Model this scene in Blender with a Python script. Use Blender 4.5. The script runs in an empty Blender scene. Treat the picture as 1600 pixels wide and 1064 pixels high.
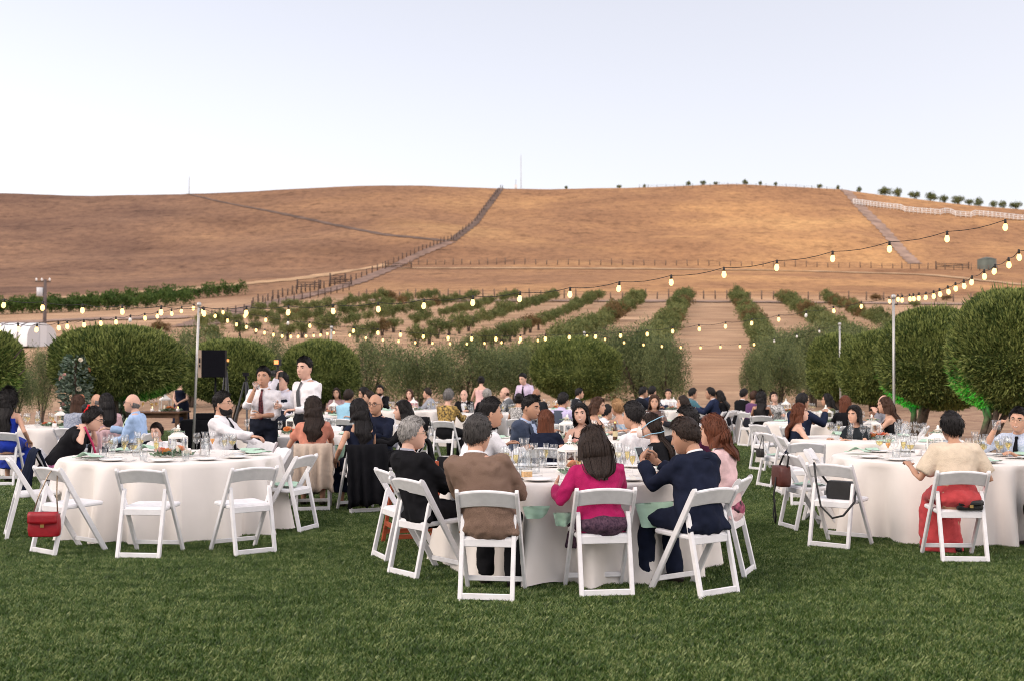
import bpy, math, random
import numpy as np
from mathutils import Vector, Matrix, Euler, Quaternion

random.seed(7)
rng = np.random.default_rng(7)
R = math.radians
scene = bpy.context.scene
COL = scene.collection

# ------------------------------------------------------------------ camera
F = 1750.0            # focal length in pixels of a 1600 px wide picture
CAMH = 1.57           # eye height above the lawn
HORIZ = 590.0         # picture row of the horizon
PITCH = math.atan((HORIZ - 532.0) / F)
cam_d = bpy.data.cameras.new('camera')
cam = bpy.data.objects.new('camera', cam_d)
COL.objects.link(cam)
cam.location = (0, 0, CAMH)
cam.rotation_euler = (math.pi / 2 + PITCH, 0, 0)
cam_d.sensor_width = 36.0
cam_d.lens = 36.0 * F / 1600.0
cam_d.clip_start = 0.1
cam_d.clip_end = 5000
cam_d.dof.use_dof = True
cam_d.dof.focus_distance = 9.6
cam_d.dof.aperture_fstop = 2.6
scene.camera = cam

# ------------------------------------------------------------------ sky, sun, exposure
SUN_AZ, SUN_EL = R(243), R(36)     # evening glow from the left, a little behind the camera
world = bpy.data.worlds.new('World')
scene.world = world
world.use_nodes = True
wn, wl = world.node_tree.nodes, world.node_tree.links
wn.clear()
w_out = wn.new('ShaderNodeOutputWorld')
w_bg = wn.new('ShaderNodeBackground')
w_sky = wn.new('ShaderNodeTexSky')
w_sky.sky_type = 'NISHITA'
w_sky.sun_disc = False
w_sky.sun_elevation = SUN_EL
w_sky.sun_rotation = -SUN_AZ
w_sky.air_density = 1.0
w_sky.dust_density = 2.0
w_sky.ozone_density = 1.0
w_hs = wn.new('ShaderNodeHueSaturation')
w_hs.inputs['Saturation'].default_value = 0.52
w_hs.inputs['Value'].default_value = 1.0
w_gm = wn.new('ShaderNodeGamma')
w_gm.inputs['Gamma'].default_value = 0.7
wl.new(w_sky.outputs['Color'], w_hs.inputs['Color'])
wl.new(w_hs.outputs['Color'], w_gm.inputs['Color'])
w_tint = wn.new('ShaderNodeMixRGB')
w_tint.blend_type = 'MULTIPLY'
w_tint.inputs['Fac'].default_value = 1.0
w_tint.inputs['Color2'].default_value = (1.035, 0.965, 0.955, 1)
wl.new(w_gm.outputs['Color'], w_tint.inputs['Color1'])
wl.new(w_tint.outputs['Color'], w_bg.inputs['Color'])
w_bg.inputs['Strength'].default_value = 0.35
wl.new(w_bg.outputs['Background'], w_out.inputs['Surface'])

sun_d = bpy.data.lights.new('sun', 'SUN')
sun = bpy.data.objects.new('sun', sun_d)
COL.objects.link(sun)
sun_d.energy = 2.6
sun_d.angle = R(45)
sun_d.color = (1.0, 0.85, 0.73)
sdir = Vector((math.sin(SUN_AZ) * math.cos(SUN_EL), math.cos(SUN_AZ) * math.cos(SUN_EL), math.sin(SUN_EL)))
sun.rotation_euler = (-sdir).to_track_quat('-Z', 'Y').to_euler()

scene.view_settings.view_transform = 'Standard'
scene.view_settings.look = 'None'
scene.view_settings.exposure = 0.18
scene.view_settings.gamma = 1.0
scene.view_settings.use_curve_mapping = False
scene.render.engine = 'CYCLES'
scene.cycles.max_bounces = 8
scene.cycles.transparent_max_bounces = 24
scene.cycles.transmission_bounces = 6
scene.cycles.glossy_bounces = 3
scene.cycles.diffuse_bounces = 3
scene.cycles.use_denoising = True
scene.cycles.filter_width = 0.95
scene.cycles.sample_clamp_indirect = 4.0

# ------------------------------------------------------------------ helpers: picture to place
def ray(px, py):
    v = 532.0 - py
    c, s = math.cos(PITCH), math.sin(PITCH)
    return ((px - 800.0), F * c - v * s, F * s + v * c)
def at(px, py, d):
    """point that stands d metres ahead and shows at pixel px, py"""
    r = ray(px, py)
    k = d / r[1]
    return Vector((r[0] * k, d, CAMH + r[2] * k))
def ground(px, py, z=0.0):
    r = ray(px, py)
    k = (z - CAMH) / r[2]
    return Vector((r[0] * k, r[1] * k, z))
def spot(px, s):
    """place on the lawn at column px where one metre spans s pixels"""
    return Vector(((px - 800.0) / s, F / s, 0))

# ------------------------------------------------------------------ helpers: materials
MATS = {}
def mat(name, col, rough=0.6, var=0.0, vscale=6.0, bump=0.0, bscale=60.0, metal=0.0, spec=0.4, sheen=0.0, col2=None,
        coord='Object', stretch=None, island=0.0, trans=0.0, detail=4.0):
    if name in MATS:
        return MATS[name]
    m = bpy.data.materials.new(name)
    m.use_nodes = True
    nt = m.node_tree
    n, l = nt.nodes, nt.links
    b = n['Principled BSDF']
    b.inputs['Base Color'].default_value = (*col, 1)
    b.inputs['Roughness'].default_value = rough
    b.inputs['Metallic'].default_value = metal
    b.inputs['Specular IOR Level'].default_value = spec
    if sheen:
        b.inputs['Sheen Weight'].default_value = sheen
        b.inputs['Sheen Roughness'].default_value = 0.5
    tc = n.new('ShaderNodeTexCoord')
    src = tc.outputs['Object']
    if coord == 'World':
        src = n.new('ShaderNodeNewGeometry').outputs['Position']
    if stretch:
        mp = n.new('ShaderNodeMapping')
        mp.inputs['Scale'].default_value = stretch
        l.new(src, mp.inputs['Vector'])
        src = mp.outputs['Vector']
    fac = None
    if var or col2:
        nz = n.new('ShaderNodeTexNoise')
        nz.inputs['Scale'].default_value = vscale
        nz.inputs['Detail'].default_value = detail
        l.new(src, nz.inputs['Vector'])
        fac = nz.outputs['Fac']
        if island:
            g = n.new('ShaderNodeNewGeometry')
            mx = n.new('ShaderNodeMath'); mx.operation = 'MULTIPLY_ADD'
            sb = n.new('ShaderNodeMath'); sb.operation = 'SUBTRACT'; sb.inputs[1].default_value = 0.5
            l.new(g.outputs['Random Per Island'], sb.inputs[0])
            l.new(sb.outputs[0], mx.inputs[0]); mx.inputs[1].default_value = island
            l.new(fac, mx.inputs[2])
            fac = mx.outputs[0]
        cr = n.new('ShaderNodeValToRGB')
        cr.color_ramp.elements[0].position = 0.3
        cr.color_ramp.elements[1].position = 0.7
        if col2 is None:
            a = [c * (1 - var) for c in col]; z = [min(1, c * (1 + var)) for c in col]
        else:
            a, z = col, col2
        cr.color_ramp.elements[0].color = (*a, 1)
        cr.color_ramp.elements[1].color = (*z, 1)
        l.new(fac, cr.inputs['Fac'])
        l.new(cr.outputs['Color'], b.inputs['Base Color'])
    if bump:
        nb = n.new('ShaderNodeTexNoise')
        nb.inputs['Scale'].default_value = bscale
        nb.inputs['Detail'].default_value = 5.0
        l.new(src, nb.inputs['Vector'])
        bp = n.new('ShaderNodeBump')
        bp.inputs['Strength'].default_value = bump
        bp.inputs['Distance'].default_value = 0.02
        l.new(nb.outputs['Fac'], bp.inputs['Height'])
        l.new(bp.outputs['Normal'], b.inputs['Normal'])
    if trans:
        tr = n.new('ShaderNodeBsdfTranslucent')
        ms = n.new('ShaderNodeMixShader'); ms.inputs['Fac'].default_value = trans
        if var or col2:
            l.new(cr.outputs['Color'], tr.inputs['Color'])
        else:
            tr.inputs['Color'].default_value = (*col, 1)
        out = n['Material Output']
        l.new(b.outputs['BSDF'], ms.inputs[1]); l.new(tr.outputs['BSDF'], ms.inputs[2])
        l.new(ms.outputs['Shader'], out.inputs['Surface'])
    MATS[name] = m
    return m
def glassmat(name, tint=(0.985, 0.99, 0.99), base=0.07, ior=1.45):
    if name in MATS:
        return MATS[name]
    m = bpy.data.materials.new(name); m.use_nodes = True
    n, l = m.node_tree.nodes, m.node_tree.links
    n.clear()
    o = n.new('ShaderNodeOutputMaterial'); t = n.new('ShaderNodeBsdfTransparent'); g = n.new('ShaderNodeBsdfGlossy')
    lw = n.new('ShaderNodeLayerWeight'); lw.inputs['Blend'].default_value = 0.5
    fr = n.new('ShaderNodeMath'); fr.operation = 'POWER'; fr.inputs[1].default_value = 3.5; l.new(lw.outputs['Facing'], fr.inputs[0])
    ma = n.new('ShaderNodeMath'); ma.operation = 'MULTIPLY_ADD'; ma.inputs[1].default_value = 0.7; ma.inputs[2].default_value = base
    mx = n.new('ShaderNodeMixShader')
    t.inputs['Color'].default_value = (*tint, 1); g.inputs['Roughness'].default_value = 0.03
    l.new(fr.outputs[0], ma.inputs[0]); l.new(ma.outputs[0], mx.inputs['Fac'])
    l.new(t.outputs[0], mx.inputs[1]); l.new(g.outputs[0], mx.inputs[2]); l.new(mx.outputs[0], o.inputs['Surface'])
    MATS[name] = m
    return m
def emit(name, col, strength, sample='NONE'):
    if name in MATS:
        return MATS[name]
    m = bpy.data.materials.new(name); m.use_nodes = True
    n, l = m.node_tree.nodes, m.node_tree.links
    n.clear()
    o = n.new('ShaderNodeOutputMaterial'); e = n.new('ShaderNodeEmission')
    e.inputs['Color'].default_value = (*col, 1); e.inputs['Strength'].default_value = strength
    l.new(e.outputs[0], o.inputs['Surface'])
    m.cycles.emission_sampling = sample
    MATS[name] = m
    return m
def lin(r, g, b):
    f = lambda c: (c / 255 / 12.92) if c / 255 <= 0.04045 else ((c / 255 + 0.055) / 1.055) ** 2.4
    return (f(r), f(g), f(b))

# ------------------------------------------------------------------ helpers: meshes
class MB:
    """collects shapes and builds one mesh from them"""
    def __init__(s):
        s.v = []; s.f = []; s.m = []; s.n = 0
    def add(s, verts, faces, mi=0):
        verts = np.asarray(verts, float).reshape(-1, 3)
        s.v.append(verts)
        for f in faces:
            s.f.append(tuple(i + s.n for i in f)); s.m.append(mi)
        s.n += len(verts)
    def box(s, c, size, rot=None, mi=0, taper=1.0):
        x, y, z = [q / 2 for q in size]
        t = taper
        v = np.array([(-x, -y, -z), (x, -y, -z), (x, y, -z), (-x, y, -z), (-x * t, -y * t, z), (x * t, -y * t, z), (x * t, y * t, z), (-x * t, y * t, z)])
        if rot is not None:
            v = v @ np.array(rot).T
        s.add(v + np.array(c), [(3, 2, 1, 0), (4, 5, 6, 7), (0, 1, 5, 4), (1, 2, 6, 5), (2, 3, 7, 6), (3, 0, 4, 7)], mi)
    def bar(s, a, b, w, h, up=(0, 0, 1), mi=0, bev=0.0):
        """rectangular bar from a to b; w across, h along up; bev cuts the long edges"""
        a = np.array(a, float); b = np.array(b, float)
        d = b - a; d /= np.linalg.norm(d)
        u = np.array(up, float); sd = np.cross(d, u); sd /= np.linalg.norm(sd); u = np.cross(sd, d)
        w2, h2 = w / 2, h / 2
        e = bev
        if e:
            prof = [(-w2 + e, -h2), (w2 - e, -h2), (w2, -h2 + e), (w2, h2 - e), (w2 - e, h2), (-w2 + e, h2), (-w2, h2 - e), (-w2, -h2 + e)]
        else:
            prof = [(-w2, -h2), (w2, -h2), (w2, h2), (-w2, h2)]
        k = len(prof)
        v = [a + sd * p + u * q for p, q in prof] + [b + sd * p + u * q for p, q in prof]
        s.add(v, [(i, (i + 1) % k, k + (i + 1) % k, k + i) for i in range(k)] + [tuple(range(k))[::-1], tuple(range(k, 2 * k))], mi)
    def rings(s, rr, cap=True, mi=0, closed=True):
        """skin over a list of rings, each (k,3)"""
        k = len(rr[0]); n = len(rr)
        f = []
        for i in range(n - 1):
            for j in range(k if closed else k - 1):
                j2 = (j + 1) % k
                f.append((i * k + j, i * k + j2, (i + 1) * k + j2, (i + 1) * k + j))
        v = np.concatenate([np.asarray(r) for r in rr])
        if cap:
            f.append(tuple(range(k))[::-1]); f.append(tuple(range((n - 1) * k, n * k)))
        s.add(v, f, mi)
    def tube(s, pts, rad, n=8, mi=0, cap=True, up=None, flat=None):
        """round tube; rad one value, or one per point, or (a, b) per point with up giving the b axis"""
        P = np.asarray(pts, float)
        N = len(P)
        rad = [rad] * N if np.isscalar(rad) else list(rad)
        T = np.gradient(P, axis=0)
        T /= np.linalg.norm(T, axis=1)[:, None] + 1e-12
        u = np.array(up, float) if up is not None else (np.array([0, 0, 1.0]) if abs(T[0][2]) < 0.9 else np.array([0, 1.0, 0]))
        ang = np.linspace(0, 2 * math.pi, n, endpoint=False)
        rr = []
        for i in range(N):
            sd = np.cross(T[i], u)
            if np.linalg.norm(sd) < 1e-6:
                sd = np.array([1.0, 0, 0])
            sd /= np.linalg.norm(sd); uu = np.cross(sd, T[i])
            if up is None:
                u = uu
            ra, rb = (rad[i], rad[i]) if np.isscalar(rad[i]) else rad[i]
            rr.append(P[i] + np.cos(ang)[:, None] * ra * sd + np.sin(ang)[:, None] * rb * uu)
        s.rings(rr, cap, mi)
    def lathe(s, prof, n=16, c=(0, 0, 0), mi=0, cap=False):
        ang = np.linspace(0, 2 * math.pi, n, endpoint=False)
        rr = [np.stack([np.cos(ang) * r, np.sin(ang) * r, np.full(n, z)], 1) + np.array(c) for r, z in prof]
        s.rings(rr, cap, mi)
    def ball(s, c, r, n=10, k=6, mi=0, jit=0.0):
        r = (r, r, r) if np.isscalar(r) else r
        ang = np.linspace(0, 2 * math.pi, n, endpoint=False)
        rr = []
        for i in range(k + 1):
            t = math.pi * (0.02 + 0.96 * i / k) - math.pi / 2
            j = 1 + jit * (rng.random(n) - 0.5)
            rr.append(np.stack([np.cos(ang) * math.cos(t) * r[0] * j, np.sin(ang) * math.cos(t) * r[1] * j, np.full(n, math.sin(t) * r[2])], 1) + np.array(c))
        s.rings(rr, True, mi)
    def mesh(s, name, mats=None, smooth=True):
        me = bpy.data.meshes.new(name)
        me.from_pydata(np.concatenate(s.v).tolist(), [], s.f)
        for m in (mats or []):
            me.materials.append(m)
        if any(s.m):
            me.polygons.foreach_set('material_index', s.m)
        if smooth:
            me.polygons.foreach_set('use_smooth', [True] * len(s.f))
        me.update()
        return me
def quads(name, V, mats, smooth=False):
    """mesh of loose quads from an array (N,4,3)"""
    N = len(V)
    me = bpy.data.meshes.new(name)
    me.vertices.add(N * 4); me.vertices.foreach_set('co', V.reshape(-1).astype(np.float32))
    me.loops.add(N * 4); me.loops.foreach_set('vertex_index', np.arange(N * 4, dtype=np.int32))
    me.polygons.add(N)
    me.polygons.foreach_set('loop_start', np.arange(0, N * 4, 4, dtype=np.int32))
    me.polygons.foreach_set('loop_total', np.full(N, 4, dtype=np.int32))
    for m in mats:
        me.materials.append(m)
    me.update(calc_edges=True)
    return me
def grid_mesh(name, P, mats, smooth=True, mi=None):
    """P (rows, cols, 3)"""
    r, c = P.shape[:2]
    idx = np.arange(r * c).reshape(r, c)
    f = np.stack([idx[:-1, :-1], idx[:-1, 1:], idx[1:, 1:], idx[1:, :-1]], -1).reshape(-1, 4)
    me = bpy.data.meshes.new(name)
    me.vertices.add(r * c); me.vertices.foreach_set('co', P.reshape(-1).astype(np.float32))
    me.loops.add(len(f) * 4); me.loops.foreach_set('vertex_index', f.reshape(-1).astype(np.int32))
    me.polygons.add(len(f))
    me.polygons.foreach_set('loop_start', np.arange(0, len(f) * 4, 4, dtype=np.int32))
    me.polygons.foreach_set('loop_total', np.full(len(f), 4, dtype=np.int32))
    for m in mats:
        me.materials.append(m)
    if mi is not None:
        me.polygons.foreach_set('material_index', mi.reshape(-1).astype(np.int32))
    if smooth:
        me.polygons.foreach_set('use_smooth', np.ones(len(f), bool))
    me.update(calc_edges=True)
    return me
def obj(name, me, parent=None, loc=None, rot=None, scale=None):
    o = bpy.data.objects.new(name, me)
    COL.objects.link(o)
    if parent is not None:
        o.parent = parent
    if loc is not None:
        o.location = loc
    if rot is not None:
        o.rotation_euler = rot if not np.isscalar(rot) else (0, 0, rot)
    if scale is not None:
        o.scale = (scale,) * 3 if np.isscalar(scale) else scale
    return o
def tag(o, label, cat, group=None, kind=None):
    o['label'] = label
    o['category'] = cat
    if group:
        o['group'] = group
    if kind:
        o['kind'] = kind
    return o
def thing(name, label, cat, loc=(0, 0, 0), rot=0.0, group=None, scale=None):
    return tag(obj(name, None, None, loc, rot, scale), label, cat, group)
def structure(o):
    o['kind'] = 'structure'
    return o
def wob(p, f, seed=0):
    """cheap smooth noise on points (N,3), about -1..1"""
    r = np.random.default_rng(seed)
    out = 0
    for i in range(5):
        k = r.normal(size=3) * f * (0.7 + 0.35 * i)
        out = out + np.sin(p @ k + r.random() * 6.28 + 1.3 * np.sin(p @ (r.normal(size=3) * f * 0.6))) / (1 + 0.35 * i)
    return out / 3.0

# ================================================================== terrain
RX = [-3000, -800, 0, 150, 280, 400, 500, 640, 780, 850, 1000, 1150, 1250, 1320, 1400, 1500, 1600, 2100, 4600]
RY = [380, 300, 299, 303, 300, 293, 288, 286, 290, 292, 288, 285, 288, 292, 303, 315, 325, 350, 420]
GD = np.arange(0, 901, 3.0)
GX = np.arange(-3000, 4601, 20.0)
def _terrain():
    ridge = np.interp(GX, RX, RY)
    mid = np.interp(GX, [-3000, 0, 300, 600, 900, 1200, 1600, 4600], [450, 434, 428, 417, 413, 417, 420, 440])
    orch = np.interp(GX, [-3000, 0, 400, 800, 1200, 1600, 4600], [500, 482, 472, 468, 468, 474, 490])
    Z = np.zeros((len(GD), len(GX)))
    for j in range(len(GX)):
        el = lambda py, d: CAMH + d * (HORIZ - py) / F
        z175, z270, z380 = el(orch[j], 175), el(mid[j], 270), el(ridge[j], 380)
        d = GD
        z = np.where(d < 42, 0, z175 * (np.clip((d - 42) / 133, 0, 1)) ** 1.18)
        z = np.where(d > 175, np.interp(d, [175, 270], [z175, z270]), z)
        t = np.clip((d - 270) / 110, 0, 1)
        z = np.where(d > 270, z270 + (z380 - z270) * (t * 0.92 + 0.08 * t * t), z)
        u = np.clip((d - 380) / 300, 0, 2)
        z = np.where(d > 380, z380 - 90 * u ** 1.6, z)
        Z[:, j] = z
    k = np.array([1, 2, 3, 4, 3, 2, 1.0]); k /= k.sum()
    S = np.apply_along_axis(lambda c: np.convolve(np.pad(c, 3, mode='edge'), k, 'valid'), 0, Z)
    Z = np.where(GD[:, None] > 60, S, Z)
    XX = (GX[None, :] - 800) / F * GD[:, None]
    PP = np.stack([XX, np.repeat(GD[:, None], len(GX), 1), 0 * XX], -1).reshape(-1, 3)
    h = (wob(PP * [1, 1.6, 1], 0.035, 3) * 1.6 + wob(PP, 0.10, 5) * 0.5).reshape(Z.shape)
    Z += h * np.clip((GD[:, None] - 175) / 120, 0, 1) * np.where(GD[:, None] > 340, np.clip((420 - GD[:, None]) / 80, 0, 1) * 0.6 + 0.1, 1)
    o = (wob(PP, 0.25, 8) * 0.12).reshape(Z.shape)
    Z += o * np.clip((GD[:, None] - 46) / 20, 0, 1)
    return Z
GZ = _terrain()
def zt(x, y):
    x = np.asarray(x, float); y = np.asarray(y, float)
    xp = 800 + F * x / np.maximum(y, 1.0)
    a = np.clip(y / 3.0, 0, len(GD) - 1.001); b = np.clip((xp - GX[0]) / 20.0, 0, len(GX) - 1.001)
    i = a.astype(int); j = b.astype(int); a = a - i; b = b - j
    return (GZ[i, j] * (1 - a) * (1 - b) + GZ[i + 1, j] * a * (1 - b) + GZ[i, j + 1] * (1 - a) * b + GZ[i + 1, j + 1] * a * b)
def drop(px, py, dmin=46, dmax=385):
    """point of the hillside that shows at pixel px, py"""
    d = np.arange(dmin, dmax, 0.5)
    x = (px - 800) / F * d
    rr = ray(px, py)
    z = CAMH + rr[2] / rr[1] * d
    below = zt(x, d) >= z
    k = int(np.argmax(below)) if below.any() else len(d) - 1
    return Vector((x[k], d[k], float(zt(x[k], d[k]))))

def crest(px):
    d = np.arange(300, 430, 1.0); x = (px - 800) / F * d
    k = int(np.argmax((zt(x, d) - CAMH) / d)); return float(d[k])
def ground_material():
    m = bpy.data.materials.new('dry_hillside'); m.use_nodes = True
    n, l = m.node_tree.nodes, m.node_tree.links
    b = n['Principled BSDF']; b.inputs['Roughness'].default_value = 0.95; b.inputs['Specular IOR Level'].default_value = 0.1
    pos = n.new('ShaderNodeNewGeometry').outputs['Position']
    sep = n.new('ShaderNodeSeparateXYZ'); l.new(pos, sep.inputs[0])
    def noise(sc, det, stretch=None, rough=0.6):
        src = pos
        if stretch:
            mp = n.new('ShaderNodeMapping'); mp.inputs['Scale'].default_value = stretch; l.new(pos, mp.inputs['Vector']); src = mp.outputs['Vector']
        t = n.new('ShaderNodeTexNoise'); t.inputs['Scale'].default_value = sc; t.inputs['Detail'].default_value = det; t.inputs['Roughness'].default_value = rough
        l.new(src, t.inputs['Vector']); return t.outputs['Fac']
    def ramp(fac, stops):
        r = n.new('ShaderNodeValToRGB'); e = r.color_ramp.elements
        e[0].position, e[0].color = stops[0][0], (*stops[0][1], 1); e[1].position, e[1].color = stops[-1][0], (*stops[-1][1], 1)
        for p, c in stops[1:-1]:
            q = e.new(p); q.color = (*c, 1)
        l.new(fac, r.inputs['Fac']); return r.outputs['Color']
    def mixc(f, a, c, mode='MIX'):
        x = n.new('ShaderNodeMixRGB'); x.blend_type = mode
        if isinstance(f, float): x.inputs['Fac'].default_value = f
        else: l.new(f, x.inputs['Fac'])
        l.new(a, x.inputs['Color1']); l.new(c, x.inputs['Color2']); return x.outputs['Color']
    gold = ramp(noise(0.02, 9, (1, 1.6, 1)), [(0.28, (0.25, 0.132, 0.072)), (0.45, (0.35, 0.190, 0.098)), (0.58, (0.47, 0.262, 0.122)), (0.75, (0.60, 0.36, 0.160))])
    brown = ramp(noise(0.025, 10, (0.7, 2.0, 1), 0.7), [(0.3, (0.115, 0.066, 0.048)), (0.45, (0.185, 0.108, 0.074)), (0.6, (0.255, 0.150, 0.096)), (0.75, (0.35, 0.208, 0.120))])
    # bearing of the place seen from the lawn: the western slope is browner
    dv = n.new('ShaderNodeMath'); dv.operation = 'DIVIDE'; l.new(sep.outputs['X'], dv.inputs[0]); l.new(sep.outputs['Y'], dv.inputs[1])
    wb = n.new('ShaderNodeMath'); wb.operation = 'MULTIPLY_ADD'; wb.inputs[1].default_value = 0.30; l.new(noise(0.018, 4), wb.inputs[0]); l.new(dv.outputs[0], wb.inputs[2])
    mr = n.new('ShaderNodeMapRange'); mr.inputs['From Min'].default_value = -0.18; mr.inputs['From Max'].default_value = 0.34; l.new(wb.outputs[0], mr.inputs['Value'])
    hill = mixc(mr.outputs[0], brown, gold)
    fine = ramp(noise(0.45, 9, (1, 1, 1), 0.8), [(0.36, (0.62, 0.60, 0.60)), (0.5, (1, 1, 1)), (0.64, (1.25, 1.22, 1.13))])
    hill = mixc(1.0, hill, fine, 'MULTIPLY')
    tuft = ramp(noise(0.09, 6, (1, 2.5, 1), 0.8), [(0.57, (1, 1, 1)), (0.66, (0.48, 0.48, 0.50))])
    hill = mixc(1.0, hill, tuft, 'MULTIPLY')
    dirt = ramp(noise(0.22, 9, (0.5, 1.6, 1), 0.7), [(0.3, (0.30, 0.18, 0.11)), (0.5, (0.45, 0.29, 0.18)), (0.7, (0.58, 0.39, 0.245))])
    rut = ramp(noise(0.9, 4, (0.18, 1.5, 1), 0.6), [(0.36, (0.74, 0.72, 0.72)), (0.55, (1.06, 1.06, 1.06))])
    dirt = mixc(1.0, dirt, rut, 'MULTIPLY')
    mr2 = n.new('ShaderNodeMapRange'); mr2.inputs['From Min'].default_value = 172; mr2.inputs['From Max'].default_value = 192; l.new(sep.outputs['Y'], mr2.inputs['Value'])
    c = mixc(mr2.outputs[0], dirt, hill)
    straw = ramp(noise(1.2, 8, None, 0.75), [(0.35, (0.20, 0.12, 0.085)), (0.5, (0.36, 0.235, 0.16)), (0.68, (0.50, 0.36, 0.23))])
    mr3 = n.new('ShaderNodeMapRange'); mr3.inputs['From Min'].default_value = 44; mr3.inputs['From Max'].default_value = 62; l.new(sep.outputs['Y'], mr3.inputs['Value'])
    c = mixc(mr3.outputs[0], straw, c)
    l.new(c, b.inputs['Base Color'])
    bp = n.new('ShaderNodeBump'); bp.inputs['Strength'].default_value = 0.6; bp.inputs['Distance'].default_value = 0.5
    l.new(noise(0.5, 8, None, 0.7), bp.inputs['Height']); l.new(bp.outputs['Normal'], b.inputs['Normal'])
    return m
GROUND = ground_material()
ds = np.concatenate([np.arange(2, 46, 4.0), np.arange(46, 180, 2.0), np.arange(180, 400, 3.0), np.arange(400, 900, 14.0)])
xs = np.concatenate([np.arange(-3000, -200, 100.0), np.arange(-200, 1800, 10.0), np.arange(1800, 4601, 100.0)])
TX = (xs[None, :] - 800) / F * ds[:, None]
TY = np.repeat(ds[:, None], len(xs), 1)
hillside = structure(obj('hillside', grid_mesh('hillside', np.stack([TX, TY, zt(TX, TY) - 0.012], -1), [GROUND])))
mb = MB(); mb.add([(-3000, -2500, -0.08), (3000, -2500, -0.08), (3000, 3000, -0.08), (-3000, 3000, -0.08)], [(0, 1, 2, 3)])
structure(obj('ground', mb.mesh('ground', [GROUND])))

# lawn: a sheet of soil-green turf with real blades on it
LX0, LX1, LY0, LY1 = -15.0, 7.6, -4.0, 33.0
turf = mat('turf', (0.010, 0.020, 0.005), 0.9, 0.5, 3.0, 0.4, 40, coord='World')
gx = np.linspace(LX0, LX1, 24); gy = np.linspace(LY0, LY1, 38)
GXX, GYY = np.meshgrid(gx, gy)
EJ = np.where((GXX == LX1) | (GXX == LX0), np.sin(GYY * 1.3) * 0.15, 0)
structure(obj('lawn', grid_mesh('lawn', np.stack([GXX + EJ, GYY, 0 * GXX + 0.0], -1), [turf])))

def blade_material():
    m = bpy.data.materials.new('grass_blade'); m.use_nodes = True
    n, l = m.node_tree.nodes, m.node_tree.links
    b = n['Principled BSDF']; b.inputs['Roughness'].default_value = 0.42; b.inputs['Specular IOR Level'].default_value = 0.4
    g = n.new('ShaderNodeNewGeometry')
    def noise(sc, det):
        t = n.new('ShaderNodeTexNoise'); t.inputs['Scale'].default_value = sc; t.inputs['Detail'].default_value = det; l.new(g.outputs['Position'], t.inputs['Vector']); return t.outputs['Fac']
    a = n.new('ShaderNodeMath'); a.operation = 'MULTIPLY_ADD'; a.inputs[1].default_value = 0.6; l.new(g.outputs['Random Per Island'], a.inputs[0])
    n5 = n.new('ShaderNodeMath'); n5.operation = 'MULTIPLY'; n5.inputs[1].default_value = 0.6; l.new(noise(6.0, 6), n5.inputs[0]); l.new(n5.outputs[0], a.inputs[2])
    a2 = n.new('ShaderNodeMath'); a2.operation = 'MULTIPLY_ADD'; a2.inputs[1].default_value = 0.28; l.new(noise(0.9, 3), a2.inputs[0]); l.new(a.outputs[0], a2.inputs[2])
    r = n.new('ShaderNodeValToRGB'); e = r.color_ramp.elements
    e[0].position, e[0].color = 0.38, (0.019, 0.044, 0.006, 1); e[1].position, e[1].color = 0.92, (0.29, 0.34, 0.13, 1)
    q = e.new(0.58); q.color = (0.044, 0.092, 0.014, 1)
    q = e.new(0.74); q.color = (0.092, 0.158, 0.036, 1)
    s = n.new('ShaderNodeMath'); s.operation = 'DIVIDE'; s.inputs[1].default_value = 1.12; l.new(a2.outputs[0], s.inputs[0])
    l.new(s.outputs[0], r.inputs['Fac']); l.new(r.outputs['Color'], b.inputs['Base Color'])
    t = n.new('ShaderNodeBsdfTranslucent'); l.new(r.outputs['Color'], t.inputs['Color'])
    mx = n.new('ShaderNodeMixShader'); mx.inputs['Fac'].default_value = 0.15
    l.new(b.outputs['BSDF'], mx.inputs[1]); l.new(t.outputs['BSDF'], mx.inputs[2]); l.new(mx.outputs[0], n['Material Output'].inputs['Surface'])
    return m
def blades(n, half, hmin, hmax, w, clump):
    c = rng.uniform(-half, half, (n // clump, 2))
    p = np.repeat(c, clump, 0) + rng.normal(0, 0.012, (n // clump * clump, 2))
    n = len(p)
    h = rng.uniform(hmin, hmax, n); a = rng.uniform(0, 6.283, n); ln = rng.uniform(0.1, 0.9, n) * h; ww = w * rng.uniform(0.7, 1.3, n)
    d = np.stack([np.cos(a), np.sin(a)], 1); sd = np.stack([-d[:, 1], d[:, 0]], 1)
    V = np.zeros((n, 4, 3))
    V[:, 0, :2] = p - sd * ww[:, None]; V[:, 1, :2] = p + sd * ww[:, None]
    V[:, 0, 2] = V[:, 1, 2] = -0.004
    m_ = p + d * (ln * 0.35)[:, None]
    V[:, 2, :2] = m_ + sd * (ww * 0.8)[:, None]; V[:, 2, 2] = h * 0.62
    V[:, 3, :2] = p + d * ln[:, None]; V[:, 3, 2] = h
    return V
BLADE = blade_material()
tile = bpy.data.objects.new('grass_tile', quads('grass_tile', blades(6000, 0.27, 0.014, 0.041, 0.0025, 4), [BLADE]))
tile2 = bpy.data.objects.new('grass_tile', quads('grass_tile', blades(1700, 0.27, 0.02, 0.045, 0.0050, 4), [BLADE]))
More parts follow.
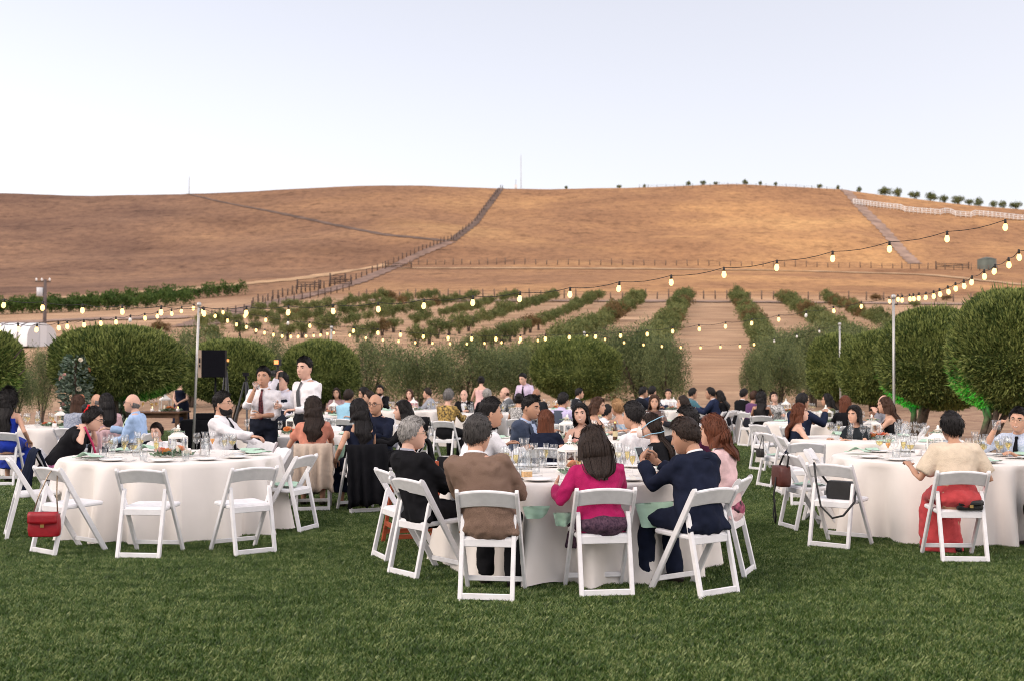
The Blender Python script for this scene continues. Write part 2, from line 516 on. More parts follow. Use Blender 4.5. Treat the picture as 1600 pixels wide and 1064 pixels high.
def grass_patch(name, src, y0, y1, label):
    pts, rz = [], []
    for yy in np.arange(y0, y1, 0.5):
        lim = 0.60 * max(yy, 1) + 1.5
        for xx in np.arange(LX0, LX1, 0.5):
            if abs(xx) < lim:
                pts.append((xx + 0.25 + random.uniform(-.03, .03), yy + 0.25 + random.uniform(-.03, .03), 0.002)); rz.append((0, 0, random.choice([0, 1, 2, 3]) * math.pi / 2 + random.uniform(-.15, .15)))
    me = bpy.data.meshes.new(name)
    me.from_pydata(pts, [], [])
    at_ = me.attributes.new('turn', 'FLOAT_VECTOR', 'POINT')
    at_.data.foreach_set('vector', np.array(rz, np.float32).reshape(-1))
    o = obj(name, me)
    o['kind'] = 'stuff'; o['label'] = label; o['category'] = 'grass'
    ng = bpy.data.node_groups.new(name, 'GeometryNodeTree')
    ng.interface.new_socket('Geometry', in_out='INPUT', socket_type='NodeSocketGeometry')
    ng.interface.new_socket('Geometry', in_out='OUTPUT', socket_type='NodeSocketGeometry')
    N, L = ng.nodes, ng.links
    gi, go = N.new('NodeGroupInput'), N.new('NodeGroupOutput')
    ip, oi = N.new('GeometryNodeInstanceOnPoints'), N.new('GeometryNodeObjectInfo')
    na = N.new('GeometryNodeInputNamedAttribute'); na.data_type = 'FLOAT_VECTOR'; na.inputs['Name'].default_value = 'turn'
    oi.inputs['Object'].default_value = src
    oi.inputs['As Instance'].default_value = True
    L.new(gi.outputs[0], ip.inputs['Points']); L.new(oi.outputs['Geometry'], ip.inputs['Instance']); L.new(na.outputs['Attribute'], ip.inputs['Rotation'])
    L.new(ip.outputs['Instances'], go.inputs[0])
    o.modifiers.new('grass', 'NODES').node_group = ng
    return o
grass_patch('lawn_grass', tile, 4.0, 14.0, 'short mown green grass in front of and under the nearest tables')
grass_patch('lawn_grass', tile2, 14.0, 33.0, 'short mown green grass under the farther tables')

# ================================================================== hillside details
track_m = mat('dirt_track', (0.22, 0.14, 0.105), 0.95, 0.35, 0.4, coord='World')
pale_m = mat('pale_track', (0.30, 0.20, 0.15), 0.95, 0.35, 0.3, coord='World')
gully_m = mat('gully_scrub', (0.13, 0.085, 0.065), 0.95, 0.4, 0.3, coord='World')
def dense(pts, n=60):
    P = np.array(pts, float); t = np.linspace(0, len(P) - 1, n)
    return np.stack([np.interp(t, range(len(P)), P[:, 0]), np.interp(t, range(len(P)), P[:, 1])], 1)
def strip(name, pix, w, m, lift=0.12, n=80):
    C = np.array([drop(x, y) for x, y in dense(pix, n)])
    k = np.ones(5) / 5
    for a in range(3):
        C[:, a] = np.convolve(np.pad(C[:, a], 2, mode='edge'), k, 'valid')
    T = np.gradient(C, axis=0); T[:, 2] = 0; T /= np.linalg.norm(T, axis=1)[:, None] + 1e-9
    S = np.stack([T[:, 1], -T[:, 0], 0 * T[:, 0]], 1)
    ww = (w if np.isscalar(w) else np.interp(np.linspace(0, 1, n), np.linspace(0, 1, len(w)), w))
    ww = np.asarray(ww) * (1 + 0.18 * np.sin(np.arange(n) * 1.7)) * np.ones(n)
    rows = []
    for f_ in (-.5, -.25, 0, .25, .5):
        q = C + S * (ww * f_)[:, None]
        q[:, 2] = zt(q[:, 0], q[:, 1]) + lift
        rows.append(q)
    return structure(obj(name, grid_mesh(name, np.stack(rows, 1), [m])))
strip('dirt_road', [(300, 512), (345, 494), (400, 480), (455, 468), (500, 458)], [4.5, 4, 3.5], track_m)
strip('dirt_road', [(500, 458), (560, 441), (610, 420), (660, 396), (705, 378)], [3.5, 3.2, 3.2], track_m)
strip('dirt_road', [(705, 378), (742, 350), (766, 318), (786, 291)], [2.4, 2.0, 2.0], gully_m)
strip('gully', [(285, 303), (350, 318), (430, 333), (520, 352), (600, 368), (705, 378)], [.8, 1.2, 1.6, 1.7, 1.6], gully_m)
strip('hill_track', [(1319, 293), (1348, 325), (1385, 362), (1410, 392), (1432, 414)], [3.4, 3.6, 3.4, 3.2], pale_m)
strip('farm_track', [(560, 470), (800, 471), (1040, 472), (1300, 474), (1640, 478)], 4.5, pale_m)
strip('terrace_track', [(620, 420), (800, 420), (1000, 421), (1200, 423), (1450, 430), (1640, 450)], 3.0, mat('terrace_dust', (0.44, 0.28, 0.155), 0.95, 0.3, .3, coord='World'))
strip('terrace_track', [(0, 472), (150, 462), (300, 452), (470, 436), (610, 414)], 4, mat('terrace_dust', (0, 0, 0)), 0.1)
strip('farm_track', [(0, 506), (120, 500), (230, 498), (290, 496)], 5, pale_m)

wood_grey = mat('weathered_wood', (0.12, 0.085, 0.065), 0.9, 0.3, 3)
wood_dark = mat('dark_wood', (0.075, 0.05, 0.04), 0.9, 0.3, 3)
wire_m = mat('fence_wire', (0.17, 0.12, 0.10), 0.6, metal=0.3)
white_paint = mat('white_paint', (0.80, 0.79, 0.77), 0.5, 0.05, 2)
def fence(label, pix, npost, h=1.3, r=0.11, m=wood_grey, rails=None, jit=0.25, top=False):
    if top:      # stands just before the crest, wherever that is at each column
        pts = []
        for x, y in dense(pix, npost):
            d = crest(x) - (26 if rails else 6); xx = (x - 800) / F * d; pts.append(Vector((xx, d, float(zt(xx, d)))))
    else:
        pts = [drop(x, y) for x, y in dense(pix, npost)]
    root = thing('ranch_fence', label, 'fence', pts[0])
    mb = MB(); mb.tube([(0, 0, -.2), (0, 0, h)], [r, r * 0.8], 6); pm = mb.mesh('post', [m])
    for p in pts:
        obj('post', pm, root, p - pts[0], (random.uniform(-.05, .05), random.uniform(-.05, .05), 0), (1, 1, 1 + random.uniform(-jit, jit)))
    rm = MB()
    for zz, rr in (rails or [(h * 0.85, 0.02), (h * 0.5, 0.02)]):
        for a, b in zip(pts[:-1], pts[1:]):
            rm.tube([a - pts[0] + Vector((0, 0, zz)), b - pts[0] + Vector((0, 0, zz))], rr, 4)
    obj('rail' if rails else 'wire', rm.mesh('wire', [m if rails else wire_m]), root)
fence('wire ranch fence on the upper terrace line across the hill', [(640, 414), (800, 414), (1000, 415), (1200, 417), (1400, 420), (1560, 424)], 60)
fence('wire ranch fence along the top edge of the orchard', [(560, 466), (700, 466), (900, 467), (1100, 468), (1300, 469), (1600, 474)], 56)
fence('dark post fence climbing beside the dirt road', [(395, 478), (450, 462), (500, 452), (560, 437), (620, 410), (665, 390), (705, 376)], 44, 1.4, 0.13, wood_dark)
fence('dark post fence running up the gully to the ridge', [(708, 376), (742, 347), (766, 315), (785, 292)], 22, 1.3, 0.14, wood_dark)
fence('low fence on the near side of the dirt road', [(330, 500), (390, 486), (440, 474), (500, 464), (545, 454)], 20, 1.2, 0.1, wood_dark)
fence('white rail fence curving down the right end of the ridge', [(1336, 292), (1370, 301), (1410, 307.5), (1460, 312.5), (1520, 319), (1570, 324), (1620, 329)], 46, 1.9, 0.13, white_paint, [(1.7, .14), (1.1, .14), (0.5, .14)], 0.03, True)
fence('thin ridge fence left of the white rail fence', [(1000, 290), (1080, 288), (1160, 287), (1250, 290), (1318, 294)], 24, 1.2, 0.08, wood_grey, None, .25, True)
# timber gates by the road
def gate(px, py, w, label):
    p = drop(px, py); g = thing('timber_gate', label, 'gate', p, 0.3)
    for sx in (-1, 1):
        mb = MB(); mb.tube([(sx * w / 2, 0, -.2), (sx * w / 2, 0, 1.7)], .14, 6); obj('post', mb.mesh('post', [wood_dark]), g)
    for zz in (.4, .8, 1.2):
        mb = MB(); mb.bar((-w / 2, 0, zz), (w / 2, 0, zz), .08, .14); obj('rail', mb.mesh('rail', [wood_dark]), g)
    mb = MB(); mb.bar((-w / 2, .05, .3), (w / 2, .05, 1.3), .08, .12); obj('brace', mb.mesh('brace', [wood_dark]), g)
gate(482, 452, 4.2, 'dark timber gate beside the dirt road left of the orchard')
gate(532, 447, 4.0, 'dark timber gate at the corner of the upper orchard')
gate(622, 421, 6, 'dark timber gate at the end of the terrace fence')
gate(1490, 421, 9, 'dark timber pen fence beside the water tank')
gate(527, 441, 3, 'small timber gate at the bend of the climbing road')

# masts on the ridge
for px, y0, y1, lb in ((814, 292, 244, 'thin lattice radio mast on the ridge above the gully'), (293, 302, 277, 'thin pole on the left ridge')):
    d = crest(px); p = Vector(((px - 800) / F * d, d, float(zt((px - 800) / F * d, d)))); t = at(px, y1, d)
    g = thing('radio_mast', lb, 'mast', p)
    hh = t.z - p.z
    mb = MB()
    for a in range(3):
        mb.tube([(0.25 * math.cos(a * 2.1), .25 * math.sin(a * 2.1), -1), (0.05 * math.cos(a * 2.1), .05 * math.sin(a * 2.1), hh)], .05, 4)
    for i in range(14):
        mb.tube([(-.2, 0, hh * i / 14), (.2, .1, hh * (i + 1) / 14)], .03, 4)
    obj('lattice', mb.mesh('lattice', [mat('mast_steel', (0.55, 0.55, 0.57), .5)]), g)
    mb = MB(); mb.tube([(0, 0, hh * .98), (0, 0, hh * 1.06)], .06, 5); obj('tip', mb.mesh('tip', [mat('mast_steel', (0, 0, 0))]), g)
d = crest(806); p = Vector(((806 - 800) / F * d, d, float(zt((806 - 800) / F * d, d)))); g = thing('radio_mast', 'short whip aerial with box just left of the tall mast', 'mast', p)
mb = MB(); mb.tube([(0, 0, -1), (0, 0, 3.2)], .07, 5); obj('pole', mb.mesh('pole', [wood_grey]), g)
mb = MB(); mb.box((0, 0, .8), (.9, .6, 1.2)); obj('box', mb.mesh('box', [white_paint], False), g)

# water tank
p = drop(1544, 421)
g = thing('water_tank', 'grey-green cylindrical water tank on the right hillside', 'water tank', p)
mb = MB(); mb.lathe([(2.1, -1), (2.1, 2.2), (2.02, 2.25)], 24); obj('tank_body', mb.mesh('tank_body', [mat('tank_green', (0.10, 0.115, 0.095), .6, .15, 1)]), g)
mb = MB(); mb.lathe([(2.15, 2.2), (1.2, 2.55), (.4, 2.75), (.02, 2.78)], 24); obj('tank_lid', mb.mesh('tank_lid', [mat('tank_green', (0, 0, 0))]), g)
mb = MB(); mb.tube([(1.2, -2.12, 0), (1.2, -2.12, 2.3)], .05, 6); obj('pipe', mb.mesh('pipe', [wire_m]), g)

# hoop house and utility pole far left
d0 = 95
a = at(-40, 543, d0); b = at(66, 543, d0)
g = thing('hoop_house', 'white plastic hoop greenhouse at the far left edge', 'greenhouse', ((a.x + b.x) / 2, d0, float(zt(a.x, d0))))
wL = (b.x - a.x) / 2
arc = np.linspace(0, math.pi, 15)
hh = at(0, 505, d0).z - float(zt(a.x, d0))
rr = [np.stack([np.full(15, x), np.cos(arc) * 3.0, np.sin(arc) ** 0.5 * hh], 1) for x in np.linspace(-wL * 2.2, wL, 12)]
mb = MB(); mb.rings(rr, False, closed=False)
obj('cover', mb.mesh('cover', [mat('hoop_plastic', (0.78, 0.77, 0.78), .5, .06, .5)]), g)
mb = MB(); e = rr[-1]; mb.add(np.vstack([e + [0.02, 0, 0]]), [tuple(range(15))])
obj('end_wall', mb.mesh('end_wall', [mat('hoop_end', (0.52, 0.52, 0.54), .6)], False), g)
mb = MB(); mb.box((wL + .06, 0, 1.0), (.06, 1.3, 2.0)); obj('door', mb.mesh('door', [mat('hoop_door', (0.62, 0.62, 0.64), .6)], False), g)
for i in range(0, 12, 2):
    mb = MB(); mb.tube(rr[i] * [1, 1.01, 1.01], .04, 5); obj('hoop', mb.mesh('hoop', [wire_m]), g)
p = drop(69, 535, 60); t = at(69, 437, p.y)
g = thing('utility_pole', 'wooden utility pole with transformer above the hoop greenhouse', 'utility pole', p)
hh = t.z - p.z
mb = MB(); mb.tube([(0, 0, -.5), (0, 0, hh)], [.19, .14], 8); obj('pole', mb.mesh('pole', [mat('pole_wood', (0.11, 0.085, 0.08), .85, .3, 2)]), g)
mb = MB(); mb.lathe([(.05, hh * .78 - .3), (.3, hh * .78 - .28), (.3, hh * .78 + .5), (.05, hh * .78 + .52)], 12, (-.45, 0, 0)); obj('transformer', mb.mesh('transformer', [mat('transformer_grey', (0.55, 0.56, 0.58), .5)]), g)
mb = MB(); mb.bar((-.9, 0, hh - .2), (.5, 0, hh - .2), .1, .12); obj('crossarm', mb.mesh('crossarm', [wood_grey]), g)
for q in (-.8, -.3, .4):
    mb = MB(); mb.lathe([(.06, hh - .14), (.1, hh), (.04, hh + .12)], 8, (q, 0, 0), cap=True); obj('insulator', mb.mesh('insulator', [white_paint]), g)

# ================================================================== foliage
def leafq(c, a, L, W, r):
    """diamond leaves at c (N,3) along a (N,3)"""
    n = len(c)
    a = a / (np.linalg.norm(a, axis=1)[:, None] + 1e-9)
    s = np.cross(a, r.normal(size=(n, 3))); s /= np.linalg.norm(s, axis=1)[:, None] + 1e-9
    L = np.asarray(L).reshape(-1, 1) * np.ones((n, 1)); W = np.asarray(W).reshape(-1, 1) * np.ones((n, 1))
    V = np.empty((n, 4, 3))
    V[:, 0] = c; V[:, 1] = c + a * L * 0.45 + s * W; V[:, 2] = c + a * L; V[:, 3] = c + a * L * 0.45 - s * W
    return V
topi_m = mat('clipped_leaf', (0.052, 0.084, 0.020), 0.55, vscale=2.6, col2=(0.275, 0.315, 0.092), island=0.8, trans=0.22, spec=.3)
olive_m = mat('olive_leaf', (0.062, 0.090, 0.034), 0.6, vscale=0.8, col2=(0.215, 0.245, 0.098), island=0.7, trans=0.25, spec=.3)
orch_m = mat('orchard_leaf', (0.075, 0.105, 0.034), 0.7, vscale=0.15, col2=(0.215, 0.230, 0.085), island=0.6, trans=0.2, coord='World', spec=.2)
rust_m = mat('rusty_leaf', (0.10, 0.075, 0.030), 0.7, vscale=0.15, col2=(0.24, 0.15, 0.065), island=0.6, trans=0.2, coord='World', spec=.2)
vine_m = mat('vine_leaf', (0.035, 0.075, 0.016), 0.7, vscale=0.3, col2=(0.11, 0.17, 0.04), island=0.6, trans=0.2, coord='World', spec=.2)
bark_m = mat('olive_bark', (0.085, 0.062, 0.048), 0.95, 0.4, 9, 0.8, 25)
def topiary_crown(seed, sx, sz, n=34000):
    n = int(n * 1.35)
    """clipped dome: half-width sx, height sz, bottom at 0"""
    r = np.random.default_rng(seed)
    d = r.normal(size=(n, 3)); d /= np.linalg.norm(d, axis=1)[:, None]
    lo = d[:, 2] < 0
    base = np.sign(d) * np.abs(d) ** 0.86
    P = base * [sx, sx, sz * 0.52]
    P[:, 2] = np.where(lo, P[:, 2] * 0.9, P[:, 2]) + sz * 0.48
    lump = 1 + 0.07 * wob(d, 3.2, seed) + 0.035 * wob(d, 8.0, seed + 1)
    P = (P - [0, 0, sz * .48]) * lump[:, None] + [0, 0, sz * .48]
    depth = r.random(n) ** 2.2 * 0.16
    P = (P - [0, 0, sz * .48]) * (1 - depth)[:, None] + [0, 0, sz * .48]
    a = d * 0.55 + np.array([0, 0, 0.75]) + r.normal(0, 0.33, (n, 3))
    a[lo] -= np.array([0, 0, 0.7])
    big = r.random(n)
    L = 0.055 + 0.062 * big; W = 0.010 + 0.006 * big
    V = leafq(P, a, L, W, r)
    # stray shoots standing proud of the clipped skin
    k = n // 90
    i = r.integers(0, n, k)
    V2 = leafq(P[i] * 1.02, d[i] + [0, 0, .6], 0.14 + .07 * r.random(k), 0.011, r)
    return np.concatenate([V, V2])
def core(seed, sx, sz, m):
    mb = MB()
    n, k = 22, 12
    th = np.linspace(0, 2 * math.pi, n, endpoint=False)
    rr = []
    for i in range(k + 1):
        t = math.pi * (0.02 + .96 * i / k) - math.pi / 2
        d = np.stack([np.cos(th) * math.cos(t), np.sin(th) * math.cos(t), np.full(n, math.sin(t))], 1)
        b = np.sign(d) * np.abs(d) ** .86
        lump = 1 + 0.07 * wob(d, 3.2, seed)
        rr.append((b * [sx, sx, sz * .52] * lump[:, None]) * 0.84 + [0, 0, sz * .48])
    mb.rings(rr); return mb.mesh('inner_foliage', [m])
def trunk_mesh(seed, h, r0, stems, spread, name='trunk'):
    r = np.random.default_rng(seed); mb = MB()
    for s in range(stems):
        a = 6.28 * s / stems + r.random(); sp = spread * (0.5 + .8 * r.random())
        pts = [(0.5 * r0 * math.cos(a), .5 * r0 * math.sin(a), -.1)]
        for i in range(1, 6):
            t = i / 5
            pts.append((math.cos(a) * sp * t ** 1.3 + r.normal(0, .03), math.sin(a) * sp * t ** 1.3 + r.normal(0, .03), h * t))
        mb.tube(pts, [r0 * 1.25, r0 * .9, r0 * .75, r0 * .6, r0 * .45, r0 * .25], 8)
        for q in range(3):
            b = pts[2 + q]; aa = a + r.normal(0, 1.0); l_ = h * .4
            mb.tube([b, (b[0] + math.cos(aa) * l_ * .4, b[1] + math.sin(aa) * l_ * .4, b[2] + l_ * .5), (b[0] + math.cos(aa) * l_ * .8, b[1] + math.sin(aa) * l_ * .8, b[2] + l_ * .9)], [r0 * .4, r0 * .28, r0 * .12], 5)
    return mb.mesh(name, [bark_m])
def topiary(px, py_top, py_bot, half_px, d, seed, label, n=34000, tdx=0.0):
    top = at(px, py_top, d); bo = at(px, py_bot, d)
    z0 = bo.z; sz = top.z - z0; sx = half_px * d / F
    g = thing('clipped_tree', label, 'tree', (top.x, d, 0), 0, 'clipped round trees around the lawn')
    obj('trunk', trunk_mesh(seed, z0 + sz * .5, .085, 3, sx * .35), g, (tdx, 0, 0), (0, math.atan(-tdx * .8 / (z0 + sz * .5)), 0))
    cr = obj('crown', quads('crown', topiary_crown(seed, sx, sz, n), [topi_m]), g, (0, 0, z0))
    obj('inner_foliage', core(seed, sx, sz, topi_m), cr)
    return g
topiary(-20, 519, 622, 48, 20, 11, 'clipped round tree cut off by the left edge', 24000)
topiary(184, 514, 622, 97, 22, 12, 'widest clipped round tree, behind the floral pillar on the left', 46000)
topiary(360, 532, 628, 67, 27, 13, 'clipped round tree behind the black loudspeaker')
topiary(502, 536, 626, 59, 32, 14, 'clipped round tree behind the standing pair in white shirts')
topiary(900, 529, 622, 70, 36, 15, 'lone clipped round tree behind the middle of the crowd', 38000)
topiary(1308, 522, 628, 46, 34, 16, 'farthest clipped round tree of the right-hand row', 22000)
topiary(1366, 521, 632, 52, 29, 17, 'second farthest clipped round tree of the right-hand row', 26000)
topiary(1458, 487, 640, 82, 24, 18, 'clipped round tree left of the nearest one in the right-hand row', 44000, -.5)
topiary(1594, 458, 646, 99, 20, 19, 'biggest and nearest clipped round tree at the right edge', 60000, -.78)

def olive_crown(seed, sx, sy, sz, clumps, per, L, W, hollow=0.0):
    r = np.random.default_rng(seed)
    d = r.normal(size=(clumps, 3)); d /= np.linalg.norm(d, axis=1)[:, None]
    rad = r.random(clumps) ** 0.4
    c = d * rad[:, None] * [sx, sy, sz * .5] * (1 + .25 * wob(d, 2.5, seed))[:, None]
    c[:, 2] += sz * .5
    cs = (0.14 + .2 * r.random(clumps)) * min(sx, sz)
    C = np.repeat(c, per, 0); S = np.repeat(cs, per)
    q = r.normal(size=(len(C), 3)); q /= np.linalg.norm(q, axis=1)[:, None]
    P = C + q * (S * r.random(len(C)) ** .45)[:, None] * [1, 1, 1.25]
    a = q * .6 + [0, 0, .45] + r.normal(0, .5, (len(C), 3))
    return leafq(P, a, L * (.6 + .8 * r.random(len(C))), W, r)
OL = []
for s_ in range(4):
    OL.append((quads('crown', olive_crown(30 + s_, 1.9, 1.7, 2.6, 105, 150, .13, .017), [olive_m]), trunk_mesh(40 + s_, 2.2, .10, 3, .9)))
def olive(px, py_top, py_ground, d, wpx, i, label, base=.7):
    top = at(px, py_top, d); z0 = float(zt(top.x, d))
    g = thing('olive_tree', label, 'tree', (top.x, d, z0), random.random() * 6.28, 'unclipped olive trees behind the tables')
    H = top.z - z0; sc = (wpx * d / F) / 1.9
    cr, tr = OL[i % 4]
    obj('trunk', tr, g, scale=(sc * .9, sc * .9, (base + (H - base) * .5) / 2.2))
    obj('crown', cr, g, (0, 0, base), scale=(sc * .92, sc * .92, (H - base) / 3.05))
for i, (px, yt, d, w, lb) in enumerate([
    (66, 540, 36, 40, 'grey-green olive tree left of the widest clipped tree'), (24, 562, 28, 36, 'low olive tree at the left edge under the hoop house'),
    (300, 505, 48, 70, 'olive tree showing between the two left clipped trees'), (420, 512, 46, 55, 'olive tree between the loudspeaker tree and the next clipped tree'),
    (575, 520, 40, 62, 'olive tree just right of the left clipped row'),
    (650, 522, 38, 74, 'olive tree with a bare forked trunk behind the back tables'), (730, 524, 42, 70, 'olive tree behind the standing person in pink'),
    (800, 530, 44, 62, 'olive tree left of the lone clipped tree'),
    (1000, 500, 42, 72, 'tall loose olive tree right of the lone clipped tree'), (962, 498, 56, 50, 'far olive tree rising above the lone clipped tree'),
    (1040, 520, 40, 45, 'smaller olive tree at the left side of the bare alley'), (1215, 515, 42, 56, 'olive tree at the right side of the bare alley'),
    (1270, 500, 48, 66, 'olive tree left of the right-hand clipped row'), (1240, 502, 60, 52, 'far olive tree right of the bare alley'),
    (1330, 500, 56, 52, 'far olive tree above the right-hand clipped row'), (1390, 498, 46, 50, 'olive tree behind the right light pole'),
    (1180, 545, 40, 28, 'low olive bush at the foot of the right orchard row'), (480, 524, 50, 50, 'far olive tree above the standing pair'),
    (1460, 480, 50, 60, 'olive tree peeking over the right clipped trees')]):
    olive(px, yt, None, d, w, i, lb)

# orchard rows climbing the slope
ORC = []
for s_ in range(4):
    ORC.append((quads('crown', olive_crown(60 + s_, 1.5, 1.5, 2.3, 46, 44, .26, .055), [orch_m]), quads('crown', olive_crown(60 + s_, 1.5, 1.5, 2.3, 46, 44, .26, .055), [rust_m])))
otr = trunk_mesh(70, 1.3, .09, 2, .4)
ax = math.atan((1112 - 800) / F)
dirv = np.array([math.sin(ax), math.cos(ax)]); perp = np.array([math.cos(ax), -math.sin(ax)])
def nth(i): return '%d%s' % (i, 'th' if 10 < i % 100 < 14 else {1: 'st', 2: 'nd', 3: 'rd'}.get(i % 10, 'th'))
ordn = ['first', 'second', 'third', 'fourth', 'fifth', 'sixth', 'seventh', 'eighth', 'ninth', 'tenth', 'eleventh', 'twelfth', 'thirteenth']
n_orch = 0
for side in (-1, 1):
    for k in range(12 if side < 0 else 8):
        u = side * (3.9 + 6.5 * k)
        v0 = 56 + (0 if k < 2 else 12 + 5 * k if side < 0 else 3 * k)
        vtop = 172 if side < 0 else (172 if k < 3 else 150 - 6 * k)
        vs_ = np.arange(v0, vtop, 3.1 + .010 * v0); ri = 0
        for v in vs_[::-1]:
            vv = v + random.uniform(-.5, .5)
            p = perp * (u + random.uniform(-.3, .3)) + dirv * vv
            xp = 800 + F * p[0] / p[1]
            if not (-60 < xp < 1660) or (side < 0 and xp < 300) or random.random() < 0.04:
                continue
            if side < 0 and xp < 560 and p[1] > 120 + (xp - 300) * .2:
                continue
            rust = random.random() < (0.03 + 0.16 * (vv > 110) * (k < 3))
            ri += 1
            g = thing('orchard_tree', '%s olive tree down from the top of the %s orchard row %s of the alley' % (nth(ri), ordn[k], 'left' if side < 0 else 'right'), 'tree',
                      (p[0], p[1], float(zt(p[0], p[1]))), random.random() * 6.28, 'olive trees in the %s orchard row %s of the bare alley' % (ordn[k], 'left' if side < 0 else 'right'))
            sc = random.uniform(.55, .85) * (1.12 if k < 2 else (.86 if side < 0 else 1.0))
            obj('crown', ORC[random.randrange(4)][1 if rust else 0], g, (0, 0, .3), None, (sc * .95, sc * .95, sc * random.uniform(.78, .95)))
            if p[1] < 110:
                obj('trunk', otr, g)
            n_orch += 1
# young vines on the far left terrace
VN = [quads('crown', olive_crown(80 + s_, 1.7, .8, 2.0, 20, 34, .30, .07), [vine_m]) for s_ in range(2)]
for i in range(26):
    px = -10 + i * 15
    y_ = np.interp(px, [0, 200, 380], [490, 482, 466])
    for row, lb in ((0, 'bright green vine in the front row of the far left terrace'), (1, 'bright green vine in the back row of the far left terrace')):
        if row == 0 and px > 300:
            continue
        p = drop(px + row * 7, y_ - row * 8 + 2)
        g = thing('vine', nth(i + 1) + ' vine from the left' + lb[len('bright green vine'):], 'vine', p, random.uniform(-.3, .3), 'vines in the %s row of the far left terrace' % ('front' if row == 0 else 'back'))
        obj('foliage', VN[i % 2], g, (0, 0, .1), None, (1.0, 1.0, random.uniform(.85, 1.15) * (.9 if px < 150 else 1.1)))
        if i % 2 == 0:
            mb = MB(); mb.tube([(0, 0, -.2), (0, 0, 1.4)], .05, 5); obj('stake', mb.mesh('stake', [wood_grey]), g)
# shrubs on the ridge
for i, (px, py, hp, wp) in enumerate([(885, 292, 6, 5), (968, 290, 7, 8), (1008, 289, 6, 5), (1077, 287, 8, 8), (1100, 287, 8, 9), (1120, 287, 7, 7), (1166, 287, 9, 9), (1190, 288, 7, 6), (1214, 289, 7, 6), (1283, 291, 9, 8), (1312, 293, 8, 6),
        (1386, 305, 16, 20), (1405, 307, 17, 14), (1432, 310, 15, 18), (1458, 312, 16, 20), (1478, 314, 14, 14), (1500, 316, 15, 20), (1518, 318, 12, 12), (1532, 320, 16, 14), (1556, 322, 13, 12), (1570, 323, 14, 12), (1590, 326, 15, 18), (1345, 296, 10, 8)]):
    d = crest(px) + 2; xx = (px - 800) / F * d; z0 = float(zt(xx, d)) - .3; t = Vector((xx, d, z0 + .3 + hp * d / F))
    g = thing('ridge_shrub', '%s small dark tree from the left behind the white ridge fence' % nth(i - 10) if px > 1346 else 'small dark tree at the upper end of the white ridge fence' if px > 1330 else '%s tiny shrub from the left on the bare ridge skyline' % nth(i + 1), 'shrub', (t.x, d, z0), random.random() * 6,
              'dark trees behind the white ridge fence' if px > 1330 else 'tiny shrubs along the bare skyline')
    obj('crown', ORC[i % 4][0], g, (0, 0, .2), None, (wp * d / F / 2.9, wp * d / F / 2.9, max(.8, (t.z - z0) * .72) / 2.3))
    obj('trunk', otr, g)
# dry scrub between the trees
for i, (px, py) in enumerate([(905, 612), (938, 625), (985, 600), (1192, 590), (1010, 580), (1195, 560), (470, 500), (610, 470), (1430, 480), (1480, 470), (1530, 465), (1370, 470), (860, 500), (720, 490), (330, 530), (250, 520)]):
    p = drop(px, py, 44); sc = random.uniform(.5, .9)
    g = thing('dry_bush', 'low rust-brown dry bush %s' % ['right of the lone clipped tree', 'by the alley mouth', 'left of the bare alley', 'right of the bare alley', 'under the first left orchard row', 'under the first right orchard row', 'near the road fence', 'at the top of the left orchard', 'above the right light pole', 'right of the water tank shade', 'below the water tank', 'left of the right light string', 'above the lone clipped tree', 'in the middle orchard', 'left of the road', 'above the widest clipped tree'][i], 'bush', p, random.random() * 6)
    obj('foliage', ORC[i % 4][1 if i < 8 else i % 2], g, None, None, (sc, sc, sc * .6))
    obj('stem', otr, g, None, None, .4)

# ================================================================== string lights
pole_m = mat('galvanised_pole', (0.46, 0.45, 0.43), .45, .15, 4, metal=.5)
cable_m = mat('black_cable', (0.015, 0.014, 0.013), .6)
bulb_on = emit('bulb_glow', (1.0, 0.60, 0.20), 3.6)
bulb_core = emit('bulb_filament', (1.0, 0.86, 0.55), 9.0)
bulb_off = mat('bulb_unlit', (0.75, 0.72, 0.66), .2)
mb = MB(); mb.lathe([(.012, -.045), (.022, -.055), (.031, -.085), (.033, -.10), (.028, -.122), (.015, -.138), (.002, -.142)], 12); BULB = mb.mesh('bulb', [bulb_on])
mb = MB(); mb.lathe([(.012, -.045), (.022, -.055), (.031, -.085), (.033, -.10), (.028, -.122), (.015, -.138), (.002, -.142)], 12); BULB0 = mb.mesh('bulb', [bulb_off])
mb = MB(); mb.lathe([(.004, .012), (.014, .008), (.016, -.02), (.018, -.05), (.013, -.054)], 10, cap=True); SOCK = mb.mesh('socket', [cable_m])
def string_lights(label, pix, d0, d1, x0=None, x1=None, off=(), size=.88, ends=()):
    """bulbs at the picture columns and rows given; the string runs straight from d0 to d1 in plan"""
    x0 = pix[0][0] if x0 is None else x0; x1 = pix[-1][0] if x1 is None else x1
    P = []
    for (x, y) in pix:
        t = (x - x0) / (x1 - x0)
        d = 1 / ((1 - t) / d0 + t / d1)
        p = at(x, y, d); p.z += .09 * size
        P.append(p)
    root = thing('string_lights', label, 'string lights', P[0])
    C = []
    full = list(ends[:1]) + P + list(ends[1:])
    for a, b in zip(full[:-1], full[1:]):
        for t in (0, .25, .5, .75):
            C.append(a.lerp(b, t) - P[0] - Vector((0, 0, .03 * math.sin(math.pi * t))))
    C.append(full[-1] - P[0])
    mb = MB(); mb.tube(np.array(C), .0042, 5); obj('cable', mb.mesh('cable', [cable_m]), root)
    for i, p in enumerate(P):
        b = obj('bulb', BULB0 if i in off else BULB, root, p - P[0], (random.uniform(-.12, .12), random.uniform(-.12, .12), 0), size)
        obj('socket', SOCK, b)
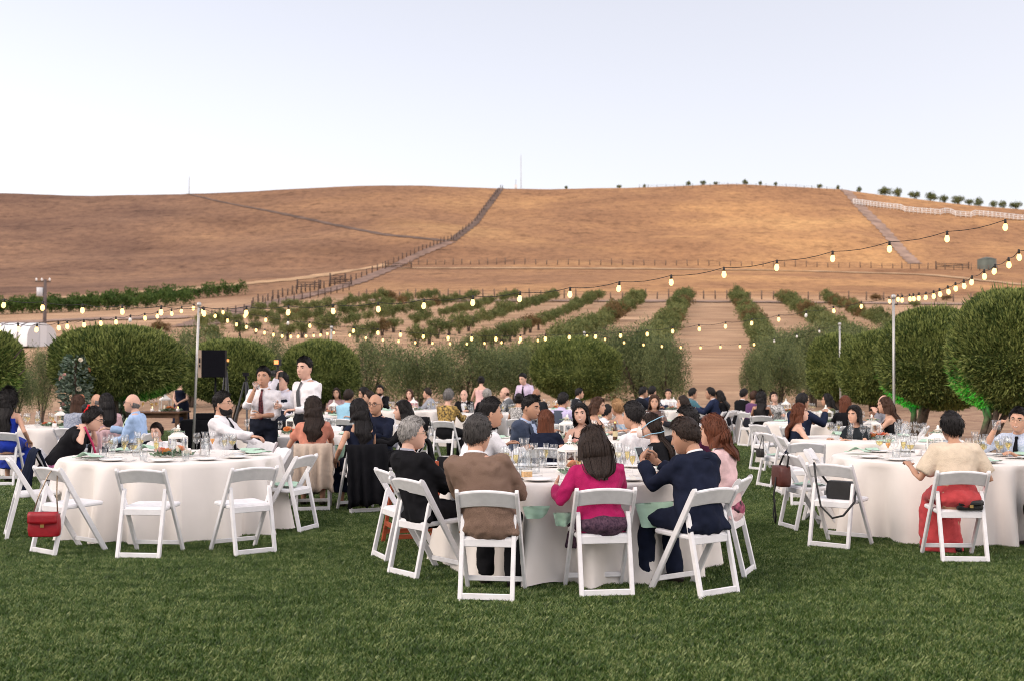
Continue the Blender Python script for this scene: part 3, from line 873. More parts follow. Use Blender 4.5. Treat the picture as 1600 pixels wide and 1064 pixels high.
def light_pole(px, ytop, d, lean, label):
    t = at(px, ytop, d)
    g = thing('light_pole', label, 'pole', (t.x - lean, d, float(zt(t.x, d))))
    h = t.z - g.location.z
    mb = MB(); mb.tube([(0, 0, -.2), (lean * .5, 0, h * .5), (lean, 0, h)], .026, 8); obj('pole', mb.mesh('pole', [pole_m]), g)
    mb = MB(); mb.lathe([(.03, h - .02), (.045, h), (.045, h + .05), (.01, h + .07)], 8, (lean, 0, 0), cap=True); obj('cap', mb.mesh('cap', [pole_m]), g)
    mb = MB(); mb.tube([(lean, 0, h - .12), (lean + .05, -.06, h - .14), (lean + .05, -.06, h - .06)], .008, 5); obj('hook', mb.mesh('hook', [cable_m]), g)
    return t
PL = light_pole(311, 478, 22, .10, 'leaning galvanised light pole beside the loudspeaker')
PR = light_pole(1396, 466, 21, .02, 'galvanised light pole among the right clipped trees')
PA = light_pole(518, 513, 33, .10, 'far light pole above the standing pair')
PB = light_pole(913, 521, 38, 0, 'far light pole behind the lone clipped tree')
PC = light_pole(1312, 508, 31, 0, 'far light pole at the end of the right clipped row')
string_lights('nearest string of lit bulbs crossing the whole picture', [(7, 477), (67, 481), (129, 485), (191, 487), (252, 488), (318, 490), (385, 489), (451, 488), (520, 486), (591, 483), (663, 478), (739, 473), (813, 467), (891, 460), (968, 451), (1049, 441), (1131, 429), (1214, 418), (1301, 404), (1390, 389), (1480, 373), (1571, 355)],
              15.6, 12.7, ends=(at(-55, 472, 16), at(1660, 334, 12.4)))
string_lights('lit bulb string running from the right light pole towards the camera', [(1403, 468), (1410, 469), (1421, 467.5), (1427, 467), (1436, 466), (1447, 465), (1459, 463), (1468, 460), (1481, 456), (1493, 451), (1506, 447), (1519, 441), (1538, 432), (1555, 424), (1576, 414), (1592, 402)],
              20, 13, ends=(PR, at(1640, 384, 12.5)))
string_lights('long sagging bulb string from the left pole to the right pole', [(348, 488), (382, 494), (416, 500), (450, 505), (484, 509), (553, 517), (590, 520), (626, 523), (662, 526), (700, 528), (737, 529), (775, 529.5), (813, 529.5), (852, 529), (890, 527), (931, 526), (970, 524.5), (1011, 522), (1051, 517.5), (1092, 514), (1134, 510), (1175, 505), (1217, 499), (1260, 493), (1302, 486), (1346, 479), (1389, 471)],
              23, 20.8, off=(3, 23), ends=(PL, PR))
string_lights('bulb string from the left pole down to the far pole', [(317, 487), (337, 494), (355, 501), (370, 507), (385, 511), (400, 516), (414, 520), (427, 523), (441, 525), (454, 526), (466, 526), (478, 525), (490, 524.5), (501, 523.5), (511, 521.5)],
              22, 32, ends=(PL, PA))
string_lights('far bulb string from the far pole to behind the lone clipped tree', [(522, 520), (547, 524), (572, 528), (598, 531), (623, 533), (649, 535), (676, 536), (703, 536.5), (729, 537), (757, 536), (784, 535), (811, 534), (840, 532), (867, 530), (893, 528)],
              32, 37, ends=(PA, PB))
string_lights('far bulb string crossing the bare alley', [(917, 525), (945, 530), (975, 535), (1005, 538.5), (1034, 541), (1064, 542.5), (1095, 543), (1126, 542), (1156, 541), (1178, 538), (1210, 533), (1245, 526), (1280, 518)],
              37, 32, off=(10, 11, 12), ends=(PB, PC))
string_lights('lit bulb string coming in from the left edge to the left pole', [(-2, 513), (28, 514), (58, 515), (91, 512), (105, 510), (131, 507.5), (157, 505), (181, 503), (204, 500), (226, 497), (246, 494), (268, 490), (284, 486), (303, 482)],
              16, 21.5, off=(8,), ends=(at(-40, 511, 15), PL))
# a garden lamp glowing between the right clipped trees
p = at(1440, 624, 26); g = thing('garden_lamp', 'small glowing yellow lamp under the right clipped trees', 'lamp', (p.x, p.y, 0))
mb = MB(); mb.tube([(0, 0, 0), (0, 0, p.z - .05)], .015, 6); obj('stake', mb.mesh('stake', [cable_m]), g)
mb = MB(); mb.ball((0, 0, p.z), .055, 10, 6); obj('bulb', mb.mesh('bulb', [emit('lamp_glow', (1, .72, .25), 6)]), g)
# green uplights at the foot of the clipped trees
def uplight(px, py, d, aim, label, power, z=None):
    p = at(px, py, d)
    g = thing('green_uplight', label, 'spotlight', (p.x, p.y, 0))
    mb = MB(); mb.lathe([(.05, 0), (.06, .02), (.06, .12), (.055, .14)], 10, cap=True); obj('housing', mb.mesh('housing', [cable_m]), g)
    mb = MB(); mb.lathe([(.05, .142), (.001, .146)], 10); obj('lens', mb.mesh('lens', [emit('green_led', (.05, 1, .25), 4)]), g)
    ld = bpy.data.lights.new('green_led_beam', 'SPOT'); ld.energy = power; ld.color = (.03, 1, .16); ld.spot_size = R(52); ld.spot_blend = .6; ld.shadow_soft_size = .04
    lo = bpy.data.objects.new('green_led_beam', ld); COL.objects.link(lo); lo.parent = g; lo.location = (0, 0, .17)
    lo.rotation_euler = Vector(aim).to_track_quat('-Z', 'Y').to_euler()
uplight(1512, 672, 19.55, (.17, .45, .75), 'green uplight at the trunk of the nearest right clipped tree', 110)
uplight(1412, 664, 23.5, (.13, .5, .8), 'green uplight behind the right light pole', 100)
uplight(212, 650, 21.3, (-.05, .7, 1.3), 'green uplight under the widest clipped tree', 22)
uplight(8, 650, 19.2, (-.05, .6, 1.2), 'green uplight under the left edge tree', 26)
uplight(905, 660, 35, (0, .7, 1), 'green uplight under the lone clipped tree', 4)

# ================================================================== folding chairs
resin = mat('white_resin', (0.79, 0.78, 0.79), .45, .07, 14, .08, 40)
def chair_parts():
    out = []
    tz, ty, fy = .785, -.235, .235     # long legs: from the back's top to the front foot
    def long_y(z): return ty + (fy - ty) * (1 - z / tz)
    for sx in (-1, 1):
        mb = MB()
        a = np.array((sx * .213, ty, tz)); b = np.array((sx * .213, fy, 0.0))
        dn = (b - a) / np.linalg.norm(b - a)
        nrm = np.cross(dn, (1, 0, 0))
        # flat bar with rounded upper end
        L = np.linalg.norm(b - a); prof = []
        for t, w in ((0, .012), (.012, .036), (.04, .046), (L - .02, .044), (L, .030)):
            prof.append((a + dn * t, w / 2))
        rr = []
        for c, w in prof:
            x = .0125
            rr.append(np.array([c + nrm * w * q + np.array((p, 0, 0)) for p, q in ((-x, -.8), (-x * .7, -1), (x * .7, -1), (x, -.8), (x, .8), (x * .7, 1), (-x * .7, 1), (-x, .8))]))
        mb.rings(rr)
        out.append(('front_leg', mb.mesh('front_leg', [resin], False)))
        mb = MB()
        a = np.array((sx * .184, long_y(.60), .605)); b = np.array((sx * .184, -.262, 0.0))
        d = (b - a) / np.linalg.norm(b - a); nn = np.cross(d, (1, 0, 0)); rr = []
        L = np.linalg.norm(b - a)
        for t, w in ((0, .012), (.014, .030), (.035, .036), (L, .036)):
            c = a + d * t; w = w / 2; x = .015
            rr.append(np.array([c + nn * w * q + np.array((p, 0, 0)) for p, q in ((-x, -.8), (-x * .75, -1), (x * .75, -1), (x, -.8), (x, .8), (x * .75, 1), (-x * .75, 1), (-x, .8))]))
        mb.rings(rr)
        out.append(('rear_leg', mb.mesh('rear_leg', [resin], False)))
    # curved back panel
    mb = MB(); n = 15; front, back = [], []
    P = np.zeros((2, 5, n, 3))
    for i in range(n):
        u = -1 + 2 * i / (n - 1)
        x = u * .202
        lo = .652 + .020 * (1 - u * u); hi = .762 + .022 * (1 - u * u)
        for j, q in enumerate((0, .06, .5, .94, 1)):
            z = lo + (hi - lo) * q
            y = long_y(z) - .030 * (1 - u * u)
            th = .011 if j in (1, 2, 3) else .007
            P[0, j, i] = (x, y - th, z - th * .6); P[1, j, i] = (x, y + th, z + th * .6)
    ring = []
    for i in range(n):
        ring.append(np.array([P[0, j, i] for j in range(5)] + [P[1, j, i] for j in range(4, -1, -1)]))
    mb.rings(ring)
    out.append(('backrest', mb.mesh('backrest', [resin], False)))
    # seat: padded board with rounded edge
    mb = MB(); rr = []
    for z, g in ((.415, -.006), (.425, 0), (.440, 0), (.450, -.008), (.452, -.03), (.446, -.12)):
        w, y0, y1 = .198 + g, -.165 - g, .215 + g
        c = .03; pts = []
        for cx, cy, a0 in ((w - c, y1 - c, 0), (-w + c, y1 - c, 90), (-w + c, y0 + c, 180), (w - c, y0 + c, 270)):
            for k in range(4):
                a = R(a0 + k * 30); pts.append((cx + c * math.cos(a), cy + c * math.sin(a), z + .012 * (cy > 0)))
        rr.append(np.array(pts))
    mb.rings(rr); out.append(('seat', mb.mesh('seat', [resin], False)))
    yr = lambda z: long_y(.60) + (-.262 - long_y(.60)) * (1 - z / .605)
    mb = MB(); mb.bar((-.17, yr(.41), .408), (.17, yr(.41), .408), .02, .055, bev=.004); out.append(('seat_rail', mb.mesh('seat_rail', [resin], False)))
    mb = MB(); mb.bar((-.17, yr(.045), .047), (.17, yr(.045), .047), .02, .045, bev=.004); out.append(('rear_stretcher', mb.mesh('rear_stretcher', [resin], False)))
    mb = MB(); mb.bar((-.20, long_y(.10), .10), (.20, long_y(.10), .10), .018, .038, bev=.004); out.append(('front_stretcher', mb.mesh('front_stretcher', [resin], False)))
    return out
CH = chair_parts()
_all = MB()
for _n, _m in CH:
    vs = np.empty(len(_m.vertices) * 3); _m.vertices.foreach_get('co', vs)
    _all.add(vs.reshape(-1, 3), [tuple(p.vertices) for p in _m.polygons])
CH_ONE = _all.mesh('folding_chair', [resin], False)
CHG = 'white folding chairs at the round tables'
def chair(loc, yaw, label, far=False, sc=1.0):
    if far:
        return tag(obj('folding_chair', CH_ONE, None, loc, R(yaw), sc), label, 'chair', CHG)
    g = thing('folding_chair', label, 'chair', loc, R(yaw), CHG, sc)
    for n, m in CH:
        obj(n, m, g)
    return g

# ================================================================== tables and what stands on them
linen = mat('ivory_linen', (0.775, 0.725, 0.680), .85, .04, 3, .10, 220, sheen=.15)
napm = mat('mint_napkin', (0.40, 0.60, 0.46), .85, .06, 8, .1, 300, sheen=.2)
china = mat('white_china', (0.82, 0.81, 0.80), .15)
glass = glassmat('clear_glass')
winem = glassmat('white_wine', (0.96, 0.87, 0.55), .05)
juicem = mat('orange_drink', (0.80, 0.33, 0.05), .2)
waterm = glassmat('water', (0.93, 0.94, 0.95), .06)
gold = mat('gold_metal', (0.75, 0.52, 0.20), .3, metal=1)
steel = mat('cutlery_steel', (0.62, 0.61, 0.60), .25, metal=1)
lantern_w = mat('lantern_white', (0.83, 0.81, 0.76), .5, .04, 9)
pane = glassmat('lantern_pane', (0.98, 0.98, 0.98), .05)
candle_m = mat('candle_wax', (0.85, 0.78, 0.62), .5)
TH = .76
def cloth_mesh(seed, Rr=1.1, folds=17, drop_to=.012):
    r = np.random.default_rng(seed)
    nt = 192
    th = np.linspace(0, 2 * math.pi, nt, endpoint=False)
    ph = th + 0.12 * np.sin(2 * th + r.random() * 6) + .08 * np.sin(3 * th + r.random() * 6)
    amp = 0.75 + .35 * np.sin(3 * th + r.random() * 6) + .25 * np.sin(5 * th + r.random() * 6)
    w = np.cos(folds * ph); fold = np.sign(w) * np.abs(w) ** .8
    fine = .25 * np.cos(2 * folds * ph + 1) + .2 * np.cos(31 * th + r.random() * 6)
    rows = []
    def row(rad, z): rows.append(np.stack([np.cos(th) * rad, np.sin(th) * rad, np.broadcast_to(z, th.shape)], 1))
    row(0.001 + 0 * th, TH)
    for q in (.3, .6, .85, .96):
        row(Rr * q + 0 * th, TH + .0008 * np.sin(9 * th))
    row(Rr * .993 + 0 * th, TH - .002)
    row(Rr + .004 + 0 * th, TH - .012)
    n = 16
    for i in range(1, n + 1):
        t = i / n
        a = .115 * amp * t ** .55
        rad = Rr + .006 + .045 * t + (fold + fine * t) * a
        z = TH - .012 - (TH - .012 - drop_to) * t
        if i == n:
            z = z + .022 * np.abs(np.sin(folds * ph * .5 + 1)) * amp
        row(rad, z)
    P = np.stack(rows, 0)
    P = np.concatenate([P, P[:, :1]], 1)
    return grid_mesh('tablecloth', P[:, ::-1], [linen])
CLOTHS = [cloth_mesh(100 + i, folds=(14, 16, 13, 17)[i]) for i in range(4)]
mb = MB(); mb.lathe([(.001, TH - .03), (1.06, TH - .03), (1.085, TH - .022), (1.085, TH - .006), (1.06, TH - .003), (.001, TH - .003)], 40); TTOP = mb.mesh('tabletop', [mat('plywood', (.35, .24, .14), .6)])
mb = MB(); mb.tube([(.03, 0, 0), (.03, 0, TH - .03)], .016, 8); mb.tube([(.03, -.3, TH - .06), (.03, .3, TH - .06)], .014, 6); TLEG = mb.mesh('leg', [mat('table_steel', (.2, .2, .2), .4, metal=.8)])
def lathe_glass(prof, n=14): 
    mb = MB(); mb.lathe(prof, n); return mb.mesh('glass', [glass])
G_WINE = lathe_glass([(.001, .003), (.034, .003), (.034, .005), (.006, .012), (.004, .03), (.004, .085), (.012, .095), (.034, .118), (.041, .150), (.038, .185), (.031, .212), (.030, .212), (.037, .185), (.039, .150), (.032, .120), (.001, .098)])
G_FLUTE = lathe_glass([(.001, .003), (.031, .003), (.031, .005), (.005, .012), (.004, .03), (.004, .075), (.010, .085), (.024, .13), (.027, .17), (.025, .225), (.024, .225), (.0255, .17), (.0225, .13), (.001, .09)])
G_TUMB = lathe_glass([(.001, .002), (.033, .002), (.035, .01), (.040, .095), (.039, .095), (.034, .012), (.001, .010)])
G_CAR = lathe_glass([(.001, .002), (.050, .002), (.054, .012), (.052, .06), (.040, .14), (.028, .19), (.027, .205), (.036, .255), (.035, .255), (.026, .205), (.0385, .14), (.050, .06), (.052, .012), (.001, .008)], 18)
def liquid(prof, m, name='drink'):
    mb = MB(); mb.lathe(prof, 12, cap=True); return mb.mesh(name, [m])
W_WINE = liquid([(.004, .1), (.030, .121), (.038, .148), (.001, .149)], winem)
W_WATER = liquid([(.004, .1), (.030, .121), (.0375, .150), (.001, .151)], waterm)
W_FLUTE = liquid([(.003, .092), (.0215, .13), (.0245, .165), (.001, .166)], winem)
W_JUICE = liquid([(.003, .092), (.0215, .13), (.0235, .15), (.001, .151)], juicem)
W_TUMB = liquid([(.02, .012), (.033, .014), (.036, .055), (.001, .056)], waterm)
W_CAR = liquid([(.02, .01), (.050, .014), (.0495, .06), (.040, .125), (.001, .126)], waterm)
def glassware(kind, p, label, group, drink=None):
    me, nm = {'wine': (G_WINE, 'wine_glass'), 'flute': (G_FLUTE, 'champagne_flute'), 'tumbler': (G_TUMB, 'tumbler'), 'carafe': (G_CAR, 'carafe')}[kind]
    o = tag(obj(nm, me, None, p, random.random() * 6), label, 'carafe' if kind == 'carafe' else 'glass', group)
    if drink:
        obj('drink', drink, o)
    return o
mb = MB(); mb.lathe([(.001, .004), (.07, .004), (.078, .008), (.128, .018), (.13, .021), (.126, .021), (.076, .012), (.001, .009)], 28); PLATE = mb.mesh('dinner_plate', [china])
mb = MB(); mb.lathe([(.001, .003), (.05, .003), (.085, .012), (.086, .014), (.05, .007), (.001, .006)], 22); SPLATE = mb.mesh('side_plate', [china])
def napkin_mesh(seed, w, d, kind):
    r = np.random.default_rng(seed); n, k = 15, 12
    U, V = np.meshgrid(np.linspace(-1, 1, n), np.linspace(-1, 1, k))
    P = np.stack([U * w / 2, V * d / 2, 0 * U], -1)
    h = wob(np.stack([U, V, 0 * U], -1).reshape(-1, 3), 3.0, seed).reshape(U.shape)
    if kind == 'flat':
        P[..., 2] = .010 + .008 * h + .022 * np.exp(-((U * .8 + V * .5) / .35) ** 2)
        P[..., 0] *= 1 - .25 * (V + 1) / 2
    elif kind == 'tent':
        P[..., 2] = .008 + .055 * np.clip(1 - np.abs(U + .2 * V) * 1.15, 0, 1) * (0.4 + .6 * (V + 1) / 2) + .008 * h
    else:   # hanging sheet with a rounded hem
        P = np.stack([U * w / 2 * (1 - .12 * (1 - V)), .03 * np.sin(U * 5 + seed) * (1 - V) * .5 + .015 * h, d * (V - 1) / 2 * (1 - .35 * U * U * (.6 + .4 * np.sin(U * 2)))], -1)
    top = P; bot = P - [0, 0, .004]
    me = grid_mesh('napkin', np.concatenate([top, bot[::-1]], 0), [napm])
    return me
NAPS = [napkin_mesh(5, .24, .16, 'flat'), napkin_mesh(6, .22, .20, 'flat'), napkin_mesh(7, .22, .22, 'tent'), napkin_mesh(8, .26, .18, 'flat')]
NAPLAP = [napkin_mesh(15, .46, .36, 'lap'), napkin_mesh(16, .36, .30, 'lap')]
mb = MB(); mb.bar((0, -.1, .006), (0, .02, .006), .010, .003); mb.bar((0, .02, .006), (0, .1, .008), .02, .003); KNIFE = mb.mesh('table_knife', [steel], False)
mb = MB(); mb.bar((0, -.1, .006), (0, .04, .006), .008, .003)
for q in (-.009, -.003, .003, .009):
    mb.bar((q, .04, .006), (q, .095, .009), .0035, .003)
FORK = mb.mesh('fork', [steel], False)
mb = MB(); mb.lathe([(.001, .002), (.03, .002), (.034, .01), (.036, .06), (.033, .06), (.031, .012), (.001, .012)], 14); VOT = mb.mesh('votive_holder', [mat('frosted_votive', (.86, .80, .78), .35, .06, 40)])
mb = MB(); mb.lathe([(.001, .055), (.012, .045), (.026, .042), (.026, .014), (.001, .013)][::-1], 10, cap=True); VOTC = mb.mesh('candle', [candle_m])
# flowers
def rose_mesh(seed, r0):
    r = np.random.default_rng(seed); mb = MB()
    for ring, (n, rad, hgt, open_) in enumerate(((3, .25, .95, .05), (5, .5, .85, .18), (6, .78, .7, .38), (7, 1.0, .5, .62))):
        for k in range(n):
            a0 = 6.283 * k / n + ring * .5 + r.normal(0, .1); wd = 6.283 / n * .72
            rows = []
            for t in np.linspace(0, 1, 5):
                rr_ = rad * (math.sin(t * 1.5) ** .7) * (1 + open_ * t * t * .5); z = hgt * t - .25 * ring * .3
                rows.append([(r0 * rr_ * math.cos(a0 + wd * u * (1 - .25 * t ** 3)), r0 * rr_ * math.sin(a0 + wd * u * (1 - .25 * t ** 3)), r0 * (z - .10 * t ** 3 * u * u * (1 + open_))) for u in np.linspace(-1, 1, 6)])
            mb.rings(np.array(rows), False, closed=False)
    mb.ball((0, 0, r0 * .25), (r0 * .42, r0 * .42, r0 * .4), 8, 5)
    return mb
ROSE_COLS = {'peach': (0.80, 0.38, 0.22), 'blush': (0.82, 0.52, 0.46), 'coral': (0.72, 0.20, 0.10), 'cream': (0.84, 0.76, 0.62), 'white': (0.82, 0.80, 0.76), 'orange': (0.75, 0.30, 0.10)}
ROSES = {k: rose_mesh(i, .042).mesh('rose', [mat('rose_' + k, c, .6, .12, 30, trans=.15)]) for i, (k, c) in enumerate(ROSE_COLS.items())}
euc = mat('eucalyptus_leaf', (0.16, 0.23, 0.16), .6, .3, 12, island=.5)
dleaf = mat('ruscus_leaf', (0.045, 0.10, 0.035), .5, .3, 12, island=.5)
def sprig(seed, n, spread, L, W, m, up=.25, name='leaf_sprig'):
    r = np.random.default_rng(seed)
    a = r.random(n) * 6.283; q = r.random(n) ** .6
    c = np.stack([np.cos(a) * q * spread, np.sin(a) * q * spread, up * spread * (1 - q) * r.random(n) + .01], 1)
    d = np.stack([np.cos(a), np.sin(a), .5 * r.random(n)], 1) + r.normal(0, .5, (n, 3)); d[:, 2] = np.abs(d[:, 2]) * .7
    return quads(name, leafq(c, d, L * (.7 + .6 * r.random(n)), W, r), [m])
SPR = [sprig(i, 90, .20, .055, .016, euc) for i in range(3)] + [sprig(i + 9, 70, .17, .06, .012, dleaf) for i in range(2)]
def lantern(p, rot, label, sc=1.0):
    """white house-shaped terrarium lantern with a little floral crown"""
    g = thing('terrarium_lantern', label, 'lantern', p, rot, 'white terrarium lanterns on the round tables', sc)
    w, h = .085, .20
    mb = MB(); mb.box((0, 0, .012), (w * 2.3, w * 2.3, .024)); obj('base', mb.mesh('base', [lantern_w], False), g)
    for sx in (-1, 1):
        for sy in (-1, 1):
            mb = MB(); mb.bar((sx * w, sy * w, .024), (sx * w, sy * w, h), .013, .013, up=(0, 1, 0)); obj('post', mb.mesh('post', [lantern_w], False), g)
    mb = MB()
    for a, b in (((-w, -w), (w, -w)), ((w, -w), (w, w)), ((w, w), (-w, w)), ((-w, w), (-w, -w))):
        mb.bar((*a, h), (*b, h), .016, .016)
    obj('top_frame', mb.mesh('top_frame', [lantern_w], False), g)
    mb = MB(); mb.box((0, 0, h + .014), (w * 2.15, w * 2.15, .010), taper=.95); rr = [np.array([(sx * q, sy * q, z) for sx, sy in ((-1, -1), (1, -1), (1, 1), (-1, 1))]) for q, z in ((w * .95, h + .019), (w * .62, h + .045), (w * .22, h + .085), (w * .2, h + .09))]
    mb.rings(rr); rf = obj('roof', mb.mesh('roof', [lantern_w], False), g)
    mb = MB(); mb.lathe([(.02, h + .09), (.03, h + .10), (.012, h + .115), (.018, h + .13), (.004, h + .15)], 10); obj('finial', mb.mesh('finial', [lantern_w]), rf)
    for k, (dx, dy) in enumerate(((0, -1), (1, 0), (0, 1), (-1, 0))):
        mb = MB(); mb.box((dx * w, dy * w, .024 + (h - .024) / 2), (.003 if dx else w * 1.8, .003 if dy else w * 1.8, h - .03)); obj('pane', mb.mesh('pane', [pane], False), g)
    mb = MB(); mb.lathe([(.028, .024), (.028, .11), (.001, .112)], 12); obj('candle', mb.mesh('candle', [candle_m]), g)
    return g
def bouquet(p, label, seed, n=6, spread=.17, sc=1.0, cols=('peach', 'blush', 'coral', 'cream', 'white', 'orange')):
    r = random.Random(seed)
    g = thing('flower_arrangement', label, 'flowers', p, r.random() * 6, 'flower arrangements on the round tables', sc)
    for i in range(2):
        obj('foliage', SPR[(seed + i * 3) % 5], g, (0, 0, .005), r.random() * 6)
    for i in range(n):
        a = i * 2.4 + r.random() * .4; q = spread * (.35 + .65 * r.random())
        obj('rose', ROSES[cols[(i + seed) % len(cols)]], g, (math.cos(a) * q, math.sin(a) * q, .035 + .04 * r.random()), (r.uniform(-.7, .7), r.uniform(-.7, .7), r.random() * 6), r.uniform(.75, 1.15))
    return g
def table(px, s, name, seed, seats=11, detail=2, cp=True):
    """round table in ivory linen; name is a phrase such as 'front left table'"""
    c = spot(px, s)
    r = random.Random(seed)
    t = thing('round_table', 'plywood table under the linen of the ' + name, 'table', c, r.random() * 6, 'round dinner tables')
    obj('tabletop', TTOP, t)
    for k in range(4):
        obj('leg', TLEG, t, (.55 * math.cos(k * 1.5708), .55 * math.sin(k * 1.5708), 0), k * 1.5708)
    tag(obj('tablecloth', CLOTHS[seed % 4], None, c, r.random() * 6), 'ivory linen cloth on the ' + name, 'tablecloth', 'ivory tablecloths')
    top = Vector((c.x, c.y, TH + .002))
    if cp:
        lantern(top + Vector((r.uniform(-.05, .05), .10, 0)), r.random() * .8 + .3, 'white terrarium lantern on the ' + name, .92)
        bouquet(top + Vector((r.uniform(-.02, .1), -.10, 0)), 'peach and coral roses on the ' + name, seed, 7 if detail > 1 else 5)
        if detail > 0:
            o = tag(obj('floral_crown', SPR[seed % 3], None, top + Vector((0, .1, .24)), r.random() * 6, .4), 'little sprig lying on the lantern roof of the ' + name, 'flowers')
            obj('rose', ROSES['white' if seed % 2 else 'blush'], o, (.02, 0, .05), (.3, .2, 0), 1.9)
            obj('rose', ROSES['cream'], o, (-.07, .03, .03), (-.3, .3, 0), 1.6)
    nst = seats if detail > 0 else 8
    used_h = []
    for i in range(nst):
        a = 6.283 * (i + .5 * r.random()) / nst
        e = Vector((math.cos(a), math.sin(a), 0)); f = Vector((-e.y, e.x, 0))
        hq = [q for q in range(12) if q not in used_h]
        hw_ = ((90 - math.degrees(a)) / 30) % 12; hq = min(hq, key=lambda q: min(abs(q - hw_), 12 - abs(q - hw_))); used_h.append(hq)
        ck = CLOCK[hq] + ' o\'clock on the ' + name
        def at_(rad, sd): return top + e * rad + f * sd
        if detail > 1:
            if r.random() < .75:
                tag(obj('dinner_plate', PLATE, None, at_(.82, r.uniform(-.06, .06))), 'white plate at ' + ck, 'plate', 'dinner plates on the ' + name)
                if r.random() < .6:
                    tag(obj('table_knife', KNIFE, None, at_(.84, .17), a + 1.57 + r.uniform(-.4, .4)), 'steel knife at ' + ck, 'knife', 'knives on the ' + name)
                    tag(obj('fork', FORK, None, at_(.84, -.17), a + 1.57 + r.uniform(-.4, .4)), 'steel fork at ' + ck, 'fork', 'forks on the ' + name)
            if r.random() < .4:
                tag(obj('side_plate', SPLATE, None, at_(.62, -.22)), 'small side plate at ' + ck, 'plate', 'side plates on the ' + name)
        if r.random() < (.6 if detail > 1 else .45):
            tag(obj('napkin', NAPS[r.randrange(4)], None, at_(.86, r.uniform(-.2, .2)) + Vector((0, 0, .004 if detail < 2 else .02)), a + r.uniform(-1, 1)), 'mint napkin at ' + ck, 'napkin', 'mint napkins on the ' + name)
        dk = r.random()
        glassware('wine', at_(.60 + r.uniform(-.05, .06), .05 + r.uniform(-.04, .04)), 'wine glass at ' + ck, 'wine glasses on the ' + name, W_WINE if dk < .25 else (W_WATER if dk < .8 else None))
        if detail > 0 or r.random() < .6:
            glassware('flute', at_(.55 + r.uniform(-.05, .08), -.10 + r.uniform(-.03, .03)), 'champagne flute at ' + ck, 'champagne flutes on the ' + name, W_FLUTE if dk < .42 else (W_JUICE if dk > .92 else None))
        if detail > 1 and r.random() < .5:
            glassware('tumbler', at_(.66, .18), 'water tumbler at ' + ck, 'tumblers on the ' + name, W_TUMB)
    for k in range(2):
        a = r.random() * 6.28
        glassware('carafe', top + Vector((.36 * (1 if k else -1), r.uniform(-.12, .12), 0)), '%s glass carafe on the %s' % ('right-hand' if k else 'left-hand', name), 'glass carafes on the tables', W_CAR)
    for k in range(3 if detail > 0 else 1):
        a = r.random() * 6.28; o = tag(obj('votive_holder', VOT, None, top + Vector((.3 * math.cos(a), .3 * math.sin(a), 0))), '%s frosted votive holder on the %s' % (('first', 'second', 'third')[k], name), 'candle holder', 'votive holders on the ' + name)
        obj('candle', VOTC, o)
    return c
TABLES = {}
CLOCK = ['twelve', 'one', 'two', 'three', 'four', 'five', 'six', 'seven', 'eight', 'nine', 'ten', 'eleven']
for key, px, s, nm, seed, seats, det in (
        ('T1', 271, 150, 'front left table', 1, 12, 2), ('T2', 900, 183, 'front centre table', 2, 12, 2), ('T3', 1472, 152, 'front right table', 3, 12, 2),
        ('T4', 1366, 117, 'second table on the right', 4, 10, 1), ('T5', 455, 107, 'table beside the standing pair', 5, 10, 1), ('T6', 92, 93, 'far left table by the floral pillar', 6, 10, 1),
        ('T8', 885, 117, 'table behind the front centre table', 7, 10, 1), ('T7', 990, 86, 'third table back in the middle', 8, 9, 1),
        ('T10', 648, 62, 'back table below the forked olive trunk', 9, 8, 0), ('T11', 762, 68, 'back table by the person in gold flowers', 10, 8, 0), ('T12', 872, 60, 'back table in front of the lone clipped tree', 11, 8, 0),
        ('T13', 1052, 61, 'back table at the foot of the bare alley', 12, 8, 0), ('T14', 1228, 66, 'back table left of the right clipped row', 13, 8, 0), ('T15', 520, 70, 'back table behind the person in peach', 14, 8, 0), ('T16', 1290, 86, 'third table back on the right', 15, 8, 0)):
    TABLES[key] = table(px, s, nm, seed, seats, det)

# ================================================================== people
SKIN = {'light': (0.66, 0.40, 0.30), 'mid': (0.59, 0.34, 0.235), 'tan': (0.50, 0.275, 0.18), 'deep': (0.33, 0.165, 0.10)}
HAIR = {'black': (0.012, 0.010, 0.010), 'dark': (0.026, 0.016, 0.012), 'brown': (0.062, 0.030, 0.018), 'auburn': (0.12, 0.038, 0.018), 'grey': (0.16, 0.15, 0.145), 'white': (0.30, 0.285, 0.27), 'blonde': (0.36, 0.21, 0.10), 'pepper': (0.055, 0.05, 0.047)}
def skin_m(k): return mat('skin_' + k, SKIN[k], .48, .07, 14, spec=.35)
def hair_m(k): return mat('hair_' + k, HAIR[k], .5, .45, 1.0, .5, 1.3, stretch=(120, 120, 9), spec=.22)
CLOTHC = {}
def cloth_m(c, kind=''):
    """c is an rgb triple, or (rgb, rgb2) for a print"""
    key = 'fabric_' + kind + str(c)
    if key in MATS:
        return MATS[key]
    if isinstance(c[0], tuple):
        return mat(key, c[0], .85, vscale=26 if len(c) < 3 else c[2], col2=c[1], bump=.1, bscale=200, detail=1.0)
    if max(c) < .08:
        return mat(key, c, .85, .25, 9, .2, 260, spec=.10)
    return mat(key, c, .8, .08, 22, .3, 140, sheen=.10, spec=.2)
lip_m = mat('lips', (0.36, 0.15, 0.12), .4)
teeth_m = mat('teeth', (0.80, 0.77, 0.72), .3)
eye_w = mat('eye_white', (0.50, 0.46, 0.43), .25)
eye_d = mat('eye_iris', (0.02, 0.013, 0.010), .2)
frame_m = mat('spectacle_frame', (0.03, 0.028, 0.028), .35)
frame_g = mat('spectacle_wire', (0.45, 0.36, 0.25), .3, metal=.9)
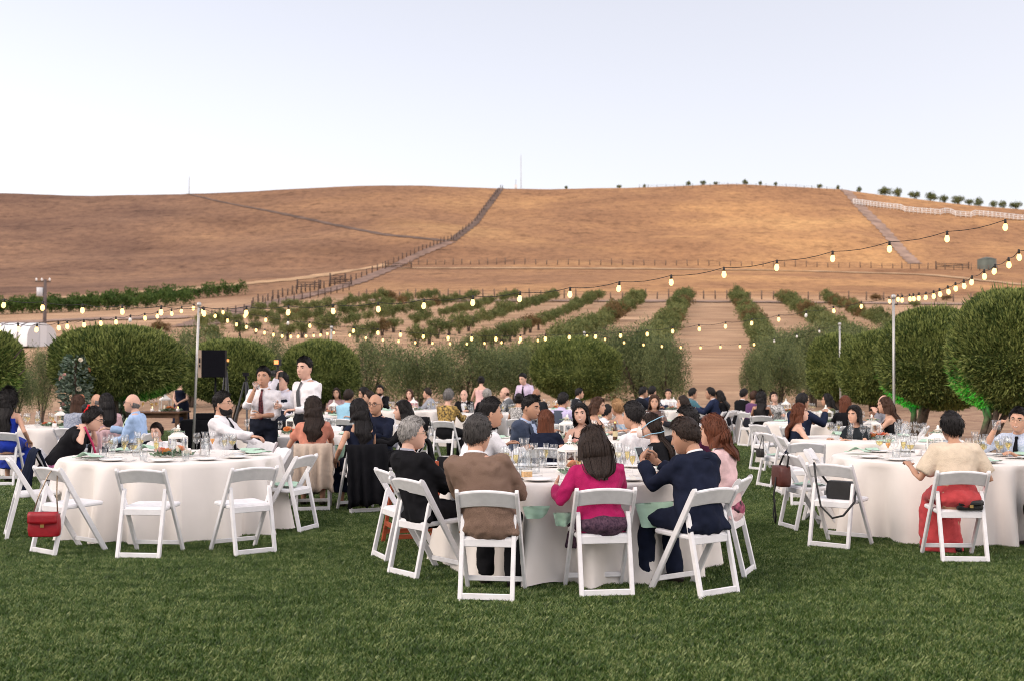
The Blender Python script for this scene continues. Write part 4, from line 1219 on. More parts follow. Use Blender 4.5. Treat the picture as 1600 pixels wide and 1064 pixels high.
SEC_M = np.array([(-.11, .09, .08, 0), (-.06, .158, .118, 0), (0, .172, .128, 0), (.08, .163, .118, .0), (.17, .156, .112, .006), (.27, .166, .118, .010), (.35, .182, .122, .010), (.405, .186, .110, .0), (.44, .160, .090, -.006), (.465, .112, .072, -.010), (.49, .068, .060, -.008), (.52, .056, .056, .0)])
SEC_F = np.array([(-.11, .09, .08, 0), (-.06, .160, .118, 0), (0, .175, .128, 0), (.08, .152, .110, .0), (.17, .130, .098, .006), (.27, .142, .110, .014), (.335, .156, .122, .018), (.40, .160, .098, .0), (.435, .138, .080, -.006), (.46, .096, .064, -.010), (.485, .056, .052, -.008), (.52, .046, .047, .0)])
for _S in (SEC_M, SEC_F):
    _S[:, 0] *= 1.0
clouds = bpy.data.textures.new('fabric_folds', 'CLOUDS'); clouds.noise_scale = .10; clouds.noise_depth = 2
clouds2 = bpy.data.textures.new('diagonal_folds', 'WOOD'); clouds2.noise_scale = .085; clouds2.wood_type = 'BANDNOISE'; clouds2.turbulence = 5.0; clouds2.noise_basis_2 = 'SIN'
def soften(o, voxel, disp=.012, tex=None, it=4):
    m = o.modifiers.new('merge', 'REMESH'); m.mode = 'VOXEL'; m.voxel_size = voxel; m.use_smooth_shade = True
    m = o.modifiers.new('smooth', 'SMOOTH'); m.factor = .5; m.iterations = it
    if disp:
        m = o.modifiers.new('folds', 'DISPLACE'); m.texture = tex or clouds; m.strength = disp * .9; m.mid_level = .5; m.texture_coords = 'LOCAL'
        m = o.modifiers.new('creases', 'DISPLACE'); m.texture = clouds2; m.strength = disp * 1.0; m.mid_level = .5; m.texture_coords = 'LOCAL'
def head_def(n):
    x, y, z = n[:, 0] * .076, n[:, 1] * .096, n[:, 2] * .118
    t = np.clip(-z / .118, 0, 1); fr = n[:, 1] > 0
    x = x * (1 - .30 * t ** 1.8)
    y = np.where(fr, y + .085 * t * t * np.maximum(n[:, 1], 0), y * (1 - .38 * t ** 1.2))
    y = np.where(fr & (z > .03), y - .10 * np.clip(z - .03, 0, 1) * np.maximum(n[:, 1], 0), y)
    g = lambda cx, cz, sx, sz: np.exp(-((x - cx) / sx) ** 2 - ((z - cz) / sz) ** 2) * (n[:, 1] > .2)
    nz = np.where(z > -.020, .026, .010)
    y = y + .024 * np.exp(-(x / (.009 + .06 * np.clip(.01 - z, 0, .04))) ** 2 - ((z + .020) / nz) ** 2) * (n[:, 1] > .2)
    y = y - .010 * (g(.031, .012, .014, .010) + g(-.031, .012, .014, .010)) + .004 * (g(.03, .033, .02, .008) + g(-.03, .033, .02, .008))
    y = y + .004 * g(0, -.056, .020, .007) - .004 * g(0, -.072, .02, .006) + .005 * g(0, -.092, .018, .014)
    y = y + .004 * (g(.045, -.018, .016, .016) + g(-.045, -.018, .016, .016))
    return np.stack([x, y, z], 1)
def head_grid(nr, nc):
    th = np.linspace(-math.pi / 2 * .985, math.pi / 2 * .985, nr); t = np.linspace(-math.pi, math.pi, nc, endpoint=False)
    ph = t - .45 * np.sin(t)
    T, P = np.meshgrid(th, ph, indexing='ij')
    return np.stack([np.sin(P) * np.cos(T), np.cos(P) * np.cos(T), np.sin(T)], -1)
def rot_zxy(yaw, pitch, roll):
    """head turned left by yaw, nodding down by pitch, tilted by roll (degrees)"""
    return np.array(Matrix.Rotation(R(yaw), 3, 'Z') @ Matrix.Rotation(R(-pitch), 3, 'X') @ Matrix.Rotation(R(roll), 3, 'Y'))
PEOPLE = {}
work = bpy.data.scenes.new('work')
def grow(mb, voxel):
    me = mb.mesh('work', []); o = bpy.data.objects.new('work', me); work.collection.objects.link(o)
    soften(o, voxel, 0, it=3)
    vl = work.view_layers[0]; vl.update()
    ev = o.evaluated_get(vl.depsgraph); m2 = ev.to_mesh()
    v = np.empty(len(m2.vertices) * 3); m2.vertices.foreach_get('co', v)
    f = [tuple(p.vertices) for p in m2.polygons]
    ev.to_mesh_clear(); bpy.data.objects.remove(o); bpy.data.meshes.remove(me)
    return v.reshape(-1, 3), f
def person(key, label, px, py, s, yaw, sex='m', stand=False, lean=4, curve=10, twist=0, head=(0, 4, 0), L='table', Rr='table', skin='mid', hair=('short', 'black'),
           top=('shirt', (.78, .76, .78)), sleeve='long', bottom=('trousers', (.02, .022, .03)), glasses=None, tie=None, beard=False, shirt=None, smile=False, who=None, cyaw=None,
           legs=0.0, collar=True, seat_label=None, chair_on=True, bow=False, curlL=.6, curlR=.6, pnL=None, pnR=None, dressy=None, hipy=-.05, hairlen=None, hairw=1.0, headk=1.09, skirtw=1.0, cpx=None, ztop=None, build=1.0, kneedrop=0):
    near = s >= 98
    nh = (26, 36) if s >= 98 else (16, 22)
    S_ = SEC_M if sex == 'm' else SEC_F
    hipz = .93 if stand else .535
    if stand: hipy = 0
    H = np.arange(-.14, .74, .01)
    A = R(lean) + R(curve) * np.clip(H, 0, 9) / .5
    dy, dz = np.sin(A) * .01, np.cos(A) * .01
    i0 = int(round(.14 / .01))
    Y = np.cumsum(dy); Z = np.cumsum(dz); Y += hipy - Y[i0]; Z += hipz - Z[i0]
    shx = 0.0
    if cpx is not None:      # sit on the chair given and lean so that the head comes where it belongs
        yaw = cpx[2]; gq = ground(cpx[0], cpx[1]); rx_, ry_ = gq.x - math.sin(R(yaw)) * .262, gq.y + math.cos(R(yaw)) * .262
        hy0 = float(np.interp(.515, H, Y)) + .03
        wx, wy = rx_ - math.sin(R(yaw)) * hy0, ry_ + math.cos(R(yaw)) * hy0
        e_ = max(-.24, min(.24, (px - 800) / F * wy - wx))
        shx = e_ * math.cos(R(yaw)); sm_ = np.clip(H, 0, .63) / .63
        Y += -e_ * math.sin(R(yaw)) * sm_
        s = F / wy
    def fr(h):
        a = np.interp(h, H, A); tw = R(twist) * min(1, max(0, h / .42))
        up = np.array((0, math.sin(a), math.cos(a))); f0 = np.array((0, math.cos(a), -math.sin(a))); sd = np.array((1.0, 0, 0))
        f1 = f0 * math.cos(tw) - sd * math.sin(tw); s1 = sd * math.cos(tw) + f0 * math.sin(tw)
        return np.array((shx * min(1.0, max(0, h) / .63), np.interp(h, H, Y), np.interp(h, H, Z))), s1, f1, up
    def sec(h):
        return [np.interp(h, S_[:, 0], S_[:, k]) for k in (1, 2, 3)]
    def torso(mb, hs, infl=0.0, n=20, flare=0.0, cap=True):
        ang = np.linspace(0, 2 * math.pi, n, endpoint=False); rr = []
        for i, h in enumerate(hs):
            p, sd, f, up = fr(h); w, d, yo = sec(h)
            w = w * build + infl + flare * max(0, -h); d = d * build + infl + flare * .6 * max(0, -h)
            ca, sa = np.cos(ang), np.sin(ang)
            cx = np.sign(ca) * np.abs(ca) ** .86; sy = np.sign(sa) * np.abs(sa) ** .86
            rr.append(p + f * yo + np.outer(cx * w, sd) + np.outer(sy * d, f))
        mb.rings(rr, cap)
    # ---- joints
    shw = (.162 if sex == 'm' else .142) * build
    arms = {}
    presets = {'table': (.15, .43, .80), 'lap': (.09, .30, .63), 'side': (.27, .08, .60), 'chin': (.06, .26, .98), 'edge': (.20, .36, .79), 'knee': (.14, .36, .62)}
    if stand:
        presets = {'side': (.24, .06, .80), 'front': (.10, .28, 1.02), 'drink': (.08, .22, 1.40), 'table': (.2, .4, 1.0), 'lap': (.05, .26, .98)}
    for sgn, tgt in ((-1, L), (1, Rr)):
        p, sd, f, up = fr(.415)
        sh = p + sd * shw * sgn + f * -.005
        inner = p + sd * shw * .45 * sgn
        if isinstance(tgt, str):
            q = presets[tgt]; tgt = (q[0] * sgn, q[1], q[2])
        w = np.array(tgt, float)
        l1, l2 = .285, .25
        dv = w - sh; D = np.linalg.norm(dv)
        if D > (l1 + l2) * .985:
            w = sh + dv / D * (l1 + l2) * .985; dv = w - sh; D = np.linalg.norm(dv)
        a = (l1 * l1 - l2 * l2 + D * D) / (2 * D); hh = math.sqrt(max(1e-6, l1 * l1 - a * a))
        pole = np.array((sgn * .55, -.35, -1.0)); u = dv / D; pole = pole - u * (pole @ u); pole /= np.linalg.norm(pole)
        e = sh + u * a + pole * hh
        arms[sgn] = (inner, sh, e, w)
    # ---- body (one mesh): torso, neck, head, arms, hands, legs
    mb = MB(); soft = MB()
    torso(soft, np.linspace(-.11, .50, 14), -.013 if top[0] in ('shirt', 'jacket', 'sweater', 'blouse') else 0.0)
    hp = head
    Hr = rot_zxy(twist * .6 + hp[0], hp[1], hp[2])
    pn, sdn, fn, upn = fr(.515)
    Hc = pn + np.array((0, .012, 0)) + Hr[:, 2] * .115 + Hr[:, 1] * .018
    nk = fr(.44)[0]
    nr_ = .056 if sex == 'm' else .047
    soft.tube([nk, fr(.50)[0] * .6 + pn * .4, Hc - Hr[:, 2] * .05 - Hr[:, 1] * .015], [nr_ * 1.25, nr_, nr_], 12)
    def hw(P): return (np.asarray(P, float) * headk) @ Hr.T + Hc
    n0 = head_grid(*nh); hv = head_def(n0.reshape(-1, 3)).reshape(nh[0], nh[1], 3)
    hs_ = 1.0 if sex == 'm' else .96
    mb.rings([hw(r_ * hs_) for r_ in hv])
    for sg in (-1, 1):
        mb.ball((0, 0, 0), (.007, .017, .030), 8, 5); mb.v[-1] = hw(mb.v[-1] * hs_ + np.array((sg * .0755, -.012, -.006)) * hs_)
    armr = 1.0 if sex == 'm' else .82
    for sg in (-1, 1):
        inner, sh, e, w = arms[sg]
        soft.tube([inner, sh, sh * .5 + e * .5, e, e * .55 + w * .45, w], np.array([.05, .052, .044, .038, .038, .026]) * armr, 10)
        d = (w - e) / np.linalg.norm(w - e)
        pnv = np.array(pnL if sg < 0 else pnR, float) if (pnL if sg < 0 else pnR) is not None else np.array((0, -.1, -1.0))
        pnv = pnv - d * (pnv @ d); pnv /= np.linalg.norm(pnv) + 1e-9
        side = np.cross(d, pnv) * (1 if sg > 0 else -1)     # thumb side
        hsz = 1.0 if sex == 'm' else .88
        c = curlL if sg < 0 else curlR
        mb.tube([w - d * .02, w + d * .02 * hsz, w + d * .055 * hsz, w + d * .088 * hsz], [(.024 * hsz, .019 * hsz), (.033 * hsz, .016 * hsz), (.040 * hsz, .015 * hsz), (.040 * hsz, .012 * hsz)], 10, up=pnv)
        nf = 6
        for k, (off, ln) in enumerate(((.028, .070), (.0095, .080), (-.0095, .074), (-.028, .058))):
            b = w + d * .082 * hsz + side * off * hsz; a = 0.15; pts = [b]
            for q in range(3):
                a += c * (.75 if q else .6)
                b = b + (d * math.cos(a) + pnv * math.sin(a)) * ln * hsz * (.42, .32, .26)[q]; pts.append(b)
            mb.tube(pts, np.array([.0095, .009, .008, .006]) * hsz, nf)
        b = w + d * .03 * hsz + side * .028 * hsz
        mb.tube([b - side * .012, b + (side * .75 + d * .6) * .03 * hsz, b + (side * .75 + d * .95 + pnv * .5 * c) * .052 * hsz, b + (side * .5 + d * 1.25 + pnv * .9 * c) * .068 * hsz], np.array([.012, .012, .010, .007]) * hsz, nf)
    LEG = {}
    for sg in (-1, 1):
        hj = np.array((sg * .088, hipy, hipz)) if not stand else np.array((sg * .09, 0, hipz))
        if stand:
            kn = np.array((sg * .10, .02, .50)); an = np.array((sg * .105, -.01, .085))
        else:
            kn = np.array((sg * (.11 + legs), hipy + .425, .525 - kneedrop)); an = np.array((sg * (.11 + legs * .9), hipy + .40 + .05 * sg * (1 if len(key) % 2 else -1), .085))
        LEG[sg] = (hj, kn, an)
        fm = 1.0 if sex == 'm' else .92
        soft.tube([hj, hj * .5 + kn * .5, kn, kn * .55 + an * .45, an], np.array([.085, .075, .056, .052, .034]) * fm, 10)
        mb.tube([an + (0, -.05, -.05), an + (0, .03, -.045), an + (0, .13, -.062)], [(.032, .03), (.038, .032), (.030, .015)], 8, up=(0, 0, 1))
    if near:      # grow torso, neck and limbs together, then set head, hands and feet into the same mesh
        gv, gf = grow(soft, .015)
        soft = MB(); soft.add(gv, gf)
    allmb = MB()
    allmb.v = soft.v + mb.v; allmb.n = soft.n + mb.n
    allmb.f = soft.f + [tuple(i + soft.n for i in f) for f in mb.f]; allmb.m = [0] * len(allmb.f)
    body_me = allmb.mesh('person', [skin_m(skin)])
    # ---- where the person stands
    zt_ = CAMH - (py - HORIZ) / s if ztop is None else ztop
    topz = max(hw(hv.reshape(-1, 3))[:, 2]) + .012
    k = zt_ / topz
    ca, sa = math.cos(R(yaw)), math.sin(R(yaw))
    hx, hy = Hc[0] * k, Hc[1] * k
    X = (px - 800) / s - (hx * ca - hy * sa); Yw = F / s - (hx * sa + hy * ca)
    if cpx is not None: X, Yw = rx_, ry_
    o = tag(obj('person', body_me, None, (X, Yw, 0), R(yaw), k), label, 'person', 'wedding guests')
    def part(name, mbx, m, soft_v=None, disp=.012, tex=None, smooth=True):
        c = obj(name, mbx.mesh(name, [m] if not isinstance(m, list) else m, smooth), o)
        if soft_v:
            soften(c, soft_v, disp, tex)
        return c
    vox = .0135 if s >= 150 else (.016 if near else None)
    # ---- lower garment
    bk, bc = bottom[0], bottom[1]
    if bk == 'trousers':
        m2 = MB()
        torso(m2, np.linspace(-.135, .10, 7), .018)
        for sg in (-1, 1):
            hj, kn, an = LEG[sg]
            m2.tube([hj + (0, -.0, 0), hj * .5 + kn * .5, kn, kn * .6 + an * .4, an + (0, 0, .0)], [.100, .092, .074, .068, .062], 12)
        part('trousers', m2, cloth_m(bc), vox, .014)
    else:
        m2 = MB(); p = fr(.10)[0]
        if stand:
            pts = [p, (0, 0, hipz), (0, 0, .75), (0, 0, .5), (0, .0, bottom[2] if len(bottom) > 2 else .35)]; rad = [(.15, .12), (.195, .15), (.20, .17), (.22, .19), (.25, .22)]
        else:
            ze = bottom[2] if len(bottom) > 2 else .32
            pts = [p, np.array((0, hipy, hipz + .03)), np.array((0, hipy + .16, hipz + .015)), np.array((0, hipy + .33, hipz + .01)), np.array((0, hipy + .43, hipz - .05)), np.array((0, hipy + .43, (hipz + ze) / 2)), np.array((0, hipy + .42, ze))]
            rad = [(.145, .115), (.20, .145), (.205, .115), (.20, .10), (.205, .12), (.21, .135), (.22, .15)]
        rad = [(a_ * skirtw, b_) for a_, b_ in rad]
        m2.tube(pts, rad, 18, cap=True)
        if not stand:
            m2.ball((0, hipy - .005, hipz + .005), (.20 * build, .165 * build, .105), 16, 10)
        part('skirt', m2, cloth_m(bc), vox, .018)
    for sg in (-1, 1):
        an = LEG[sg][2]; m2 = MB()
        m2.tube([an + (0, -.065, -.05), an + (0, -.055, -.035), an + (0, .04, -.035), an + (0, .12, -.05), an + (0, .17, -.062), an + (0, .18, -.068)], [(.02, .03), (.036, .042), (.042, .044), (.044, .032), (.034, .022), (.012, .010)], 10, up=(0, 0, 1))
        part('shoe', m2, mat('shoe_leather', (.02, .015, .013), .35))
    # ---- upper garment
    tk, tc = top[0], top[1]
    infl = {'shirt': .013, 'jacket': .024, 'sweater': .016, 'dress': .008, 'tank': .007, 'blouse': .016, 'shawl': .03}[tk]
    hem = {'shirt': .02, 'jacket': -.15 if not stand else -.2, 'sweater': -.07, 'dress': .0, 'tank': .02, 'blouse': -.02, 'shawl': .20}[tk]
    hi = .478 if tk == 'shirt' else .466 if tk in ('shirt', 'jacket', 'sweater', 'blouse') else (.375 if tk in ('dress', 'tank') else .475)
    m2 = MB()
    hs = np.linspace(max(hem, -.11), hi, 13)
    if tk == 'jacket' and not stand:
        torso(m2, np.concatenate([[-.11, -.06], np.linspace(0, hi, 11)]), infl, flare=.25)
        p = fr(-.06)[0]; m2.tube([p + (0, -.05, .07), p + (0, -.095, .015), p + (0, -.105, -.012)], [(.19, .07), (.222, .05), (.226, .042)], 16)
    else:
        torso(m2, hs, infl)
    if sleeve != 'none':
        for sg in (-1, 1):
            inner, sh, e, w = arms[sg]
            up_ = 1.0 if tk != 'jacket' else 1.06
            rr = np.array([.055, .058, .050, .044, .043, .034]) * armr + infl * .75
            pts = [inner, sh, sh * .5 + e * .5, e, e * .5 + w * .5, e * .06 + w * .94]
            if sleeve == 'short': pts = [inner, sh, sh * .7 + e * .3, sh * .4 + e * .6]; rr = rr[:4] + .006
            elif sleeve == 'cap': pts = [inner, sh, sh * .82 + e * .18]; rr = rr[:3] + .004
            elif sleeve == 'rolled': pts = [inner, sh, sh * .5 + e * .5, e, e * .72 + w * .28]; rr = np.append(rr[:4] + .004, rr[4] + .008)
            elif sleeve == 'shawl': pts = [inner, sh, sh * .5 + e * .5, sh * .2 + e * .8]; rr = rr[:4] + .022
            m2.tube(pts, rr, 12)
            if tk == 'jacket':
                m2.ball(sh * .86 + inner * .14 + (0, 0, .004), .058 * armr + .018, 10, 6)
    nm = {'shirt': 'shirt', 'jacket': 'jacket', 'sweater': 'sweater', 'dress': 'dress_bodice', 'tank': 'top', 'blouse': 'blouse', 'shawl': 'shawl'}[tk]
    part(nm, m2, cloth_m(tc), vox, .006 if tk in ('dress', 'shawl') else .016)
    if tk in ('dress', 'tank') and sleeve == 'none':
        for sg in (-1, 1):
            m2 = MB(); pts = []
            for h, ff in ((.36, 1), (.42, .75), (.455, 0), (.42, -.8), (.36, -1)):
                p, sd, f, up = fr(h); w, d, yo = sec(h); pts.append(p + sd * sg * .085 + f * (yo + ff * (d + .008)) + up * (.008 if ff == 0 else 0))
            m2.tube(pts, .006, 6); part('strap', m2, cloth_m(tc))
    if collar and tk in ('shirt', 'jacket'):
        m2 = MB(); ang = np.linspace(0, 2 * math.pi, 16, endpoint=False); rr = []
        for h, r_ in ((.468, .075), (.505, .066), (.512, .063), (.500, .058), (.47, .060)):
            p, sd, f, up = fr(h); r_ = r_ * (1 if sex == 'm' else .85)
            rr.append(p + np.outer(np.cos(ang) * r_, sd) + np.outer(np.sin(ang) * r_, f) + np.outer(-.02 * np.clip(np.sin(ang), 0, 1), up))
        m2.rings(rr, False); part('collar', m2, cloth_m(tc if tk == 'shirt' else (shirt or (.78, .77, .79))))
    if tk == 'jacket':
        m2 = MB(); ang = np.linspace(0, 2 * math.pi, 20, endpoint=False); rr = []
        for h, r_ in ((.425, .135), (.468, .104), (.494, .084), (.492, .078), (.46, .076)):
            p, sd, f, up = fr(h); r_ = r_ * (1 if sex == 'm' else .85)
            rr.append(p + np.outer(np.cos(ang) * r_, sd) + np.outer(np.sin(ang) * r_ * .92, f) + np.outer(-.05 * np.clip(np.sin(ang), 0, 1) ** 1.5, up))
        m2.rings(rr, False); part('jacket_collar', m2, cloth_m(tc))
        m2 = MB()
        rows = []
        for h, wd in ((.468, .062), (.42, .060), (.34, .042), (.25, .012)):
            p, sd, f, up = fr(h); w, d, yo = sec(h)
            rows.append([p + sd * u * wd + f * (yo + d + infl + .009 - .008 * abs(u)) for u in (-1, -.4, .4, 1)])
        m2.rings(np.array(rows), False, closed=False); part('shirt_front', m2, cloth_m(shirt or (.78, .77, .79)))
        for sg in (-1, 1):
            m2 = MB(); rows = []
            for h, wi, wo in ((.475, .055, .085), (.42, .060, .115), (.36, .046, .115), (.25, .010, .035)):
                p, sd, f, up = fr(h); w, d, yo = sec(h)
                rows.append([p + sd * sg * wi + f * (yo + d + infl + .013), p + sd * sg * wo + f * (yo + d * .88 + infl + .012)])
            m2.rings(np.array(rows), False, closed=False); part('lapel', m2, cloth_m(tc))
    if tie is not None:
        m2 = MB(); pts, rad = [], []
        for h, wd in ((.478, .016), (.462, .020), (.445, .013), (.36, .024), (.26, .031), (.17, .036), (.10, .034), (.07, .004)):
            p, sd, f, up = fr(h); w, d, yo = sec(h); pts.append(p + f * (yo + d * build + infl + .012)); rad.append((wd, .006))
        m2.tube(pts, rad, 8, up=tuple(fr(.3)[2])); part('tie', m2, cloth_m(tie))
    if bow:
        m2 = MB(); p, sd, f, up = fr(.475); c = p + f * .085
        m2.tube([c - sd * .05, c - sd * .025, c, c + sd * .025, c + sd * .05], [(.026, .012), (.020, .012), (.008, .012), (.020, .012), (.026, .012)], 8, up=tuple(f)); part('bow_tie', m2, cloth_m((.01, .01, .012)))
    # ---- hair
    st, hc_ = hair
    hm = hair_m(hc_)
    ng = head_grid(30, 44) if near else head_grid(18, 26)
    nr2, nc2 = ng.shape[:2]
    nn = ng.reshape(-1, 3); hp_ = head_def(nn) * hs_
    az = np.degrees(np.abs(np.arctan2(nn[:, 0], nn[:, 1])))
    zz = hp_[:, 2]
    m2 = MB()
    if st in ('short', 'fade', 'spiky', 'bald', 'updo', 'bob', 'long', 'pony', 'curly', 'wavy', 'crop'):
        if st == 'bald':
            zl = np.interp(az, [0, 70, 85, 110, 180], [-1, -1, .02, .02, -.01]); zlo = np.interp(az, [0, 80, 100, 180], [0, -.01, -.06, -.08])
            cov = np.clip((zz - zlo) / .015, 0, 1) * np.clip((zl - zz) / .02, 0, 1); thick = .006
        else:
            side = {'short': (-.015, -.035), 'fade': (.0, -.02), 'spiky': (-.01, -.03), 'crop': (-.02, -.05)}.get(st, (-.03, -.06))
            zlo = np.interp(az, [0, 42, 62, 84, 100, 180], [.072, .068, .045, side[0], side[1], -.075])
            if st in ('bob', 'long', 'curly', 'wavy'):
                zlo = np.interp(az, [0, 30, 55, 75, 180], [.078, .070, .03, -.09, -.1])
            cov = np.clip((zz - zlo) / .016, 0, 1)
            tt = np.clip((zz - .0) / .07, 0, 1)
            thick = {'short': .010 + .012 * tt, 'fade': .003 + .022 * tt ** 1.5, 'spiky': .006 + .026 * tt, 'crop': .012 + .010 * tt, 'updo': .012, 'pony': .012, 'bob': .020, 'long': .018, 'curly': .030, 'wavy': .022}[st]
            thick = thick * (1 + .14 * wob(nn, 9.0, len(key) + int(px)))
        off = -.006 + cov * (thick + .006)
        pts = hw(hp_ + nn * off[:, None])
        keep = (cov > .02).reshape(nr2, nc2)
        f = []
        for i in range(nr2 - 1):
            for j in range(nc2):
                j2 = (j + 1) % nc2
                if keep[i, j] or keep[i + 1, j] or keep[i, j2] or keep[i + 1, j2]:
                    f.append((i * nc2 + j, i * nc2 + j2, (i + 1) * nc2 + j2, (i + 1) * nc2 + j))
        m2.add(pts, f); m2.add(pts[-nc2:], [tuple(range(nc2))])
        # single strands over the cap
        hr = np.random.default_rng(int(px)); ii = np.nonzero(cov > .45)[0]
        ns = 0 if not len(ii) else ((1500 if s >= 98 else 350) if st != 'bald' else 250)
        if ns:
            ii = hr.choice(ii, ns); N_ = nn[ii]; base_ = hp_[ii] + N_ * (off[ii] - .003)[:, None] + hr.normal(0, .003, (ns, 3))
            fl = np.stack([N_[:, 0] * .3, np.where(N_[:, 2] > .6, .5, -.35), np.where(N_[:, 2] > .6, .1, -1.0)], 1); fl = fl - N_ * (fl * N_).sum(1)[:, None]
            if st in ('long', 'wavy', 'curly', 'bob', 'updo', 'pony'):
                fl = np.stack([N_[:, 0] * .3, np.full(ns, -.3), np.full(ns, -1.0)], 1); fl = fl - N_ * (fl * N_).sum(1)[:, None]
            stand_ = {'short': .05, 'fade': .25, 'spiky': 1.1, 'crop': .06, 'curly': .4, 'bald': .15}.get(st, -.12)
            ln_ = {'short': .024, 'fade': .018, 'spiky': .03, 'crop': .035, 'curly': .05, 'bald': .014}.get(st, .042)
            dr_ = fl + N_ * stand_ + hr.normal(0, .06, (ns, 3))
            Q_ = leafq(base_, dr_, ln_ * (.6 + .8 * hr.random(ns)), .0022 if near else .004, hr)
            m2.add(hw(Q_.reshape(-1, 3)), [(4 * i, 4 * i + 1, 4 * i + 2, 4 * i + 3) for i in range(ns)])
    if st in ('bob', 'long', 'curly', 'wavy'):
        zlow = {'bob': -.145, 'long': -.12, 'curly': -.10, 'wavy': -.13}[st]
        rows, nphi = [], 40
        phi = np.linspace(-math.pi, math.pi, nphi + 1)
        gap = R(66)
        zs = np.linspace(.075, zlow, 14)
        for zq in zs:
            q = math.sqrt(max(0, 1 - (max(zq, 0) / .135) ** 2)); fl = max(0, -zq) / .12
            wv = (.006 * np.sin(phi * 7 + zq * 60) if st == 'wavy' else .012 * np.sin(phi * 9 + zq * 90) if st == 'curly' else .002 * np.sin(phi * 23))
            rx, ry = (.090 * q + .012 * fl) * (1 + (hairw - 1) * min(1, max(0, (.10 - zq) / .1))), .106 * q - .006 * fl
            rows.append(hw(np.stack([np.sin(phi) * (rx + wv), np.cos(phi) * (ry + wv) - .010, np.full(nphi + 1, zq)], 1) * hs_))
        v = np.concatenate(rows); f = []
        for i in range(len(zs) - 1):
            for j in range(nphi):
                if abs((phi[j] + phi[j + 1]) / 2) < gap + (0 if zs[i] > .02 else 0):
                    continue
                f.append((i * (nphi + 1) + j, i * (nphi + 1) + j + 1, (i + 1) * (nphi + 1) + j + 1, (i + 1) * (nphi + 1) + j))
        m2.add(v, f)
    if st in ('long', 'wavy', 'pony', 'curly'):
        ln = hairlen if hairlen is not None else {'long': .33, 'wavy': .30, 'pony': .28, 'curly': .14}[st]
        P = [hw((0, -.045, .015)), hw((0, -.080, -.02)), hw((0, -.090, -.07)), hw((0, -.085, -.12))]
        for q in (np.linspace(.385, ln - .06, 4) if ln < .36 else (ln + .01, ln - .03)):
            if 1:
                p, sd, f, up = fr(q); w, d, yo = sec(q); P.append(p + f * (yo - d - infl - .022))
        n = len(P)
        if st == 'pony':
            rad = [(.03, .03), (.035, .03)] + [(.038, .03)] * (n - 4) + [(.03, .02), (.012, .008)]
        else:
            rad = [(.06, .045), (.086, .05), (.092, .050), (.096, .042)] + [(.092, .034)] * max(0, n - 6) + [(.078, .024), (.035, .008)]
        # smooth path, grooved like locks
        P = np.array(P); t = np.linspace(0, n - 1, 4 * n); PP = np.stack([np.interp(t, range(n), P[:, a]) for a in range(3)], 1)
        for _ in range(3):
            PP[1:-1] = (PP[:-2] + PP[1:-1] * 2 + PP[2:]) / 4
        ra = np.interp(t, range(n), [r_[0] for r_ in rad]) * hairw; rb = np.interp(t, range(n), [r_[1] for r_ in rad])
        ang = np.linspace(0, 2 * math.pi, 26, endpoint=False); rr = []
        T = np.gradient(PP, axis=0); T /= np.linalg.norm(T, axis=1)[:, None]
        sdv = Hr[:, 0]
        for i in range(len(PP)):
            u_ = np.cross(sdv, T[i]); u_ /= np.linalg.norm(u_); s2 = np.cross(T[i], u_)
            gr = 1 + .07 * np.sin(ang * 9 + i * .15) + (.05 * np.sin(i * .9 + ang * 2) if st in ('wavy', 'curly') else 0)
            sw = .012 * math.sin(i * .55) if st in ('wavy', 'curly') else 0
            rr.append(PP[i] + s2 * sw + np.outer(np.cos(ang) * ra[i] * gr, s2) + np.outer(np.sin(ang) * rb[i] * gr, u_))
        m2.rings(rr)
        # loose locks lying over it
        RR = np.array(rr); hr = np.random.default_rng(int(px) + 3); nl = 150 if near else 40; Vq = []
        for q in range(nl):
            j = hr.integers(0, 26); i_a = hr.integers(2, len(PP) // 2); i_b = min(len(PP) - 1, i_a + hr.integers(6, len(PP)))
            sc_ = 1.01 + .07 * hr.random(); dj = hr.normal(0, .03)
            path_ = [PP[i] + (RR[i, j] - PP[i]) * sc_ + (RR[i, (j + 1) % 26] - RR[i, j]) * (dj * (i - i_a)) for i in range(i_a, i_b + 1)]
            if i_b == len(PP) - 1:
                path_.append(path_[-1] + T[-1] * .02 * hr.random())
            for i in range(len(path_) - 1):
                wv_ = (RR[min(i_a + i, len(PP) - 1), (j + 1) % 26] - RR[min(i_a + i, len(PP) - 1), j]); wv_ = wv_ / (np.linalg.norm(wv_) + 1e-9) * .0032
                Vq += [path_[i] - wv_, path_[i] + wv_, path_[i + 1] + wv_, path_[i + 1] - wv_]
        m2.add(Vq, [(4 * i, 4 * i + 1, 4 * i + 2, 4 * i + 3) for i in range(len(Vq) // 4)])
    if st == 'updo':
        m2.ball((0, 0, 0), (.048, .042, .045), 12, 8, jit=.15); m2.v[-1] = hw(m2.v[-1] + (0, -.10, .06))
    if beard:
        cv = np.clip((np.interp(az, [0, 22, 45, 75, 100], [-.036, -.042, -.062, -.050, -.012]) - zz) / .012, 0, 1) * np.clip((102 - az) / 8, 0, 1) * np.clip((zz + .13) / .02, 0, 1)
        cv = cv * (1 - np.exp(-((hp_[:, 0] / .022) ** 2) - ((zz + .056) / .010) ** 2) * (nn[:, 1] > 0))
        pts = hw(hp_ + nn * (-.006 + cv * .018)[:, None]); keep = (cv > .02).reshape(nr2, nc2); f = []
        for i in range(nr2 - 1):
            for j in range(nc2):
                j2 = (j + 1) % nc2
                if keep[i, j] or keep[i + 1, j2]:
                    f.append((i * nc2 + j, i * nc2 + j2, (i + 1) * nc2 + j2, (i + 1) * nc2 + j))
        mbd = MB(); mbd.add(pts, f); part('beard', mbd, hm)
    if m2.n:
        part('hair', m2, hm)
